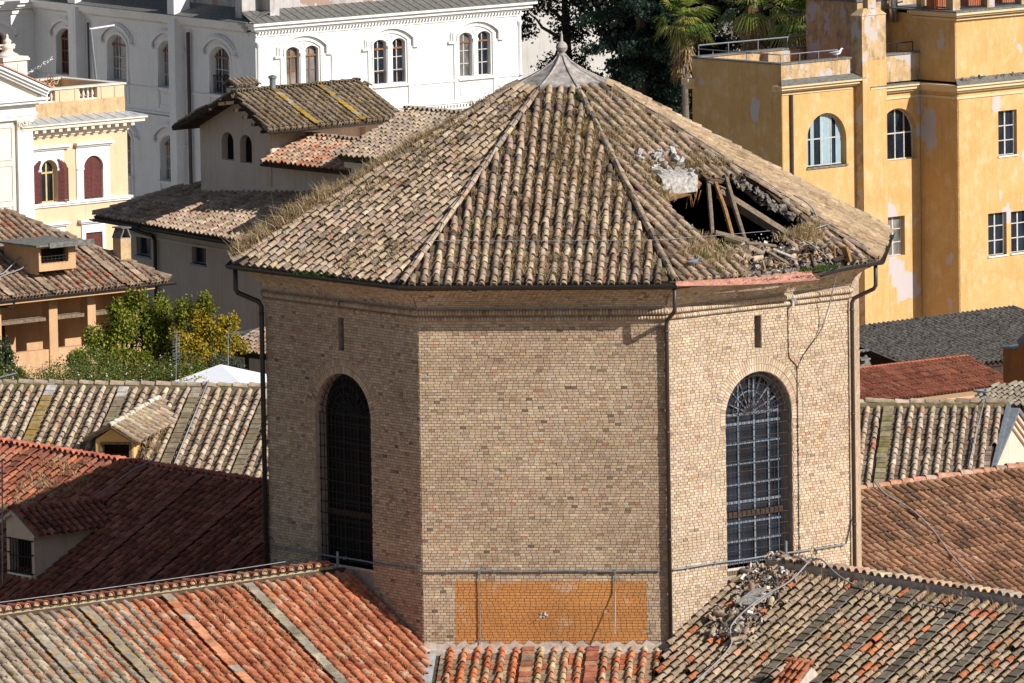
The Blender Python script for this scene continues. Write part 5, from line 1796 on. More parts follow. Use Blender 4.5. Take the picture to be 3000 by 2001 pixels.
# ------------------------------------------------ house with the veranda
H1 = thing('veranda_house', 'ochre house at left with a tiled hip roof over an open veranda', 'house', (-15, 46, 13.1))
SH1 = Slope((-11.885, 45.199, 17.241), 40, 24, 0.944)
polyH1 = [(-8.0, 0.05), (-0.02, 0.05), (-1.95, -3.12), (-3.25, -4.95), (-8.0, -4.95)]
mb = MB(); mb.slab(lambda u, r, n: SH1(u, r, n), polyH1, [], -0.14, -0.01)
SHr = Slope((-11.885, 45.199, 17.241), 130, 35, 0.944)
mb.slab(lambda u, r, n: SHr(u, r, n), [(0.02, 0.0), (6, 0.0), (6, -3), (4.95, -3.1)], [], -0.1, -0.01)
rH1 = mb.build('roof', 'deck', H1)
def colH1(u, run, rng, what):
    if what == 'strip':
        return pick(rng, [(10, (0.42, 0.33, 0.24)), (6, (0.36, 0.28, 0.20)), (3, (0.42, 0.26, 0.18))], 0.12) + (0.0,)
    if what == 'pan':
        return pick(rng, [(10, (0.25, 0.175, 0.12)), (5, (0.33, 0.2, 0.13))], 0.15) + (0.0,)
    if rng.random() < 0.075:
        return pick(rng, [(5, (0.50, 0.20, 0.12)), (3, (0.42, 0.15, 0.09))], 0.12) + (0.0,)
    return pick(rng, [(30, (0.43, 0.32, 0.235)), (18, (0.48, 0.37, 0.27)), (12, (0.38, 0.25, 0.18)), (8, (0.32, 0.25, 0.19))], 0.10) + (0.0,)
dorH = [(-3.5, -1.3), (-1.95, -1.3), (-1.95, -3.2), (-3.5, -3.2)]
lay(rH1, SH1, polyH1, colH1, dx=0.272, dy=0.25, u0=0.0, seed=51, strips=lambda c: c in (-4, -7, -18, -24), pan=0.16, jit=1.1, scale=0.8, nobj=200)
row_caps(rH1, None, SH1(-0.05, 0.0, 0.04), SH1(-3.2, -4.9, 0.04), (0, 0, 1), 0.3, lambda i, r, rng, w: pick(rng, [(5, (0.30, 0.24, 0.18)), (3, (0.38, 0.3, 0.22))], 0.10) + (0.0,), 52, alongside=True, scale=1.0)
fh = Fr((-12.697, 45.199), 40, 0.944)
mb = MB()
half_gutter(mb, [SH1(-8.0, 0.12, -0.06), SH1(0.15, 0.12, -0.06)], 0.07)
mb.build('gutter', 'gutter', H1)
mb = MB(); mb.tube([SH1(-6.35, 0.12, -0.1), SH1(-6.4, 0.1, -0.35), SH1(-6.9, -0.35, -0.55), SH1(-7.0, -0.4, -3)], 0.05, 8); mb.build('downpipe', 'pipe', H1)
for u0, u1 in ((-6.15, -5.79), (-3.87, -3.53), (-2.31, -1.98), (-0.34, 0.0)):
    mb = MB(); mb.box(fh, u0, u1, -0.38, 0.0, 12.0, 15.5); mb.build('pillar', 'tan', H1)
mb = MB()
mb.box(fh, -5.79, -3.87, -0.28, -0.04, 12.0, 13.71); mb.box(fh, -3.53, -2.31, -0.28, -0.04, 12.0, 13.71); mb.box(fh, -1.98, -0.34, -0.28, -0.04, 12.0, 13.71); mb.box(fh, -8.5, -6.15, -0.28, -0.04, 12.0, 13.71)
mb.build('parapet', 'tan', H1)
for u0, u1 in ((-5.85, -3.98), (-3.53, -2.42), (-1.98, -0.9)):
    mb = MB(); mb.box(fh, u0, u1, -0.5, -0.39 + 0.05, 14.66, 14.77); mb.box(fh, u0, u1, -0.36 + 0.33, -0.02 + 0.0, 14.64, 14.76) if False else None
    mb.box(fh, u0 + 0.01, u1, -0.3, -0.03, 14.652, 14.762); mb.build('beam', 'wood', H1)
dh = [(-5.62, 12.4), (-4.72, 12.4), (-4.72, 14.66), (-5.62, 14.66)]
mb = MB(); walls(mb, Fr(fh(0, -1.35, 0)[0:2], 40, 0.944), -9, 0, 12, 15.5, [dh], 0.3)
mb.box(fh, -0.25, -0.02, -1.4, -0.3, 12, 15.45)
mb.box(fh, -9, 0, -4.5, -1.75, 4, 15.5)
mb.box(fh, -9, 0, -1.8, 0.6, 15.40, 15.5)
mb.build('wall', 'tan', H1)
mb = MB(); mb.box(fh, -9, 0, -1.4, -0.1, 11.9, 12.1); mb.build('floor', 'terracotta', H1)
fb = Fr(fh(0, -1.33, 0)[0:2], 40, 0.944)
for u0, u1 in ((-5.62, -5.2), (-4.98, -4.70)):
    a_, b_ = MB(), MB()
    louvre(a_, b_, fb, u0, u1, 12.4, 14.62, 0.0, step=0.07)
    sh = a_.build('shutter', 'shutter', H1); b_.build('slats', 'shutter', sh, kind='stuff')
mb = MB(); mb.box(fb, -5.2, -4.98, -0.2, -0.15, 12.4, 14.62); mb.build('door_glass', 'glass', H1)
mb = MB(); mb.box(fb, -2.78, -2.56, 0.0, 0.12, 13.88, 14.12); mb.build('meter_box', 'zinc', H1)
mb = MB()
mb.lathe(fh(-3.08, -0.75, 14.38), [(0.03, 0.0), (0.08, 0.03), (0.09, 0.16), (0.04, 0.22), (0.012, 0.24), (0.01, 0.45)], 8)
mb.build('lantern', 'greymetal', label='small glass lantern hanging in the middle bay of the veranda', cat='lantern')
# shed dormer
fdh = Fr((-15.737, 42.367), 40, 0.944)
mb = MB()
mb.slab(lambda a, b, k: fdh(a, k, b), [(0, 16.3), (1.48, 16.3), (1.48, 17.14), (0.0, 17.14)], [[(0.09, 16.55), (1.19, 16.55), (1.19, 17.04), (0.09, 17.04)]], -0.15, 0.0)
mb.box(fdh, 0.0, 0.1, -1.9, -0.15, 16.2, 17.14); mb.box(fdh, 1.38, 1.48, -1.9, -0.15, 16.2, 17.14)
mb.build('dormer', 'tan', H1)
mb = MB(); mb.box(fdh, 0.05, 1.25, -0.8, -0.4, 16.4, 17.1); mb.build('opening', 'shadeblack', H1)
mb = MB(); mb.box(fdh, -0.35, 1.75, -1.9, 0.35, 17.14, 17.20); mb.box(fdh, 0.15, 1.95, 0.34, 0.40, 17.08, 17.25); mb.build('dormer_roof', 'slate', H1)
mb = MB()
for i in range(7): mb.tube([fdh(0.16 + 0.155 * i, 0.05, 16.56), fdh(0.16 + 0.155 * i, 0.05, 16.78)], 0.012, 5)
mb.tube([fdh(0.09, 0.05, 16.78), fdh(1.19, 0.05, 16.78)], 0.014, 5); mb.tube([fdh(0.09, 0.05, 16.68), fdh(1.19, 0.05, 16.68)], 0.01, 5)
mb.build('rail', 'blackiron', H1)
# chimney with little gabled hood
fc = Fr((-13.386, 45.341), 40, 0.944)
mb = MB()
mb.box(fc, 0, 0.42, -0.42, 0, 15.9, 17.0)
mb.build('chimney', 'yellowgrimy', H1)
mb = MB()
mb.hexa([fc(-.03, .02, 17.0), fc(.03, .02, 17.0), fc(.03, -.44, 17.0), fc(-.03, -.44, 17.0), fc(.12, .02, 17.32), fc(.17, .02, 17.32), fc(.17, -.44, 17.32), fc(.12, -.44, 17.32)]); mb.hexa([fc(.39, .02, 17.0), fc(.45, .02, 17.0), fc(.45, -.44, 17.0), fc(.39, -.44, 17.0), fc(.25, .02, 17.32), fc(.30, .02, 17.32), fc(.30, -.44, 17.32), fc(.25, -.44, 17.32)])
mb.box(fc, 0.02, 0.40, -0.48, 0.06, 17.32, 17.36)
mb.build('chimney_hood', 'slate', H1)
mb = MB()
mb.tube([(-18.012, 41.423, 17.468), (-16.785, 41.801, 17.893), SH1(-4.6, -1.8, 0.4), SH1(-3.9, -2.2, 0.5)], 0.02, 5)
mb.tube([(-18.012, 41.329, 17.421), SH1(-5.4, -1.0, 0.3), SH1(-4.4, -1.4, 0.4)], 0.018, 5)
mb.build('roof_cables', 'cable', label='pair of slack grey cables draped over the veranda house roof', cat='cable', smooth=True)

# ------------------------------------------------ low beige house with a roof half in shade
H2 = thing('beige_house', 'pinkish beige house with two small windows under a half shaded roof', 'house', (-11, 55, 4))
SH2 = Slope((-14.71, 55.40, 18.20), -59, 22)
polyH2 = [(0.0, 0.05), (10.6, 0.05), (10.6, -3.6), (3.4, -3.6), (2.0, -2.3)]
mb = MB(); mb.slab(lambda u, r, n: SH2(u, r, n), polyH2, [], -0.14, -0.01)
rH2 = mb.build('roof', 'deck', H2)
def colH2(u, run, rng, what):
    if what == 'pan': return pick(rng, [(10, (0.25, 0.18, 0.13))], 0.15) + (0.0,)
    return pick(rng, [(30, (0.45, 0.34, 0.25)), (18, (0.50, 0.39, 0.28)), (10, (0.42, 0.27, 0.19)), (8, (0.36, 0.27, 0.2))], 0.10) + (0.0,)
lay(rH2, SH2, polyH2, colH2, dx=0.275, dy=0.25, u0=0.1, seed=53, pan=0.15, jit=1.0, scale=0.8, nobj=200, double=False)
row_caps(rH2, None, SH2(0.05, 0.0, 0.05), SH2(2.0, -2.3, 0.05), (0, 0, 1), 0.3, lambda i, r, rng, w: colH2(0, 0, rng, 'x'), 54, alongside=True)
f2h = Fr((-13.78, 55.2), -59)
wd = [[(0.84, 17.0), (1.79, 17.0), (1.79, 17.68), (0.84, 17.68)], [(4.53, 17.06), (5.46, 17.06), (5.46, 17.69), (4.53, 17.69)]]
mb = MB(); walls(mb, f2h, -0.1, 9.5, 4, 18.05, wd, 0.3); mb.box(f2h, 0.0, 9.5, -6, -0.5, 4, 17.9); mb.box(f2h, -0.1, 0.2, -6, -0.3, 4, 18.0)
mb.build('wall', 'beige', H2)
mb = MB(); moulding(mb, f2h, -0.1, 9.5, [(17.60, 17.68, 0.05), (17.95, 18.05, 0.10)]); mb.build('cornice', 'stonetrim', H2)
for w in wd:
    uc = (w[0][0] + w[1][0]) / 2
    window(H2, f2h, w, -0.18, 'windowframe', 'glass', [(uc + 0.12, 0.05)], [], 0.06)
    mb = MB(); mb.box(f2h, w[0][0] - .04, w[1][0] + .04, -0.15, 0.05, w[0][1] - 0.05, w[0][1]); mb.build('sill', 'greymetal', H2)
mb = MB(); half_gutter(mb, [SH2(-0.1, 0.12, -0.07), SH2(10.6, 0.12, -0.07)], 0.075); mb.build('gutter', 'gutter', H2)
mb = MB(); mb.tube([SH2(3.1, 0.12, -0.1), f2h(1.2, 0.5, 17.95), f2h(1.4, 0.3, 17.85), f2h(2.15, 0.12, 17.72), f2h(2.27, 0.1, 17.6), f2h(2.27, 0.1, 12)], 0.06, 8); mb.build('downpipe', 'gutter', H2)

# ------------------------------------------------ tall gabled house, lichened roof
H3 = thing('gabled_house', 'beige gabled house with yellow lichen on its tiled roof', 'house', (-7, 53, 4))
SH3 = Slope((-8.83, 49.70, 21.43), 40, 24)
polyH3 = [(-0.15, 0.05), (5.45, 0.05), (5.55, -2.2), (0.28, -2.15)]
SH3b = Slope(SH3(0.28, -2.15, 0.0), 220, 24)
polyH3b = [(-5.3, 0.0), (0.15, 0.0), (0.55, 2.6), (-5.3, 2.6)]
mb = MB(); mb.slab(lambda u, r, n: SH3(u, r, n), polyH3, [], -0.14, -0.01); mb.slab(lambda u, r, n: SH3b(u, r, n), polyH3b, [], -0.14, -0.01)
rH3 = mb.build('roof', 'deck', H3)
def colH3(u, run, rng, what):
    if what == 'strip': return pick(rng, [(10, (0.35, 0.24, 0.06)), (6, (0.30, 0.26, 0.2))], 0.12) + (0.75,)
    if what == 'pan': return pick(rng, [(10, (0.17, 0.135, 0.09)), (4, (0.2, 0.14, 0.08))], 0.15) + (0.2,)
    return pick(rng, [(30, (0.31, 0.245, 0.17)), (18, (0.36, 0.29, 0.205)), (12, (0.27, 0.21, 0.15)), (6, (0.34, 0.25, 0.13))], 0.10) + (0.5 if rng.random() < 0.4 else 0.25,)
lay(rH3, SH3, polyH3, colH3, dx=0.235, dy=0.235, u0=0.13, seed=55, strips=lambda c: c in (7, 15), pan=0.13, jit=1.0, scale=0.8, nobj=200)
lay(rH3, SH3b, polyH3b, colH3, dx=0.235, dy=0.235, u0=0.1, seed=56, pan=0.13, jit=1.0, scale=0.8, nobj=20)
row_caps(rH3, None, SH3(0.2, -2.17, 0.06), SH3(5.5, -2.2, 0.06), SH3.h, 0.235, lambda i, r, rng, w: pick(rng, [(5, (0.30, 0.24, 0.16))], 0.10) + (0.6,), 57, scale=0.85)
mb = MB(); half_gutter(mb, [SH3(-0.1, 0.1, -0.07), SH3(5.5, 0.1, -0.07)], 0.06); mb.build('gutter', 'gutter', H3)
mb = MB()
for p, q, S_l in (((-0.12, 0.02), (0.27, -2.12), SH3), ((0.13, 0.05), (0.52, 2.55), SH3b)):
    mb.bar(S_l(p[0], p[1], -0.1), S_l(q[0], q[1], -0.1), 0.06, 0.10)
for i in range(5):
    for S_l, sg in ((SH3, -1), (SH3b, 1)):
        r_ = (0.15 + 0.45 * i) * sg if sg < 0 else 0.3 + 0.5 * i
        a = S_l(0.3 if sg < 0 else 0.0, r_, -0.19)
        mb.bar(a, a + Vector((f2h.N.x, f2h.N.y, 0)) * 0.45, 0.08, 0.10)
mb.build('rafter_ends', 'darkwood', H3)
fg3 = Fr((-8.82, 50.7), -50)
aw = [arch(-2.28, 0.31, 20.2, 20.78, 0.31, 10), arch(-1.34, 0.31, 20.17, 20.75, 0.31, 10)]
mb = MB()
mb.slab(lambda a, b, k: fg3(a, k, b), [(-3.7, 4), (5.2, 4), (5.2, 20.2), (0.0, 20.2), (0.0, 21.28), (-1.85, 22.15), (-3.7, 21.25)], aw, -0.3, 0.0)
mb.box(fg3, -3.5, 5.2, -5, -0.6, 4, 20.2)
mb.box(fg3, -3.5, -0.3, -5.5, -0.6, 20.2, 21.2)
mb.build('wall', 'beige', H3)
for a in aw:
    mb = MB(); mb.slab(lambda u, z, k: fg3(u, k, z), a, [], -0.32, -0.25); mb.build('window', 'shadeblack', H3)
fr3 = Fr((-8.86, 50.7), 40)
mb = MB()
walls(mb, fr3, 0.0, 5.2, 19.5, 21.4, [[(2.85, 20.6), (3.87, 20.6), (3.87, 21.12), (2.85, 21.12)]], 0.25)
mb.box(fr3, 4.75, 5.2, -2, 0.02, 19.5, 21.38)
mb.build('side_wall', 'dormer', H3)
mb = MB(); walls(mb, Fr(fr3(0, -0.35, 0)[0:2], 40), 2.8, 3.9, 20.5, 21.2)
for i in range(9): mb.box(fr3, 2.9 + i * 0.11, 2.98 + i * 0.11, -0.34, -0.31, 20.6, 21.12)
mb.build('corrugated_screen', 'zinc', H3)
mb = MB(); mb.tube([fr3(4.5, 0.05, 21.3), fr3(4.5, 0.05, 20)], 0.03, 6); mb.build('downpipe', 'ochre', H3)
fch = Fr(SH3(1.0, -2.6, 0)[0:2], 40)
mb = MB(); mb.box(fch, -0.3, 0.35, -0.5, 0, 22.0, 22.5); mb.build('chimney', 'beige', H3)
SC_ = Slope(fch(-0.4, -0.25, 22.78), 40, 26)
mb = MB()
mb.slab(lambda u, r, n: SC_(u, r, n), [(-0.02, 0), (0.85, 0), (0.85, 0.42), (-0.02, 0.42)], [], -0.06, 0)
SCb = Slope(fch(-0.4, -0.25, 22.78), 220, 26)
mb.slab(lambda u, r, n: SCb(u, r, n), [(-0.85, 0), (0.02, 0), (0.02, 0.42), (-0.85, 0.42)], [], -0.06, 0)
chr_ = mb.build('chimney_roof', 'slate', H3); WLOC[chr_] = WLOC[H3]
lay(chr_, SC_, [(0, 0.02), (0.86, 0.02), (0.86, 0.44), (0, 0.44)], colH3, dx=0.17, dy=0.2, seed=58, pan=0, double=False, nobj=0, scale=0.7)
# its two low roofs
SL1 = Slope((-9.07, 50.20, 20.34), -50, 20)
polyL1 = [(-0.05, 0.03), (4.35, 0.03), (4.35, -0.9), (2.9, -1.82), (-0.2, -1.88)]
mb = MB(); mb.slab(lambda u, r, n: SL1(u, r, n), polyL1, [], -0.12, -0.01)
lr = mb.build('low_roof', 'deck', H3); WLOC[lr] = WLOC[H3]
def colL1(u, run, rng, what):
    if what == 'pan': return pick(rng, [(10, (0.26, 0.16, 0.11))], 0.15) + (0,)
    return pick(rng, [(20, (0.47, 0.35, 0.25)), (14, (0.52, 0.23, 0.14)), (10, (0.48, 0.30, 0.21)), (6, (0.55, 0.43, 0.3))], 0.1) + (0.05,)
lay(lr, SL1, polyL1, colL1, dx=0.25, dy=0.25, seed=59, pan=0.13, scale=0.82, nobj=70, double=False)
row_caps(lr, None, SL1(-0.2, -1.88, 0.06), SL1(2.9, -1.85, 0.06), SL1.h, 0.22, lambda i, r, rng, w: pick(rng, [(5, (0.34, 0.26, 0.2))], 0.1) + (0,), 60, scale=0.75)
mb = MB(); mb.bar(SL1(-0.1, 0.06, -0.08), SL1(4.4, 0.06, -0.08), 0.10, 0.08); mb.build('eave_board', 'darkwood', H3)
SL2 = Slope((-6.59, 45.70, 20.94), -50, 20)
polyL2 = [(-0.05, 0.03), (5.0, 0.03), (5.0, -3.2), (-0.6, -3.2)]
mb = MB(); mb.slab(lambda u, r, n: SL2(u, r, n), polyL2, [], -0.12, -0.01)
lr = mb.build('low_roof', 'deck', H3); WLOC[lr] = WLOC[H3]
def colL2(u, run, rng, what):
    if what == 'pan': return pick(rng, [(10, (0.2, 0.155, 0.115))], 0.15) + (0,)
    return pick(rng, [(20, (0.40, 0.32, 0.235)), (12, (0.33, 0.27, 0.21)), (8, (0.45, 0.35, 0.25))], 0.1) + (0.1,)
lay(lr, SL2, polyL2, colL2, dx=0.25, dy=0.24, seed=61, pan=0.13, scale=0.82, nobj=70, double=False)
row_caps(lr, None, SL2(-0.62, -3.2, 0.06), SL2(5.0, -3.2, 0.06), SL2.h, 0.22, lambda i, r, rng, w: pick(rng, [(5, (0.34, 0.28, 0.21))], 0.1) + (0,), 62, scale=0.75)
fl2 = Fr(SL2(0, -0.45, 0)[0:2], -50)
mb = MB(); mb.box(fl2, 0.0, 4.9, -3, 0.0, 4, 20.68); mb.box(fl2, -0.1, 5, -3, 0.18, 20.55, 20.72); mb.build('low_wall', 'stonetrim', H3)
mb = MB(); mb.box(fl2, -0.2, 5, -3, 0.3, 20.80, 20.9); mb.build('eave_board', 'darkwood', H3)
fk = Fr((-7.6, 48.0), -50)
mb = MB(); mb.box(fk, 0, 0.3, -0.3, 0, 18.6, 19.3); mb.bar(fk(-.05, -.15, 19.3), fk(.05, -.15, 19.55), .3, .05, fk.N); mb.bar(fk(.35, -.15, 19.3), fk(.25, -.15, 19.55), .3, .05, fk.N); mb.box(fk, 0.0, 0.3, -0.3, 0.02, 19.55, 19.62); mb.build('small_chimney', 'darkwood', H3)

# ------------------------------------------------ cream villa with a balustraded terrace
V = thing('cream_villa', 'cream villa with white window surrounds and a balustraded roof terrace', 'house', (-18, 112, 4))
fv = Fr((-20.27, 109.2), 40)
A1 = arch(1.07, 0.38, 13.05, 14.33, 0.38, 12)
A2 = arch(3.24, 0.46, 13.02, 14.26, 0.46, 12)
B1 = [(0.82, 10.6), (1.5, 10.6), (1.5, 11.7), (0.82, 11.7)]
B2 = [(2.80, 10.6), (3.62, 10.6), (3.62, 11.7), (2.80, 11.7)]
mb = MB(); walls(mb, fv, 0, 4.98, 4, 15.7, [A1, A2, B1, B2], 0.3); mb.box(fv, 0.02, 4.97, -6, -0.6, 4, 15.6); mb.box(fv, 4.7, 4.98, -6, -0.3, 4, 15.7)
mb.build('wall', 'cream', V)
mb = MB(); mb.box(fv, 0.05, 4.95, -6, -0.05, 16.25, 16.95); mb.build('attic', 'creamold', V)
mb = MB(); moulding(mb, fv, 0, 4.98, [(15.64, 15.74, 0.06), (15.74, 15.82, 0.10), (15.98, 16.12, 0.52), (16.12, 16.19, 0.60)])
mb.build('cornice', 'stonetrim', V)
for i in range(13):
    mb = MB(); u = 0.12 + i * 0.395; mb.box(fv, u, u + 0.16, 0.0, 0.46, 15.84, 15.98); mb.build('modillion', 'stonetrim', V)
mb = MB(); mb.hexa([fv(-.55, .62, 16.192), fv(5.6, .62, 16.192), fv(5.05, -.05, 16.36), fv(0.0, -.05, 16.36), fv(-.55, .62, 16.21), fv(5.6, .62, 16.21), fv(5.05, -.05, 16.38), fv(0, -.05, 16.38)])
for i in range(10): mb.bar(fv(0.2 + .55 * i, .61, 16.215), fv(0.2 + .53 * i, -.04, 16.385), 0.03, 0.03, fv.N + Vector((0, 0, 1)))
mb.build('cornice_roof', 'zinc', V)
mb = MB()
for u0, u1 in ((0.05, 0.22), (1.55, 2.72), (3.62, 4.95)): mb.box(fv, u0, u1, -0.42, -0.08, 16.95, 17.44)
for u0, u1 in ((1.75, 1.79), (2.5, 2.54), (3.8, 3.84), (4.45, 4.49)): mb.box(fv, u0, u1, -0.08, -0.05, 16.97, 17.42)
mb.box(fv, 4.7, 4.95, -4.0, -0.42, 16.95, 17.44); mb.box(fv, 2.6, 4.95, -4.2, -3.9, 16.95, 17.438)
mb.build('terrace_wall', 'cream', V)
mb = MB(); mb.box(fv, 0.5, 1.6, -4.2, -3.9, 16.95, 17.44); mb.build('terrace_wall', 'cream', V)
mb = MB(); mb.box(fv, 0.0, 5.02, -0.48, -0.02, 17.44, 17.50); mb.box(fv, 4.64, 5.02, -4.3, -0.48, 17.44, 17.498); mb.box(fv, 0.4, 4.9, -4.26, -3.84, 17.44, 17.502); mb.box(fv, 0.2, 1.56, -0.4, -0.1, 16.95, 17.0); mb.box(fv, 2.7, 3.64, -0.4, -0.1, 16.95, 17.0)
mb.build('handrail', 'stonetrim', V)
bp = [(0.05, 0.0), (0.05, 0.03), (0.03, 0.05), (0.04, 0.09), (0.062, 0.15), (0.06, 0.19), (0.028, 0.30), (0.026, 0.34), (0.04, 0.37), (0.05, 0.39), (0.05, 0.44)]
for u in [0.33 + 0.23 * i for i in range(6)] + [2.83 + 0.22 * i for i in range(4)]:
    mb = MB(); mb.lathe(fv(u, -0.25, 17.0), bp, 8); mb.build('baluster', 'stonetrim', V, True)
for u in (1.75, 1.98, 2.2, 2.42):
    mb = MB(); mb.lathe(fv(u, -4.05, 17.0), bp, 6); mb.build('baluster', 'cream', V, True)
for A, uc, hw, lu0, lu1, ztop in ((A1, 1.07, 0.38, 0.16, 2.08, 15.28), (A2, 3.24, 0.46, 2.34, 4.2, 15.28)):
    mb = MB()
    ring = arch(uc, hw + 0.02, 13.0, A[2][1], hw + 0.02, 12)
    out = [(uc - hw - 0.36, 13.0), (uc - hw - 0.02, 13.0)] + ring[2:][::-1] + [(uc + hw + 0.02, 13.0), (uc + hw + 0.36, 13.0), (uc + hw + 0.36, 15.12), (uc - hw - 0.36, 15.12)]
    mb.slab(lambda a, b, k: fv(a, k, b), out, [], 0.001, 0.05)
    mb.band(lambda a, b, k: fv(a, k, b), ring[2:][::-1], 0.10, 0.002, 0.08)
    mb.box(fv, uc - hw - 0.34, uc - hw, 0.05, 0.09, A[2][1] - 0.05, A[2][1] + 0.02); mb.box(fv, uc + hw, uc + hw + 0.34, 0.05, 0.09, A[2][1] - 0.05, A[2][1] + 0.02)
    for sg in (-1, 1):
        mb.tube([fv(uc + sg * (hw + 0.16) + 0.06 * math.cos(t * .63), 0.06, 14.92 + 0.06 * math.sin(t * .63)) for t in range(11)], 0.012, 4)
    mb.box(fv, lu0 + .06, lu1 - .06, 0.001, 0.14, 15.12, 15.2); mb.box(fv, lu0, lu1, 0.0, 0.24, 15.2, 15.29)
    mb.build('window_surround', 'whitetrim', V)
window(V, fv, A1, -0.18, 'ochreframe', 'glass', [(1.07, 0.07)], [(14.2, 0.07)], 0.07)
def leaf(fr, u0, u1, z0, z1, n, poly=None, root=V, label=None):
    a_, b_ = MB(), MB()
    louvre(a_, b_, fr, u0, u1, z0, z1, n, poly, 0.052)
    sh = a_.build('shutter', 'shutter', root)
    b_.build('slats', 'shutter', sh, kind='stuff')
leaf(fv, 2.80, 3.235, 13.04, 14.7, -0.05, A2); leaf(fv, 3.245, 3.68, 13.04, 14.7, -0.05, A2)
fL = Fr(fv(0.66, 0.03, 0)[0:2], 55); fRr = Fr(fv(1.48, 0.03, 0)[0:2], 14)
pl = [(-0.44, 13.05), (0, 13.05), (0, 14.36), (-0.1, 14.58), (-0.28, 14.7), (-0.44, 14.73)]
pr = [(0.0, 13.05), (0.44, 13.05), (0.44, 14.73), (0.28, 14.7), (0.1, 14.58), (0, 14.36)]
pl = [(-0.44, 13.05), (0, 13.05), (0, 14.73), (-0.16, 14.7), (-0.34, 14.58), (-0.44, 14.36)]
pr = [(0.0, 13.05), (0.44, 13.05), (0.44, 14.36), (0.34, 14.58), (0.16, 14.7), (0.0, 14.73)]
leaf(fL, -0.44, 0, 13.05, 14.7, 0.0, pl); leaf(fRr, 0, 0.44, 13.05, 14.7, 0.0, pr)
mb = MB(); moulding(mb, fv, 0, 4.98, [(12.94, 13.03, 0.14), (12.86, 12.94, 0.08)]); mb.build('string_course', 'whitetrim', V)
for B, lu0, lu1 in ((B1, 0.45, 1.94), (B2, 2.45, 3.92)):
    mb = MB()
    mb.slab(lambda a, b, k: fv(a, k, b), [(lu0 + .16, 10.4), (lu1 - .16, 10.4), (lu1 - .16, 12.08), (lu0 + .16, 12.08)], [B], 0.001, 0.06)
    mb.box(fv, lu0 + .05, lu1 - .05, 0.0, 0.16, 12.08, 12.15); mb.box(fv, lu0, lu1, 0.0, 0.24, 12.15, 12.24)
    mb.build('window_surround', 'whitetrim', V)
leaf(fv, 2.82, 3.205, 10.6, 11.66, -0.06); leaf(fv, 3.215, 3.60, 10.6, 11.66, -0.06)
window(V, fv, B1, -0.18, 'ochreframe', 'glass', [(1.16, 0.06)], [], 0.06)

# ------------------------------------------------ church front at the left edge
CF = thing('church', 'pale stone church front with pediment and urn at the left edge', 'church', (-22, 108, 4))
fcf = Fr(fv(0, 0.35, 0)[0:2], 40)
mb = MB(); mb.box(fcf, -4, -0.03, -5, 0.0, 4, 16.45); mb.build('wall', 'stonetrim', CF)
for z0, z1 in ((14.9, 16.2), (13.3, 14.7), (11.6, 13.1)):
    mb = MB(); mb.band(lambda a, b, k: fcf(a, k, b), [(-2.2, z0), (-0.92, z0), (-0.92, z1), (-2.2, z1)], 0.05, 0.001, 0.04, closed=True); mb.build('wall_panel', 'stonetrim', CF)
mb = MB(); mb.box(fcf, -0.74, 0.0, 0.0, 0.14, 4, 16.03); mb.build('pilaster', 'whitetrim', CF)
mb = MB()
mb.box(fcf, -0.78, 0.04, 0.0, 0.18, 16.36, 16.44); mb.box(fcf, -0.74, 0.0, 0.0, 0.15, 16.03, 16.36)
for u in (-0.62, -0.12):
    mb.tube([fcf(u + (0.13 - 0.011 * t) * math.cos(t * 0.75), 0.18, 16.25 + (0.13 - 0.011 * t) * math.sin(t * 0.75)) for t in range(11)], 0.022, 5)
for i in range(6): mb.tube([fcf(-0.66 + i * 0.115, 0.15, 16.02), fcf(-0.66 + i * 0.115, 0.15, 16.2)], 0.03, 5)
mb.lathe(fcf(-0.37, 0.18, 16.28), [(0.02, 0), (0.07, 0.05), (0.06, 0.1), (0.01, 0.14)], 7)
mb.build('ionic_capital', 'stonetrim', CF)
mb = MB()
for z0, z1, p in ((16.45, 16.6, 0.16), (16.6, 16.72, 0.20), (16.72, 17.0, 0.15), (17.0, 17.08, 0.25), (17.08, 17.2, 0.45), (17.2, 17.28, 0.55)): mb.box(fcf, -5, p, -4, p, z0, z1)
mb.build('entablature', 'whitetrim', CF)
mb = MB()
mb.slab(lambda a, b, k: fcf(a, k, b), [(-5, 17.28), (0.5, 17.28), (-5, 19.9)], [], -3.0, 0.12)
mb.build('tympanum', 'stonetrim', CF)
mb = MB()
for o, w, p in ((0.0, 0.10, 0.35), (0.10, 0.12, 0.45), (0.22, 0.10, 0.55)):
    mb.band(lambda a, b, k: fcf(a, k, b), [(-5, 19.75 + o), (0.58, 17.30 + o)], w, -3.0, p)
mb.build('raking_cornice', 'whitetrim', CF)
mb = MB(); mb.band(lambda a, b, k: fcf(a, k, b), [(-5, 20.09), (0.66, 17.63)], 0.05, -3.0, 0.6); mb.build('rake_tiles', 'pinkmetal', CF)
mb = MB(); mb.box(fcf, -1.16, -0.02, -1.1, -0.1, 17.3, 18.75); mb.box(fcf, -1.24, 0.06, -1.18, -0.02, 18.75, 18.84); mb.box(fcf, -1.2, 0.02, -1.14, -0.06, 18.84, 18.9); mb.box(fcf, -0.5, -0.1, -0.1, -0.07, 18.0, 18.65); mb.build('urn_pedestal', 'stonetrim', CF)
mb = MB(); mb.lathe(fcf(-0.6, -0.6, 18.9), [(0.45, 0), (0.42, 0.08), (0.28, 0.14), (0.2, 0.22), (0.24, 0.30), (0.3, 0.4), (0.22, 0.47), (0.12, 0.5), (0.17, 0.56), (0.17, 0.62), (0.08, 0.68), (0.05, 0.74), (0.06, 0.80), (0.01, 0.88)], 14)
for sg in (-1, 1): mb.tube([fcf(-0.6 + sg * (0.30 + 0.08 * math.cos(t * .7)), -0.6, 19.28 + 0.08 * math.sin(t * .7)) for t in range(9)], 0.03, 5)
mb.build('urn', 'stonetrim', CF, True)

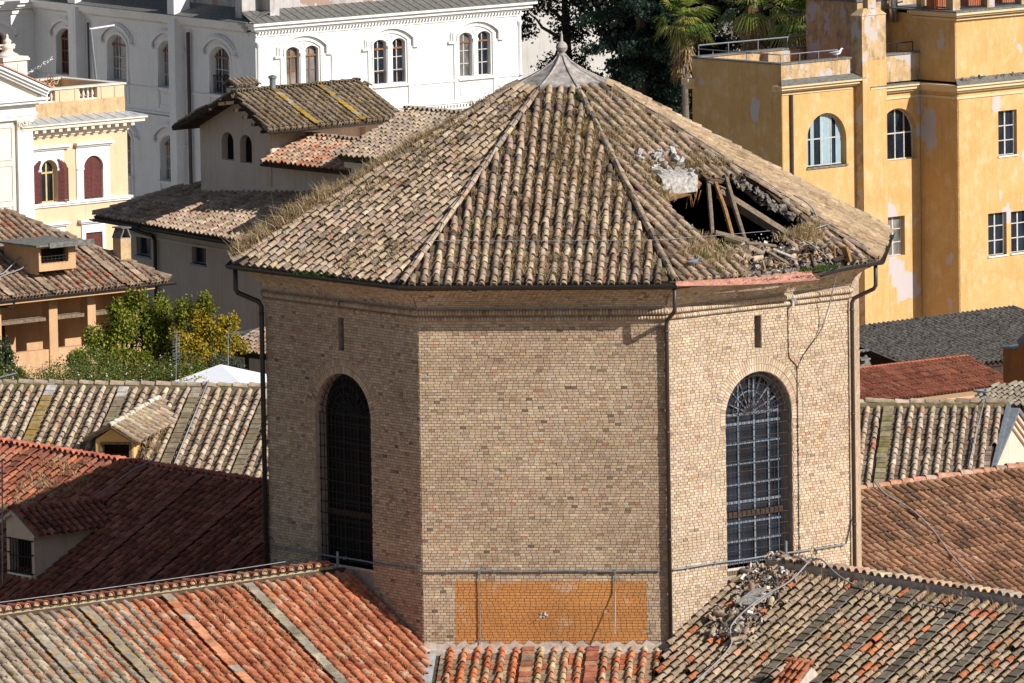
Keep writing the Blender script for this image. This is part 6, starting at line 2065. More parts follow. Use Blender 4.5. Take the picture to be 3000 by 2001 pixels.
# ------------------------------------------------ long white building
WB = thing('white_building', 'long white building with arched twin windows along the top', 'building', (-6, 168, 4))
fw = Fr((-12.8, 159.2), 40)
openW = []
for uc in (2.67, 7.83, 12.98):
    for sg in (-1, 1):
        openW.append(arch(uc + sg * 0.56, 0.385, 12.76, 14.66, 0.16, 8))
mb = MB(); walls(mb, fw, 0, 15.82, 4, 15.6, openW, 0.35); mb.box(fw, 1.3, 15.8, -4, -0.7, 4, 15.5); mb.box(fw, 15.5, 15.82, -10, -0.35, 4, 15.6)
mb.build('wall', 'white', WB)
for i, a in enumerate(openW):
    uc = (a[0][0] + a[1][0]) / 2
    window(WB, fw, a, -0.22, 'brownframe' if i < 2 else 'whiteframe', 'glassgrey' if i in (0, 1, 4) else 'glass', [(uc, 0.05)], [(13.35, 0.035), (13.95, 0.035)] if i > 1 else [(13.7, 0.03)], 0.045)
    mb = MB(); mb.box(fw, uc - 0.37, uc + 0.37, -0.24, -0.15, 14.32, 14.40); mb.build('transom', 'brownframe', WB)
    if i in (2, 3):
        mb = MB(); mb.box(fw, uc - 0.38, uc + 0.38, -0.12, -0.1, 13.28, 13.31)
        for q in range(9): mb.box(fw, uc - 0.36 + q * 0.088, uc - 0.345 + q * 0.088, -0.12, -0.105, 12.76, 13.29)
        mb.build('balcony_rail', 'rust', WB)
for uc in (2.67, 7.83, 12.98):
    mb = MB()
    def seg(hw, zs, rise, k=14):
        return arch(uc, hw, zs, zs, rise, k)[2:][::-1]
    P_ = lambda a, b, k: fw(a, k, b)
    hood = [(uc - 1.62, 14.42), (uc - 1.36, 14.42), (uc - 1.36, 14.78)] + seg(1.36, 14.78, 0.55) + [(uc + 1.36, 14.42), (uc + 1.62, 14.42)]
    arcp = [(uc - 1.32, 14.45)] + seg(1.32, 14.80, 0.50) + [(uc + 1.32, 14.45)]
    mb.band(P_, arcp, 0.12, 0.001, 0.16); mb.band(P_, [(a, b) for a, b in arcp], 0.20, 0.0, 0.09)
    mb.box(fw, uc - 1.68, uc - 1.32, 0, 0.15, 14.36, 14.47); mb.box(fw, uc + 1.32, uc + 1.68, 0, 0.15, 14.36, 14.47)
    mb.build('hood_mould', 'whitetrim', WB)
    mb = MB()
    mb.band(P_, [(uc - 1.02, 12.7), (uc - 1.02, 14.7)] + seg(1.02, 14.72, 0.36) + [(uc + 1.02, 14.7), (uc + 1.02, 12.7)], 0.09, 0.001, 0.07)
    mb.tube([fw(uc + 0.14 * math.cos(t * .6), 0.02, 14.86 + 0.14 * math.sin(t * .6)) for t in range(12)], 0.018, 4)
    mb.box(fw, uc - 0.14, uc + 0.14, -0.1, 0.05, 12.76, 14.4); mb.box(fw, uc - 0.16, uc + 0.16, -0.1, 0.08, 14.4, 14.52)
    mb.box(fw, uc - 1.1, uc + 1.1, 0, 0.14, 12.6, 12.7)
    mb.box(fw, uc - 1.32, uc - 1.06, 0, 0.07, 11.76, 14.4); mb.box(fw, uc + 1.06, uc + 1.32, 0, 0.07, 11.76, 14.4)
    mb.band(P_, [(uc - 0.95, 11.9), (uc + 0.95, 11.9), (uc + 0.95, 12.5), (uc - 0.95, 12.5)], 0.06, 0.001, 0.04, closed=True)
    mb.build('window_surround', 'whitetrim', WB)
def cornice_of(fr, u0, u1, root, dent=True, sp=0.19):
    mb = MB()
    for z0, z1, p in ((15.40, 15.47, 0.06), (15.47, 15.56, 0.09), (15.66, 15.76, 0.26), (15.76, 15.94, 0.40), (15.94, 16.06, 0.56)):
        mb.box(fr, u0 - (p if u0 == 0 and fr is fw else 0), u1 + (p if fr is fw else 0), -0.05, p, z0, z1)
    mb.build('cornice', 'whitetrim', root)
    if dent:
        mb = MB(); k = int((u1 - u0) / sp)
        for i in range(k): mb.box(fr, u0 + i * sp, u0 + i * sp + 0.10, 0.0, 0.22, 15.56, 15.66)
        mb.build('dentils', 'whitetrim', root, kind='stuff')
cornice_of(fw, 0, 15.82, WB)
mb = MB()
for u0, u1 in ((0, 1.35), (4.0, 6.5), (9.15, 11.66), (14.3, 15.82)): mb.box(fw, u0, u1, 0, 0.06, 12.58, 12.68)
for z0, z1, p in ((11.66, 11.74, 0.08), (11.50, 11.58, 0.14), (11.58, 11.66, 0.2), (11.28, 11.36, 0.08)): mb.box(fw, -p, 15.82 + p, 0, p, z0, z1)
for i in range(83): mb.box(fw, i * 0.19, i * 0.19 + 0.1, 0, 0.12, 11.38, 11.5)
mb.build('string_course', 'whitetrim', WB)
for u in (0.1, 15.7):
    mb = MB(); mb.lathe(fw(u, 0.02, 12.6), [(0.12, 0), (0.12, 0.1), (0.085, 0.14), (0.075, 2.3), (0.12, 2.4), (0.15, 2.52), (0.15, 2.56)], 10); mb.build('colonnette', 'whitetrim', WB, True)
mb = MB(); mb.hexa([fw(-.6, .58, 16.062), fw(16.4, .58, 16.062), fw(16.4, -1.0, 16.5), fw(-.1, -1.0, 16.5), fw(-.6, .58, 16.09), fw(16.4, .58, 16.09), fw(16.4, -1.0, 16.53), fw(-.1, -1.0, 16.53)])
for i in range(34): mb.bar(fw(-.3 + i * .5, .58, 16.10), fw(-.1 + i * .5, -.98, 16.535), .03, .03, (0, 0, 1))
mb.build('eave_sheet', 'slate', WB)
mb = MB(); mb.box(fw, 0, 16.2, -1.5, -1.0, 16.0, 18.2); mb.build('parapet', 'oldwhite', WB)
# shaded flank
fs = Fr((-12.84, 159.2), -57)
LS = 20.4
openS = [(arch(uc, 0.88, 12.58, 14.36, 0.42, 10), uc) for uc in (-3.17, -7.84, -12.56, -17.4)] + [(arch(uc, 0.88, 8.2, 9.95, 0.40, 10), uc) for uc in (-7.84, -12.3)]
mb = MB(); walls(mb, fs, -LS, 0, 4, 15.6, [a for a, _ in openS], 0.4); mb.box(fs, -LS + 0.9, -1.3, -4, -0.8, 4, 15.5); mb.build('flank_wall', 'white', WB)
for i, (a, uc) in enumerate(openS):
    z0 = a[0][1]
    window(WB, fs, a, -0.3, 'brownframe' if i == 3 else 'whiteframe', 'glass' if i in (0, 3) else 'glassgrey', [(uc - 0.3, 0.06), (uc + 0.3, 0.04), (uc - .62, .03)], [(z0 + 0.55, 0.04), (z0 + 1.1, 0.04)], 0.06)
    mb = MB(); mb.box(fs, uc - 0.86, uc + 0.86, -0.32, -0.22, z0 + 1.62, z0 + 1.71); mb.build('transom', 'brownframe', WB)
    zs = z0 + 1.83
    P_ = lambda p, q, k: fs(p, k, q)
    mb = MB()
    pth = [(uc - 1.28, zs - 0.02)] + arch(uc, 1.28, zs + 0.22, zs + 0.22, 0.5, 12)[2:][::-1] + [(uc + 1.28, zs - 0.02)]
    mb.band(P_, pth, 0.12, 0.0, 0.16); mb.band(P_, pth, 0.20, 0.001, 0.09)
    mb.box(fs, uc - 1.62, uc - 1.24, 0, 0.15, zs - 0.08, zs + 0.02); mb.box(fs, uc + 1.24, uc + 1.62, 0, 0.15, zs - 0.08, zs + 0.02)
    mb.band(P_, [(uc - 0.9, z0)] + arch(uc, 0.9, z0 + 1.78, z0 + 1.78, 0.43, 10)[2:][::-1] + [(uc + 0.9, z0)], 0.14, 0.001, 0.05)
    mb.box(fs, uc - 1.06, uc - 0.9, 0, 0.06, z0 - 1.0, z0 + .5); mb.box(fs, uc + 0.9, uc + 1.06, 0, 0.06, z0 - 1.0, z0 + .5)
    mb.box(fs, uc - 1.1, uc + 1.1, 0, 0.15, z0 - 0.12, z0 - 0.02)
    mb.band(P_, [(uc - 0.8, z0 - .9), (uc + 0.8, z0 - .9), (uc + 0.8, z0 - .3), (uc - 0.8, z0 - .3)], 0.06, 0.001, 0.04, closed=True)
    mb.build('window_surround', 'whitetrim', WB)
    if i in (0,):
        mb = MB()
        for q in range(13): mb.box(fs, uc - 0.84 + q * 0.135, uc - 0.82 + q * 0.135, -0.15, -0.13, 12.58, 13.4)
        mb.box(fs, uc - .86, uc + .86, -.15, -.12, 13.38, 13.42); mb.build('balcony_rail', 'blackiron', WB)
cornice_of(fs, -LS, -0.55, WB, True, 0.22)
mb = MB()
for z0, z1, p in ((11.30, 11.38, 0.08), (11.16, 11.24, 0.16), (11.08, 11.16, 0.10), (12.42, 12.5, 0.06)): mb.box(fs, -LS, 0, 0, p, z0, z1)
mb.build('string_course', 'whitetrim', WB)
mb = MB(); mb.hexa([fs(-LS, .58, 16.062), fs(.2, .58, 16.062), fs(-.2, -1.0, 16.5), fs(-LS, -1.0, 16.5), fs(-LS, .58, 16.09), fs(.2, .58, 16.09), fs(-.2, -1.0, 16.53), fs(-LS, -1.0, 16.53)]); mb.build('eave_sheet', 'slate', WB)
mb = MB(); mb.box(fs, -LS, -0.3, -1.5, -1.0, 16.0, 18.2); mb.build('parapet', 'oldwhite', WB)
for u in (-6.62, -15.9):
    mb = MB(); mb.box(fs, u - 0.3, u + 0.3 + (0.1 if u < -9 else 0), -0.3, 0.55, 4, 18.5); mb.build('pier', 'white', WB)
mb = MB(); mb.tube([fs(-5.75, 0.16, 15.3), fs(-5.75, 0.16, 6)], 0.09, 8); mb.tube([fs(-15.1, 0.1, 15.2), fs(-15.1, 0.1, 9)], 0.05, 8); mb.build('downpipe', 'pipe', WB)
fs2 = Fr(fs(-LS, 0, 0)[0:2], 40)
a_ = arch(-2.6, 0.9, 12.5, 14.3, 0.42, 10)
mb = MB(); walls(mb, fs2, -8, 0.0, 4, 15.6, [a_], 0.4); mb.box(fs2, -8, -0.9, -4, -0.8, 4, 15.5); mb.build('wing_wall', 'white', WB)
window(WB, fs2, a_, -0.3, 'brownframe', 'glass', [(-2.6, 0.06)], [(13.6, 0.05)], 0.07)
mb = MB(); P_ = lambda p, q, k: fs2(p, k, q)
pth = [(-3.9, 14.3)] + arch(-2.6, 1.3, 14.55, 14.55, 0.5, 12)[2:][::-1] + [(-1.3, 14.3)]
mb.band(P_, pth, 0.16, 0.001, 0.15); mb.box(fs2, -1.36, -1.0, 0, .15, 14.25, 14.36); mb.build('window_surround', 'whitetrim', WB)
mb = MB()
for z0, z1, p in ((15.40, 15.56, 0.09), (15.66, 15.76, 0.26), (15.76, 15.94, 0.40), (15.94, 16.06, 0.56)): mb.box(fs2, -8, -0.2, -0.05, p, z0 - .02, z1 - .02)
mb.box(fs2, -8, -.2, -1.5, -1.0, 16, 18)
mb.build('cornice', 'whitetrim', WB)

# ------------------------------------------------ yellow building on the right
YB = thing('yellow_building', 'faded yellow building with peeling plaster and arched windows at right', 'building', (14, 124, 4))
fy = Fr((9.66, 117.65), 42, 0.9866)
AW = arch(2.53, 1.14, 12.64, 13.72, 1.10, 14)
mb = MB(); walls(mb, fy, 0, 5.3, 4, 15.9, [AW], 0.35); mb.box(fy, 0.05, 3.94, -5.2, -1.6, 4, 15.8); mb.box(fy, 3.6, 3.95, -1.6, -0.35, 4, 15.9); mb.box(fy, 0.0, 0.35, -5.2, -0.35, 4, 16.2)
mb.box(fy, 0.0, 3.9, -1.7, -1.45, 4, 12.6)
mb.build('wall', 'yellow', YB)
mb = MB(); moulding(mb, fy, 0.02, 3.95, [(15.72, 15.80, 0.05), (15.86, 15.94, 0.2), (15.94, 16.06, 0.32), (16.06, 16.14, 0.44)]); mb.build('cornice', 'yellowtrim', YB)
mb = MB(); mb.hexa([fy(-.46, .46, 16.142), fy(4.4, .46, 16.142), fy(4.2, -.02, 16.3), fy(0, -.02, 16.3), fy(-.46, .46, 16.17), fy(4.4, .46, 16.17), fy(4.2, -.02, 16.34), fy(0, -.02, 16.34)]); mb.build('cornice_roof', 'slate', YB)
mb = MB(); mb.box(fy, 0.0, 3.95, -0.35, -0.02, 16.14, 16.96); mb.box(fy, 0.0, 0.3, -5.2, -0.35, 16.14, 16.96); mb.box(fy, 0.3, 9, -5.2, -4.9, 16.0, 17.0); mb.build('parapet', 'yellowgrimy', YB)
mb = MB(); mb.box(fy, -0.05, 4.0, -0.40, 0.03, 16.96, 17.02); mb.box(fy, -0.05, 0.35, -5.25, -0.4, 16.96, 17.018); mb.box(fy, -.05, 9, -5.3, -4.85, 17.0, 17.06); mb.build('coping', 'slate', YB)
mb = MB(); mb.box(fy, 0.3, 8, -4.9, -0.35, 16.1, 16.3); mb.build('roof_terrace', 'terracotta', YB)
mb = MB()
pts = [fy(3.4, -.2, 17.35), fy(0.15, -.2, 17.35), fy(0.15, -5.0, 17.35)]
mb.tube(pts, 0.022, 6)
for t in range(4): mb.tube([fy(3.4 - t * 1.08, -.2, 17.0), fy(3.4 - t * 1.08, -.2, 17.36)], 0.02, 5)
for t in range(3): mb.tube([fy(0.15, -.2 - 2.0 * t, 17.0), fy(0.15, -.2 - 2.0 * t, 17.36)], 0.02, 5)
mb.tube([fy(0.15, -5.05, 17.5), fy(7, -5.05, 17.5)], 0.03, 6)
for t in range(5): mb.tube([fy(0.15 + 1.7 * t, -5.05, 17.0), fy(0.15 + 1.7 * t, -5.05, 17.5)], 0.025, 5)
mb.build('railing', 'greymetal', YB)
window(YB, fy, AW, -0.3, 'whiteframe', 'glass', [(2.53 - 0.52, 0.05), (2.53, 0.05), (2.53 + 0.52, 0.05)], [(13.75, 0.05)], 0.05)
for u0, u1 in ((1.45, 1.72), (1.86, 2.06), (2.42, 3.0), (3.30, 3.62)):
    mb = MB(); n_ = 9
    pts = [(u0 + (u1 - u0) * i / n_, -0.27 + 0.015 * math.sin(i * 2.1)) for i in range(n_ + 1)]
    vs = []
    for u, n in pts: vs += [fy(u, n, 12.68), fy(u, n, topz(AW, u) - 0.03)]
    mb.add(vs, [(2 * i, 2 * i + 2, 2 * i + 3, 2 * i + 1) for i in range(n_)])
    mb.build('curtain', 'curtain', YB, True)
mb = MB(); mb.box(fy, 1.36, 3.72, -0.3, 0.06, 12.56, 12.64); mb.build('sill', 'slate', YB)
mb = MB(); mb.tube([fy(0.48, 0.08, 15.72), fy(0.48, 0.08, 8)], 0.07, 8); mb.build('downpipe', 'pipe', YB)
fys = Fr((9.66, 117.65), -48, 0.9866)
mb = MB(); walls(mb, fys, -5.3, 0.0, 4, 16.96, [], 0.05, 0.01); mb.build('side_wall', 'yellow', YB)
mb = MB(); mb.box(fys, -0.12, 0.0, -.1, .44, 15.9, 16.14); mb.box(fys, -5.5, -5.1, -.2, .44, 15.9, 16.14); mb.box(fys, -5.4, -5.15, -.2, .3, 15.72, 15.9); mb.build('cornice_end', 'yellowtrim', YB)
# chimney stack
fyc = Fr((13.03, 120.1), 42)
mb = MB(); mb.box(fyc, 0, 1.36, -0.62, 0, 4, 16.4); mb.box(fyc, 0.0, 1.36, -0.62, 0.0, 16.4, 19.05); mb.hexa([fyc(-.03, .03, 19.05), fyc(1.39, .03, 19.05), fyc(1.39, -.65, 19.05), fyc(-.03, -.65, 19.05), fyc(.3, -.2, 19.32), fyc(1.06, -.2, 19.32), fyc(1.06, -.45, 19.32), fyc(.3, -.45, 19.32)]); mb.box(fyc, .5, .95, -.45, -.15, 19.3, 20.4)
mb.build('chimney_stack', 'yellowgrimy', YB)
mb = MB(); walls(mb, fyc, 0.0, 1.362, 4, 17.2, [], 0.05, 0.012); mb.build('chimney_face', 'yellow', YB)
# middle bay
fym = Fr((15.5, 122.8), 42)
AM = arch(-1.30, 1.10, 12.98, 14.03, 1.08, 14)
LM = [(-1.95, 9.06), (-0.95, 9.06), (-0.95, 10.68), (-1.95, 10.68)]
mb = MB(); walls(mb, fym, -3.2, 0.0, 4, 15.9, [AM, LM], 0.35); mb.box(fym, -3.2, 0, -5, -1.7, 4, 15.8); mb.build('middle_wall', 'yellow', YB)
window(YB, fym, AM, -0.3, 'whiteframe', 'glass', [(-1.72, 0.05), (-1.20, 0.05), (-0.68, 0.05)], [(14.06, 0.05)], 0.05)
window(YB, fym, LM, -0.25, 'whiteframe', 'glassgrey', [(-1.45, 0.08)], [(9.6, 0.04), (10.14, 0.04)], 0.06)
mb = MB(); mb.box(fym, -3.2, 0, -0.35, -0.02, 16.2, 17.3); mb.build('middle_parapet', 'yellowgrimy', YB)
mb = MB(); mb.box(fym, -3.2, 0, -0.4, 0.04, 17.3, 17.37); mb.build('coping', 'slate', YB)
mb = MB(); mb.tube([fym(-2.6, -.2, 17.75), fym(-0.2, -.2, 17.75)], 0.025, 6)
for t in range(3): mb.tube([fym(-2.0 + .9 * t, -.2, 17.35), fym(-2.0 + .9 * t, -.2, 17.75)], 0.022, 5)
mb.build('railing', 'blackiron', YB)
# right block
fyr = Fr((16.93, 121.2), 42)
RW = [[(2.37, 13.0), (3.46, 13.0), (3.46, 14.84), (2.37, 14.84)], [(1.73, 8.92), (2.81, 8.92), (2.81, 10.67), (1.73, 10.67)], [(3.07, 8.93), (4.15, 8.93), (4.15, 10.64), (3.07, 10.64)]]
mb = MB(); walls(mb, fyr, 0, 6.5, 4, 15.9, RW, 0.35); mb.box(fyr, 0.05, 6.5, -6, -0.7, 4, 15.85); mb.box(fyr, 0, 6.5, -6, -0.1, 16.2, 18.9); mb.build('right_wall', 'yellow', YB)
fyl = Fr((16.93, 121.2), -48)
mb = MB(); walls(mb, fyl, -2.12, 0.0, 4, 15.9, [], 0.1, 0.004); walls(mb, fyl, -2.45, -0.08, 16.2, 18.9, [], 0.1, -0.05); mb.build('right_side_wall', 'yellow', YB)
for j, r in enumerate(RW):
    uc = (r[0][0] + r[1][0]) / 2
    window(YB, fyr, r, -0.2, 'whiteframe', 'glass', [(uc, 0.07)], [(r[0][1] + 0.6, 0.04), (r[0][1] + 1.2, 0.04)], 0.06)
    mb = MB(); mb.box(fyr, r[0][0] - .04, r[1][0] + .06, -.2, .05, r[0][1] - .07, r[0][1]); mb.build('sill', 'stonetrim', YB)
mb = MB()
for z0, z1, p in ((15.50, 15.60, 0.05), (15.78, 15.88, 0.16), (15.88, 16.02, 0.3), (16.02, 16.10, 0.4)):
    mb.box(fyr, -p, 6.5, -0.1, p, z0, z1); mb.box(fyl, -2.12 + p * 0, 0.0, -0.1, p - .002, z0, z1 - .002); mb.box(fym, -3.2, 0 - p * .5, -0.1, p, z0, z1 - .004)
mb.build('cornice', 'yellowtrim', YB)
mb = MB(); mb.hexa([fyr(-.4, .42, 16.102), fyr(6.5, .42, 16.102), fyr(6.5, -.1, 16.3), fyr(0, -.1, 16.3), fyr(-.4, .42, 16.13), fyr(6.5, .42, 16.13), fyr(6.5, -.1, 16.34), fyr(0, -.1, 16.34)])
mb.box(fym, -3.2, -.3, -.05, .42, 16.10, 16.14)
mb.build('cornice_roof', 'slate', YB)
rng = random.Random(12)
mb = MB()
for i in range(60): mb.chunk(fyr(rng.uniform(0, 6.4), rng.uniform(-.05, .2), 16.3 + rng.uniform(-.05, .06)), rng.uniform(.08, .22), rng)
mb.build('gutter_debris', 'slate', YB, kind='stuff')
mb = MB()
for z0, z1, p in ((18.72, 18.80, 0.06), (18.86, 18.95, 0.22), (18.95, 19.06, 0.34)):
    mb.box(fyr, -p, 6.5, -0.1, p, z0, z1); mb.box(fyl, -2.5, 0.0, -0.1, p - .002, z0, z1 - .002)
mb.build('upper_cornice', 'yellowtrim', YB)
mb = MB(); mb.box(fyr, -.4, 6.5, -6, .38, 19.06, 19.12); mb.build('upper_roof', 'slate', YB)
mb = MB()
for u in (-0.1, 1.9, 3.9): mb.box(fyr, u, u + 0.42, -.5, -.1, 19.12, 20.2)
mb.box(fyl, -2.4, -2.1, -.5, -.1, 19.12, 20.2)
mb.build('terrace_post', 'yellowgrimy', YB)
mb = MB()
for i in range(15): mb.tube([fyr(.38 + i * .105, -.3, 19.15), fyr(.38 + i * .105, -.3, 20.2)], 0.013, 4)
for i in range(15): mb.tube([fyr(2.38 + i * .105, -.3, 19.15), fyr(2.38 + i * .105, -.3, 20.2)], 0.013, 4)
for i in range(14): mb.tube([fyl(-2.0 + i * .13, -.3, 19.15), fyl(-2.0 + i * .13, -.3, 20.2)], 0.013, 4)
mb.box(fyr, .3, 4, -.33, -.28, 19.16, 19.2); mb.box(fyl, -2.1, -.1, -.33, -.28, 19.16, 19.2)
mb.build('iron_railing', 'blackiron', YB)
mb = MB(); mb.box(fyr, -.1, 6.5, -1.6, -1.4, 19.12, 19.5); mb.build('terrace_kerb', 'terracotta', YB)
fyb = Fr((15.35, 125.0), 42)
mb = MB(); mb.box(fyb, -3.2, 0.4, -3, 0, 10, 19.4); mb.build('back_wall', 'yellowgrimy', YB)
mb = MB(); mb.box(fyb, -3.3, .4, -3.1, .08, 19.4, 19.5); mb.build('coping', 'slate', YB)
mb = MB(); mb.tube([fyb(-1.55, 0.42, 20.6), fyb(-1.55, 0.42, 18.5)], 0.19, 14); mb.build('flue', 'steel', YB, True)
mb = MB(); mb.tube([fyb(-1.4, 0.42, 18.95), fyb(-0.75, 0.2, 18.92)], 0.17, 12); mb.tube([fyb(-1.0, .3, 19.4), fyb(-.5, .3, 19.45)], 0.03, 6); mb.build('flue_elbow', 'blackiron', YB, True)
# ------------------------------------------------ sheds and roofs at the right
S8 = Slope((12.55, 47.2, 13.95), 42, 12)
CS = thing('corrugated_shed', 'shed under a grey weathered corrugated roof right of the tower', 'shed', (12, 49, 4))
mb = MB()
nU, nR = 340, 10
for j in range(2):
    vs = []
    for i in range(nU + 1):
        u = -1.75 + 8.5 * i / nU
        for k in range(nR + 1):
            r_ = 0.15 - 4.35 * k / nR
            vs.append(S8(u, r_, 0.045 * math.sin(2 * math.pi * u / 0.21) - 0.012 * j + 0.012 * (k % 2) ))
    fs_ = [(i * (nR + 1) + k, (i + 1) * (nR + 1) + k, (i + 1) * (nR + 1) + k + 1, i * (nR + 1) + k + 1) for i in range(nU) for k in range(nR)]
    mb.add(vs, fs_ if j == 0 else [f[::-1] for f in fs_])
mb.build('corrugated_roof', 'corr', CS, True)
f8 = Fr((12.55, 47.2), 42)
mb = MB(); mb.box(f8, -1.2, 6, -4.4, -3.9, 4, 14.6); mb.box(f8, -1.5, -1.35, -4.0, -3.0, 4, 14.5); mb.box(f8, 0.2, 6, -0.3, -0.1, 12, 13.85); mb.build('wall', 'darkwood', CS)
mb = MB(); mb.box(f8, 0.1, 6, -0.1, -0.04, 13.72, 13.86); mb.tube([f8(.35, 0, 13.3), f8(.35, 0, 14.1)], .025, 6); mb.build('fascia', 'rust', CS)
mb = MB(); mb.box(f8, -3.0, -2.3, -2.2, -2.1, 13.2, 14.35); mb.build('zinc_panel', 'zinc', CS)
vs = [f8(-3.1 + 1.0 * i / 40, -2.1 + .4 * k, 14.42 + .03 * k + 0.03 * math.sin(i * 0.9)) for i in range(41) for k in (0, 1)]
mb = MB(); mb.add(vs, [(2 * i, 2 * i + 2, 2 * i + 3, 2 * i + 1) for i in range(40)]); mb.build('small_sheet_roof', 'zinc', CS, True)

S9 = Slope((9.65, 35.20, 14.42), 40, 18)
OS = thing('red_tiled_shed', 'low shed with a bright red tiled roof right of the tower', 'shed', (11, 37, 4))
poly9 = [(-0.9, 0.05), (5.3, 0.05), (5.26, -2.0), (-0.9, -2.1)]
mb = MB(); mb.slab(lambda u, r, n: S9(u, r, n), poly9, [], -0.12, -0.01); r9 = mb.build('roof', 'deck', OS)
def col9(u, run, rng, what):
    return pick(rng, [(20, (0.37, 0.14, 0.085)), (10, (0.32, 0.115, 0.07)), (5, (0.42, 0.19, 0.12))], 0.10) + (0.15,)
lay(r9, S9, poly9, col9, dx=0.14, dy=0.36, u0=0.0, seed=63, pan=0.09, jit=0.3, scale=0.58, nobj=120, double=False)
mb = MB(); mb.bar(S9(-.9, -2.08, .03), S9(5.28, -2.0, .03), .10, .06); mb.build('ridge_board', 'terracotta', OS)
f9 = Fr((9.63, 34.7), 40)
mb = MB(); mb.box(f9, -2, 5, -3.0, 0.1, 4, 14.18); mb.build('wall', 'burnt', OS)
mb = MB(); mb.box(f9, 0.0, 5.1, -.3, 0.42, 14.26, 14.36); mb.build('eave_board', 'tan', OS)
for i in range(12):
    mb = MB(); mb.box(f9, 0.5 + i * .42, .6 + i * .42, 0.1, .4, 14.12, 14.26); mb.build('bracket', 'darkwood', OS)
fc9 = Fr((9.14, 37.2), 42)
mb = MB(); mb.box(fc9, -.3, .48, -.5, 0, 14.3, 15.03); mb.build('chimney', 'mossy', OS)
mb = MB(); mb.bar(fc9(.40, -.25, 15.0), fc9(.18, -.25, 15.38), .4, .06, fc9.N); mb.bar(fc9(-.2, -.25, 15.0), fc9(.02, -.25, 15.38), .4, .06, fc9.N); mb.box(fc9, -.1, .3, -.5, 0, 15.36, 15.41); mb.build('chimney_hood', 'slate', OS)

BB = thing('burnt_orange_house', 'burnt orange wall corner with dark coping at the right edge', 'house', (14, 31, 4))
f10 = Fr((12.92, 31.2), -50)
mb = MB(); mb.slab(lambda a, b, k: f10(a, k, b), [(0, 4), (3, 4), (3, 18.3), (0.55, 16.42), (0, 16.42)], [], -3, 0); mb.build('wall', 'burnt', BB)
mb = MB(); mb.box(f10, -.06, .56, -3, .06, 16.42, 16.46); mb.bar(f10(.53, -.2, 16.44), f10(3, -.2, 18.34), .5, .05, f10.N); mb.build('coping', 'greymetal', BB)
S10 = Slope((11.95, 26.2, 15.62), -50, 22)
GR = thing('grey_tiled_roof', 'small grey tiled roof corner below the burnt orange wall', 'house', (13, 25, 4))
poly10 = [(-0.1, 0.2), (3.5, 0.2), (3.5, -1.6), (0.0, -0.7)]
mb = MB(); mb.slab(lambda u, r, n: S10(u, r, n), poly10, [], -0.1, -0.01); r10 = mb.build('roof', 'deck', GR)
def col10(u, run, rng, what): return pick(rng, [(20, (0.32, 0.28, 0.22)), (10, (0.38, 0.33, 0.26))], 0.1) + (0.0,)
lay(r10, S10, poly10, col10, dx=0.24, dy=0.24, seed=64, pan=0.13, scale=0.85, nobj=60, double=False)
f11 = Fr(S10(0, -0.1, 0)[0:2], -50)
mb = MB(); mb.box(f11, 0.1, 3.5, -2.5, 0, 4, 15.5); mb.build('wall', 'burnt', GR)
mb = MB(); mb.box(f11, -.35, .25, -.5, 0, 15.45, 15.66); mb.box(f11, -.3, .2, -.45, -.05, 15.66, 15.74); mb.box(f11, -.38, .28, -.53, .03, 15.74, 15.80); mb.build('corner_cap', 'zinc', GR)

# ================================================================== PLANTS
def leafmesh(name, parts, seed, parent, mat=LEAF):
    """parts: (centre, radii, n, leaf size, palette, shell, droop)"""
    rng = np.random.default_rng(seed)
    V, C = [], []
    for cen, rad, n, size, pal, shell, droop in parts:
        d = rng.normal(0, 1, (n, 3))
        d /= np.linalg.norm(d, axis=1)[:, None]
        r = rng.random(n) ** (1 / 3)
        r = shell + (1 - shell) * r
        p = np.array(cen) + d * r[:, None] * np.array(rad)
        p += rng.normal(0, size * 0.8, (n, 3))
        a = rng.normal(0, 1, (n, 3)); a[:, 2] -= droop
        a /= np.linalg.norm(a, axis=1)[:, None]
        nrm = d * 0.8 + rng.normal(0, 0.7, (n, 3)) + np.array([0, 0, 0.4])
        b = np.cross(a, nrm); b /= np.linalg.norm(b, axis=1)[:, None]
        s = size * rng.uniform(0.6, 1.3, n)
        A, B = a * s[:, None], b * (s * 0.34)[:, None]
        V.append(np.stack([p - A * .5, p + B, p + A * .5, p - B], 1))
        idx = rng.integers(0, len(pal), n)
        c = np.array(pal)[idx] * rng.uniform(0.75, 1.25, (n, 1))
        C.append(np.concatenate([c, np.zeros((n, 1))], 1))
    V = np.concatenate(V); C = np.concatenate(C)
    V = V - np.array(WLOC[parent])
    n = len(V)
    me = quadmesh(name, V.reshape(-1, 3), np.arange(n * 4).reshape(-1, 4), np.zeros(n, bool), mat, np.repeat(C, 4, 0))
    o = bpy.data.objects.new(name, me)
    COL.objects.link(o)
    o.parent = parent
    WLOC[o] = WLOC[parent]
    return o

def limb(mb, a, b, r0, r1, rng, n=5, wob=0.1):
    a, b = Vector(a), Vector(b)
    pts = [a + (b - a) * (i / n) + Vector((rng.uniform(-wob, wob), rng.uniform(-wob, wob), 0)) * (0 if i in (0, n) else 1) for i in range(n + 1)]
    mb.tube(pts, [r0 + (r1 - r0) * i / n for i in range(n + 1)], 7)

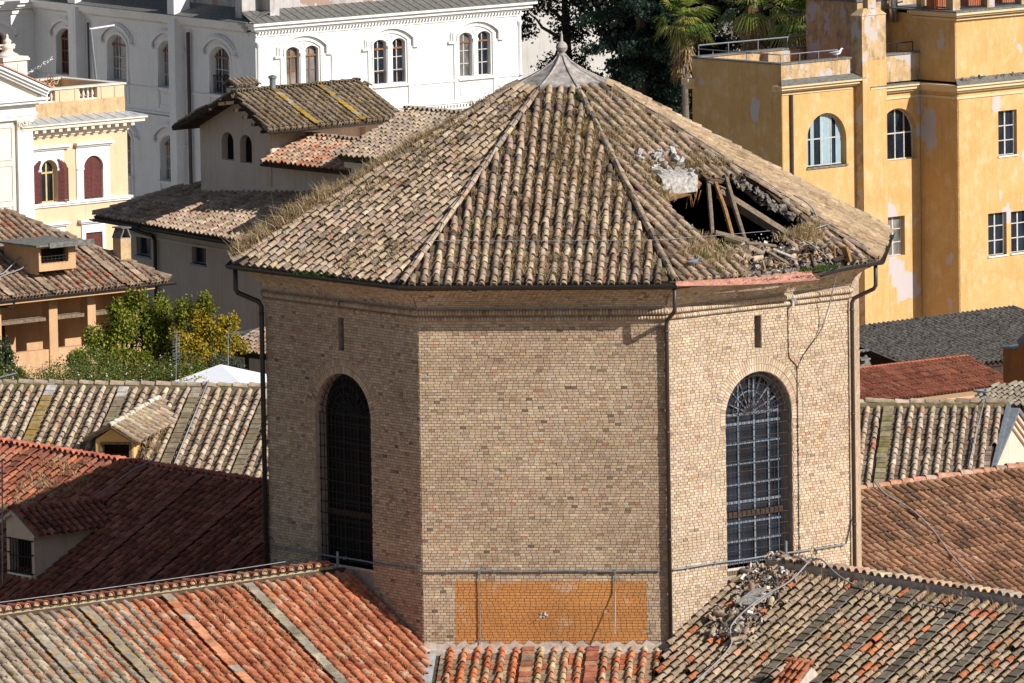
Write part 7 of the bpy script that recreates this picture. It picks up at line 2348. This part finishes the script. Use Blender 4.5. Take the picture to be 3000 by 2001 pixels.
MAPLE = [(0.17, 0.20, 0.014), (0.23, 0.24, 0.018), (0.12, 0.155, 0.012), (0.28, 0.26, 0.02), (0.07, 0.10, 0.012)]
GOLD = [(0.36, 0.26, 0.016), (0.46, 0.28, 0.014), (0.28, 0.235, 0.018), (0.2, 0.19, 0.015)]
HEDGE = [(0.07, 0.12, 0.018), (0.12, 0.17, 0.025), (0.045, 0.08, 0.014), (0.17, 0.18, 0.03), (0.09, 0.14, 0.022)]
def broadleaf(name, label, base, lobes, pal, seed, size, per=900, group=None):
    rng = random.Random(seed)
    t = thing(name, label, 'tree', base, group)
    mb = MB()
    for (c, r) in lobes:
        limb(mb, Vector(base) + Vector((rng.uniform(-.15, .15), 0, 0)), (c[0], c[1], c[2]), 0.09, 0.02, rng)
    mb.tube([base, Vector(base) + Vector((0, 0, 0.8))], [0.16, 0.12], 8)
    mb.build('trunk', 'bark', t)
    parts = []
    for c, r in lobes:
        pl = pal(c) if callable(pal) else pal
        k = max(5, int(r[0] * 19))
        for i in range(k):
            d = Vector((rng.gauss(0, 1), rng.gauss(0, 1), rng.gauss(0, 1))).normalized() * rng.random() ** 0.5
            cc = (c[0] + d.x * r[0] * .75, c[1] + d.y * r[1] * .75, c[2] + d.z * r[2] * .75)
            q = rng.uniform(0.2, 0.36)
            parts.append((cc, (r[0] * q, r[1] * q, r[2] * q * 1.7), int(per * r[0] * r[2] / k * 2.2), size, pl, 0.55, 0.9))
    leafmesh('crown', parts, seed, t)
    return t
b1 = (-12.832, 39.590, 13.1)
L1 = [((-12.926, 39.59, 16.495), (0.803, 0.661, 0.756)), ((-13.682, 39.212, 15.975), (0.709, 0.661, 0.567)), ((-12.123, 39.59, 16.211), (0.756, 0.661, 0.85)), ((-12.785, 39.779, 17.156), (0.302, 0.283, 0.425)), ((-12.407, 39.59, 17.015), (0.283, 0.283, 0.472)), ((-13.304, 39.59, 17.062), (0.283, 0.283, 0.378)), ((-14.438, 38.929, 15.597), (0.52, 0.472, 0.331)), ((-11.981, 39.59, 16.92), (0.378, 0.283, 0.425)), ((-12.926, 38.834, 15.455), (1.134, 0.567, 0.472)), ((-11.603, 39.212, 15.644), (0.567, 0.472, 0.567))]
broadleaf('maple_tree', 'bushy green tree in front of the veranda house', b1, L1, MAPLE, 71, 0.085, 4200)
b2 = (-10.564, 38.834, 13.1)
L2 = [((-10.658, 38.834, 16.495), (0.614, 0.567, 0.661)), ((-10.091, 38.834, 16.211), (0.567, 0.567, 0.567)), ((-11.178, 38.834, 16.778), (0.331, 0.283, 0.52)), ((-10.517, 38.834, 17.062), (0.302, 0.283, 0.378)), ((-9.855, 38.645, 16.589), (0.302, 0.283, 0.283)), ((-11.32, 38.645, 15.928), (0.472, 0.472, 0.567)), ((-9.808, 38.645, 15.881), (0.52, 0.472, 0.378)), ((-10.658, 38.456, 15.644), (0.756, 0.472, 0.472))]
broadleaf('maple_tree', 'smaller yellowing tree between the green tree and the brick tower', b2, L2, lambda c: GOLD if c[2] < 16.64 else [(0.22, 0.20, 0.016), (0.15, 0.17, 0.015), (0.10, 0.13, 0.012)], 72, 0.085, 4200)
b3 = (-16.694, 36.039, 13.1)
broadleaf('evergreen_bush', 'dark green clipped bush at the left edge before the veranda', b3, [((-16.79, 36.039, 15.713), (0.818, 0.77, 0.914)), ((-16.213, 36.039, 15.329), (0.529, 0.577, 0.577)), ((-17.367, 36.039, 15.713), (0.77, 0.673, 0.77))], [(0.022, 0.048, 0.014), (0.035, 0.07, 0.018), (0.014, 0.032, 0.011)], 73, 0.075, 5200)
b4 = (-9.897, 34.866, 13.1)
broadleaf('olive_bush', 'small grey green olive bush behind the white gazebo', b4, [((-10.088, 34.866, 15.727), (0.6, 0.5, 0.6)), ((-9.611, 34.961, 15.536), (0.5, 0.5, 0.5))], [(0.11, 0.13, 0.08), (0.08, 0.10, 0.06), (0.05, 0.065, 0.035)], 74, 0.06, 4200)
hg = thing('hedge', 'long overgrown flowering hedge behind the pale roof ridge', 'hedge', (-14, 34, 13.1))
rng = random.Random(75)
parts = []
for i in range(150):
    x = -19.5 + rng.random() * 9.2
    y = 34.1 + rng.uniform(-1.6, 1.6) + (x + 14) * 0.25
    z = 15.17 + 0.25 * math.sin(x * 1.7) + rng.uniform(-.35, .35) + (0.10 if x > -14 else .08) + (y - 34) * 0.09
    pl = HEDGE if rng.random() < 0.72 else [(0.16, 0.14, 0.02), (0.11, 0.12, 0.02), (0.2, 0.13, 0.02)]
    parts.append(((x, y, z), (0.75, 0.6, 0.5), 520, 0.06, pl, 0.6, 0.2))
    parts.append(((x, y - .1, z + .1), (0.8, 0.6, 0.5), 9, 0.055, [(0.7, 0.7, 0.66)], 0.95, 0.0))
leafmesh('leaves', parts, 75, hg)
mb = MB()
for i in range(14):
    x = -19 + i * 0.8
    limb(mb, (x, 34.5, 13.0), (x + rng.uniform(-.3, .3), 34.5, 14.9), 0.05, 0.02, rng)
mb.build('stems', 'bark', hg)
st = thing('weed', 'thin yellow leafed weed growing at the left foot of the gazebo', 'plant', (-11.1, 30.9, 15.2))
mb = MB()
pp = []
for i in range(5):
    tip = Vector((-11.1 + .17 * i + .1, 30.9, 15.85 + .07 * (i % 3)))
    limb(mb, (-11.0 + .1 * i, 30.9, 15.2), tip, .008, .004, rng, 4, .02)
    pp.append((tuple(tip), (.07, .07, .15), 14, .08, GOLD, .3, .2))
mb.build('stem', 'bark', st); leafmesh('leaves', pp, 76, st)

# dark trees behind the tower's cap
SHADED_LEAF = [(0.005, 0.009, 0.004), (0.008, 0.014, 0.006), (0.004, 0.006, 0.003)]  # leaf colours near black, the shade inside the trees put in
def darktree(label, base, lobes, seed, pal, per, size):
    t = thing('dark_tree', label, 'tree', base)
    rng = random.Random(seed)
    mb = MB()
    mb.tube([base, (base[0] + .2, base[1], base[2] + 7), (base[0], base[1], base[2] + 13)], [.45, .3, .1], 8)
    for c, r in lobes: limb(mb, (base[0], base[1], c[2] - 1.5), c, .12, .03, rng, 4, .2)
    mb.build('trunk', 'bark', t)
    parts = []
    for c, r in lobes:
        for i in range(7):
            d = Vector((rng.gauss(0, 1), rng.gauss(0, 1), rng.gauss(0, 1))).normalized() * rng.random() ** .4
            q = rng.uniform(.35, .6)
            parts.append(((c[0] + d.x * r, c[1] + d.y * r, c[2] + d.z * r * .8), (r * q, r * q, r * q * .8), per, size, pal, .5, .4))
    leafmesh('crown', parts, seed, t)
rng = random.Random(3)
darktree('dark leafy tree right beside the end of the white building', (1.4, 181, 4), [((1.0 + rng.uniform(-1.4, 1.7), 181 + rng.uniform(-1.5, 1), z), 1.4) for z in (9.5, 10.8, 12.6, 14.6, 15.6, 16.8, 17.8, 14.9)], 201, [(0.008, 0.012, 0.005), (0.012, 0.018, 0.006), (0.035, 0.04, 0.010)], 260, 0.17)  # leaf colours darkened for shade here too
darktree('almost black tree behind the cedar and the tower cap', (5.6, 177, 4), [((5.4 + rng.uniform(-3.0, 3.6), 177 + rng.uniform(-1.5, 1.5), 8.5 + 0.7 * i), 1.8) for i in range(15)], 202, SHADED_LEAF, 520, 0.26)
darktree('dark tree behind the row of palms on the right', (13.0, 172, 4), [((9.6 + rng.uniform(-.4, 8.5), 172 + rng.uniform(-1.5, 1.5), 9.5 + 0.55 * i), 1.8) for i in range(17)], 203, SHADED_LEAF, 520, 0.26)
# cedar: flat drooping layers of branches
cd_ = thing('cedar_tree', 'dark cedar with drooping layered branches left of the tall palm', 'tree', (5.0, 170, 3.9))
rng = random.Random(31)
mb = MB()
mb.tube([(5.0, 170, 3.9), (5.0, 170, 14), (5.1, 170, 20)], [.5, .35, .1], 8)
parts = []
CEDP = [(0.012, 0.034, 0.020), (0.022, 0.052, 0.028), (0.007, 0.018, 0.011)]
for i in range(34):
    z = 9.4 + 8.6 * rng.random()
    a = rng.uniform(-math.pi, 0.3)
    L = rng.uniform(1.4, 3.4)
    d = Vector((math.cos(a), math.sin(a) * .7, 0))
    p0 = Vector((5.0, 170, z)); p1 = p0 + d * L + Vector((0, 0, -0.28 * L))
    limb(mb, p0, p1, .07, .015, rng, 4, .05)
    for k in range(9):
        t = 0.25 + 0.75 * k / 8
        c = p0 + (p1 - p0) * t
        w = 0.30 + .25 * math.sin(t * 3.1)
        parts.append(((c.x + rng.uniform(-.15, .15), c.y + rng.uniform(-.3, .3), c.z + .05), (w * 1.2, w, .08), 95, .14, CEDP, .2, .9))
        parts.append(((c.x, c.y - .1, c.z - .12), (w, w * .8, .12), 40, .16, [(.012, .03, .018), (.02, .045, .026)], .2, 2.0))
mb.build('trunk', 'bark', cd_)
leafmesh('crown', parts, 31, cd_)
mb = MB(); fpw = Fr((-1.5, 215), 10)
mb.box(fpw, -2, 9, -.5, 0, 0, 17); mb.build('wall', 'palerender', thing('far_house', 'sunlit pale wall glimpsed through the dark trees left of the tower cap', 'house', (2, 215, 0)))

# fan palms
def palm(label, base, top, seed, nf=34, R_=1.25, trunk_r=0.22, skirt=True):
    t = thing('fan_palm', label, 'palm tree', base, 'fan palms behind the yellow building')
    rng = np.random.default_rng(seed)
    base, top = Vector(base), Vector(top)
    mb = MB()
    n = 12
    mb.tube([base + (top - base) * (i / n) for i in range(n + 1)], [trunk_r * (1.25 - .35 * i / n) * (1 + .05 * (i % 2)) for i in range(n + 1)], 10)
    mb.build('trunk', 'palmbark', t)
    V, C = [], []
    def frond(p0, d, L, col, spread, drp, nb=17):
        d = d.normalized()
        pts = [p0 + d * (L * .45 * k / 3) + Vector((0, 0, -drp * .12 * L * (k / 3) ** 2)) for k in range(4)]
        side = d.cross(Vector((0, 0, 1)));
        side = side.normalized() if side.length > .05 else Vector((1, 0, 0))
        up = side.cross(d).normalized()
        for k in range(3):
            V.append([pts[k] - side * .018, pts[k] + side * .018, pts[k + 1] + side * .014, pts[k + 1] - side * .014]); C.append(col)
        c = pts[-1]
        for k in range(nb):
            a = spread * (2 * k / (nb - 1) - 1)
            dd = (d * math.cos(a) + side * math.sin(a) + up * (.10 * math.cos(a) + float(rng.normal(0, .05)))).normalized()
            bl = L * .62 * (1 - .25 * abs(a) / spread) * float(rng.uniform(.85, 1.1))
            m = c + dd * bl * .55
            e = c + dd * bl + Vector((0, 0, -drp * bl * .42))
            w = dd.cross(up); w = w.normalized() * (.035 if nb > 10 else .03)
            f = float(rng.uniform(.75, 1.25))
            cc = tuple(x * f for x in col)
            V.append([c - w * .25, c + w * .25, m + w, m - w]); C.append(cc)
            V.append([m - w, m + w, e + w * .12, e - w * .12]); C.append(cc)
    for i in range(nf):
        el = float(rng.uniform(-0.75, 1.2)); az_ = float(rng.uniform(0, 6.283))
        d = Vector((math.cos(az_) * math.cos(el), math.sin(az_) * math.cos(el), math.sin(el)))
        col = [(0.13, 0.18, 0.03), (0.22, 0.25, 0.05), (0.08, 0.12, 0.02), (0.30, 0.29, 0.07)][int(rng.integers(0, 4))]
        if el < -.45: col = [(0.26, 0.19, 0.06), (0.14, .14, .03)][int(rng.integers(0, 2))]
        frond(top, d, R_ * float(rng.uniform(.85, 1.2)), col, 1.15, .75 + .5 * (el < 0))
    def mk(nm):
        A = np.array([[tuple(q) for q in quad] for quad in V]) - np.array(WLOC[t])
        Cc = np.array([list(c) + [0] for c in C])
        me = quadmesh(nm, A.reshape(-1, 3), np.arange(len(A) * 4).reshape(-1, 4), np.zeros(len(A), bool), FROND, np.repeat(Cc, 4, 0))
        o = bpy.data.objects.new(nm, me); COL.objects.link(o); o.parent = t
    mk('crown')
    if skirt:
        V, C = [], []
        def frond2(h):
            az_ = float(rng.uniform(0, 6.283)); p = top + Vector((0, 0, -h)) + Vector((math.cos(az_), math.sin(az_), 0)) * .16
            d = Vector((math.cos(az_) * .35, math.sin(az_) * .35, -1))
            col = [(0.30, 0.19, 0.08), (0.22, 0.13, 0.055), (0.38, 0.26, 0.13), (0.14, .085, .04)][int(rng.integers(0, 4))]
            L = float(rng.uniform(.7, 1.25))
            dd = d.normalized(); side = dd.cross(Vector((0, 0, 1))).normalized()
            for k in range(9):
                a = .32 * (2 * k / 8 - 1) + float(rng.normal(0, .06))
                e = p + (dd * math.cos(a) + side * math.sin(a)) * L * float(rng.uniform(.8, 1.1))
                w = side * .022
                f = float(rng.uniform(.7, 1.3))
                V.append([p - w * .3, p + w * .3, e + w, e - w]); C.append(tuple(x * f for x in col))
        for i in range(120): frond2(float(rng.random()) ** .8 * 2.1)
        mk('dead_fronds')
    return t
palm('tall slim fan palm with a shaggy brown skirt left of the yellow building', (7.05, 168, 3.9), (6.87, 168, 15.35), 301, 42, 1.6, 0.16)
palm('fan palm with drooping fronds above the corner of the yellow roof terrace', (9.97, 163.5, 4), (10.02, 163.5, 16.5), 302, 46, 1.9, 0.25)
palm('fan palm second from the tall slim one, over the terrace railing', (12.15, 162, 4), (12.15, 162, 15.9), 303, 46, 1.9, 0.25)
palm('fan palm nearest the chimney stack of the yellow building', (14.2, 160, 4), (14.2, 160, 16.6), 304, 46, 1.9, 0.25)

# ================================================================== SMALL THINGS
# gazebo with a white pyramid canopy
G = thing('gazebo', 'white canvas gazebo with a pyramid top beside the tower', 'gazebo', (-9.86, 31.6, 13.1))
fgz = Fr((-9.861, 31.632), -20)
ap_ = fgz(0, 0, 16.253)
cs = [fgz(-1.4, -1.4, 15.741), fgz(1.4, -1.4, 15.741), fgz(1.4, 1.4, 15.741), fgz(-1.4, 1.4, 15.741)]
mb = MB()
for k in range(4):
    a, b = cs[k], cs[(k + 1) % 4]
    vs, fs_ = [], []
    for i in range(9):
        t = i / 8
        for j in range(9):
            s_ = j / 8
            p = a + (b - a) * s_
            q = p + (ap_ - p) * t
            q = q + Vector((0, 0, -0.025 * math.sin(math.pi * t) * (0.6 + .4 * math.sin(math.pi * s_)) * (1 - t * .5)))
            vs.append(q)
    fs_ = [(i * 9 + j, i * 9 + j + 1, (i + 1) * 9 + j + 1, (i + 1) * 9 + j) for i in range(8) for j in range(8)]
    mb.add(vs, fs_)
    mb.hexa([a, b, b + Vector((0, 0, -.25)), a + Vector((0, 0, -.25))] + [v + fgz.N * .004 for v in (a, b, b + Vector((0, 0, -.25)), a + Vector((0, 0, -.25)))])
mb.build('canopy', 'tent', G, True)
for c in cs:
    mb = MB(); mb.tube([(c.x, c.y, 13.1), (c.x, c.y, c.z)], .03, 6); mb.build('leg', 'greymetal', G)
# little tiled lean-to by the tower
LT = thing('garden_lean_to', 'small tiled lean-to roof on posts behind the tower edge', 'shed', (-9.3, 42, 13.1))
SLT = Slope((-10.12, 40.2, 15.66), -50, 20)
pLT = [(-0.05, 0.05), (3.0, 0.05), (3.0, -1.3), (1.2, -1.3)]
pLT = [(-0.05, 0.05), (3.0, 0.05), (3.0, -1.5), (0.1, -1.5)]
mb = MB(); mb.slab(lambda u, r, n: SLT(u, r, n), pLT, [], -0.1, -0.01); rLT = mb.build('roof', 'deck', LT)
def colLT(u, run, rng, what): return pick(rng, [(20, (0.40, 0.30, 0.23)), (10, (0.36, 0.27, 0.21)), (4, (0.5, 0.22, 0.14))], 0.1) + (0.05,)
lay(rLT, SLT, pLT, colLT, dx=0.21, dy=0.22, seed=65, pan=0.12, scale=0.75, nobj=60, double=False)
mb = MB()
for u in (.9, 2.2):
    p = SLT(u, -.2, -.1); mb.tube([(p.x, p.y, 13.1), p], .07, 6)
p, q = SLT(-.05, .05, -.1), SLT(3, .05, -.1); mb.bar(p, q, .08, .1)
mb.build('post', 'darkwood', LT)
GW = thing('garden_pillar', 'ochre garden wall end with a grey cap beside the tower', 'wall', (-9.4, 50, 13.1))
fgw = Fr((-9.75, 50), -30)
mb = MB(); mb.box(fgw, 0, 1.6, -.4, 0, 13.1, 15.25); mb.build('wall', 'ochre', GW)
mb = MB(); mb.box(fgw, -.06, 1.6, -.46, .06, 15.25, 15.32); mb.build('coping', 'slate', GW)

def antenna(label, base, top, booms, r=0.018):
    t = thing('tv_antenna', label, 'antenna', base)
    mb = MB(); mb.tube([base, top], r, 6); mb.build('mast', 'greymetal', t)
    for a, b, els in booms:
        a, b = Vector(a), Vector(b)
        m = MB(); m.tube([a, b], .008, 5)
        for f, v in els:
            p = a + (b - a) * f
            v = Vector(v)
            m.tube([p - v, p + v], .0045, 4)
        m.build('boom', 'greymetal', t)
x, y = -11.2, 32.0
antenna('slim television mast with short rungs left of the gazebo', (x, y, 15.2), (x + .06, y, 17.1), [((x + .06, y, 16.4), (x + .09, y - .2, 17.2), [(f / 9, (.13, .1, 0)) for f in range(10)]), ((x + .05, y, 16.2), (x + .03, y - .1, 16.9), [(f / 6, (.10, .1, .03)) for f in range(7)])])
x, y = -9.7, 33.0
antenna('television antenna with a long boom pointing right over the gazebo', (x, y, 15.2), (x + .03, y, 17.0), [((x - .05, y, 16.98), (x + .9, y - .1, 17.02), [(f, (.0, .25, .02)) for f in (.15, .3, .45, .6, .75, .95)] + [(.1, (.12, .05, .3))]), ((x + .2, y, 16.98), (x + 1.0, y, 17.14), []), ((x + .2, y, 16.98), (x + 1.0, y, 16.88), []), ((x, y, 17.0), (x + .22, y, 17.33), []), ((x, y, 17.0), (x + .2, y, 16.66), [])])
x, y = -7.3, 52.5
antenna('small antenna standing on the ridge of the lichened roof', (x + .35, y, 22.3), (x + .35, y, 23.5), [((x + .35, y, 22.8), (x + .38, y - .2, 23.5), [(f / 6, (.12, .1, .03)) for f in range(7)]), ((x, y, 22.45), (x + .35, y, 22.5), [])], .014)
antenna('dark mast at the left edge beside the red dormer', (-14.55, 4.8, 14.0), (-14.5, 5, 17.2), [((-14.9, 5, 15.65), (-14.0, 5, 15.72), [(f / 6, (0, .2, .02)) for f in range(7)])], .02)
# vent on ridge of lichened roof
mb = MB(); p = SH3(1.75, -2.1, 0.1); mb.lathe(p, [(.10, 0), (.10, .3), (.14, .34), (.14, .40), (.02, .44)], 8); mb.build('roof_vent', 'greymetal', label='round metal vent on the left part of the lichened ridge', cat='vent')

# flag and string of lights on the villa terrace
FL = thing('flag', 'small white flag on a pole on the villa terrace', 'flag', tuple(fv(1.5, -3.0, 16.95)))
mb = MB(); p = fv(1.5, -3.0, 16.95); mb.tube([p, p + Vector((0, 0, 1.75))], .02, 6); mb.build('pole', 'whitetrim', FL)
def flagpatch(x0, x1, z0, z1, off, nm, mat, tri=False):
    vs = []
    for i in range(9):
        t = i / 8
        x = x0 + (x1 - x0) * t
        for j in range(5):
            s_ = j / 4
            z = z0 + (z1 - z0) * s_ - (.35 * (-x) if tri else 0)
            vs.append(p + Vector((x, off + .03 * math.sin(x * 14), z)))
    m = MB(); m.add(vs, [(i * 5 + j, (i + 1) * 5 + j, (i + 1) * 5 + j + 1, i * 5 + j + 1) for i in range(8) for j in range(4)])
    return m.build(nm, mat, FL, True)
flagpatch(-.46, -.02, 1.12, 1.62, 0.0, 'cloth', 'flagcloth', True)
flagpatch(-.16, -.02, 1.12, 1.34, -0.012, 'red_patch', 'flagred', True)
flagpatch(-.22, -.12, 1.24, 1.50, -0.014, 'yellow_patch', 'flagyellow', True)
SLt = thing('light_string', 'string of small lights sagging across the villa terrace', 'string lights', tuple(fv(0.2, -2, 17)))
pa, pb = fv(-0.2, -1.2, 18.05), fv(4.4, -4.0, 18.35)
cat = [pa + (pb - pa) * (i / 40) - Vector((0, 0, .22 * (1 - (2 * i / 40 - 1) ** 2))) for i in range(41)]
mb = MB(); mb.tube(cat, .008, 4); mb.build('wire', 'blackcable', SLt)
rng = random.Random(8)
mb = MB()
for i in range(110):
    c = cat[rng.randrange(41)] + Vector((rng.uniform(-.06, .06), rng.uniform(-.05, .05), rng.uniform(-.07, .05)))
    mb.chunk(c, .055, rng)
mb.build('bulbs', 'feather', SLt, kind='stuff')
TPole = thing('street_lamp', 'thin bent pole with a white lamp arm rising behind the villa terrace', 'lamp post', (-18.0, 118, 12))
mb = MB(); mb.tube([(-17.9, 118, 12), (-17.93, 118, 17.2), (-18.1, 118, 19.2)], .05, 7); mb.build('pole', 'greymetal', TPole)
mb = MB(); mb.bar((-18.15, 118, 19.2), (-17.15, 118.3, 19.32), .05, .06); mb.build('lamp_arm', 'tent', TPole)
for i, (u, n, lab, pal) in enumerate(((0.55, -2.2, 'potted shrub with red flowers at the left end of the villa terrace', [(0.05, .08, .02), (0.5, .05, .03), (.06, .1, .02)]), (1.9, -2.4, 'leafy potted plant beside the flag on the villa terrace', [(0.06, .1, .02), (.1, .13, .03)]), (2.3, -1.4, 'low potted plant behind the middle of the villa balustrade', [(0.05, .09, .02), (.4, .1, .05)]))):
    pt = thing('potted_plant', lab, 'plant', tuple(fv(u, n, 16.95)))
    mb = MB(); mb.lathe(fv(u, n, 16.95), [(.14, 0), (.2, .3), (.21, .33), (.1, .33)], 10); mb.build('pot', 'terracotta', pt)
    leafmesh('leaves', [(tuple(fv(u, n, 17.45)), (.36, .3, .32), 420, .09, pal, .4, .2)], 400 + i, pt)

def bird(name, label, p, h, L, mats, cat):
    t = thing(name, label, cat, tuple(p))
    h = Vector(h).normalized(); z = Vector((0, 0, 1)); p = Vector(p)
    P_ = lambda a, b: p + h * (a * L) + z * (b * L)
    mb = MB(); mb.tube([P_(-.62, .42), P_(-.45, .40), P_(-.25, .36), P_(0, .36), P_(.2, .42), P_(.30, .54), P_(.36, .66), P_(.42, .70), P_(.48, .70)], [.02 * L, .06 * L, .14 * L, .18 * L, .15 * L, .09 * L, .075 * L, .075 * L, .03 * L], 9)
    mb.build('body', mats[0], t, True)
    s_ = h.cross(z)
    for sg in (-1, 1):
        mb = MB(); mb.tube([P_(.18, .46) + s_ * (.12 * L * sg), P_(-.1, .42) + s_ * (.16 * L * sg), P_(-.4, .40) + s_ * (.1 * L * sg), P_(-.68, .40) + s_ * (.04 * L * sg)], [.06 * L, .09 * L, .06 * L, .01 * L], 7); mb.build('wing', mats[1], t, True)
        mb = MB(); mb.tube([P_(.02, .2) + s_ * (.06 * L * sg), P_(.04, 0) + s_ * (.06 * L * sg)], .018 * L, 5); mb.build('leg', 'pinkmetal', t)
    mb = MB(); mb.tube([P_(.48, .70), P_(.60, .67)], [.028 * L, .006 * L], 6); mb.build('beak', 'ochreframe', t)
bird('pigeon', 'grey pigeon sitting on the tiles left of the torn gutter', SL['right'](-2.5, -0.28, 0.14), (0.85, 0.2, 0), 0.33, ('greyfeather', 'greyfeather'), 'bird')
bird('seagull', 'white seagull on the yellow roof parapet beside the chimney stack', fy(3.35, -0.18, 17.02), (0.9, 0.3, 0), 0.52, ('feather', 'greyfeather'), 'bird')
mb = MB()
rng = random.Random(6)
for i, (P_a, P_b) in enumerate((((-17.1, 31.8, 15.75), (-15.8, 32.0, 16.05)), ((-14.5, 31.8, 15.6), (-13.9, 31.8, 15.72)), ((-12.7, 31.8, 15.7), (-12.3, 31.8, 15.8)))):
    mb.tube([P_a, P_b], .03, 5)
mb.build('garden_ties', 'greymetal', label='teal garden ties stretched along the top of the hedge', cat='garden ties')
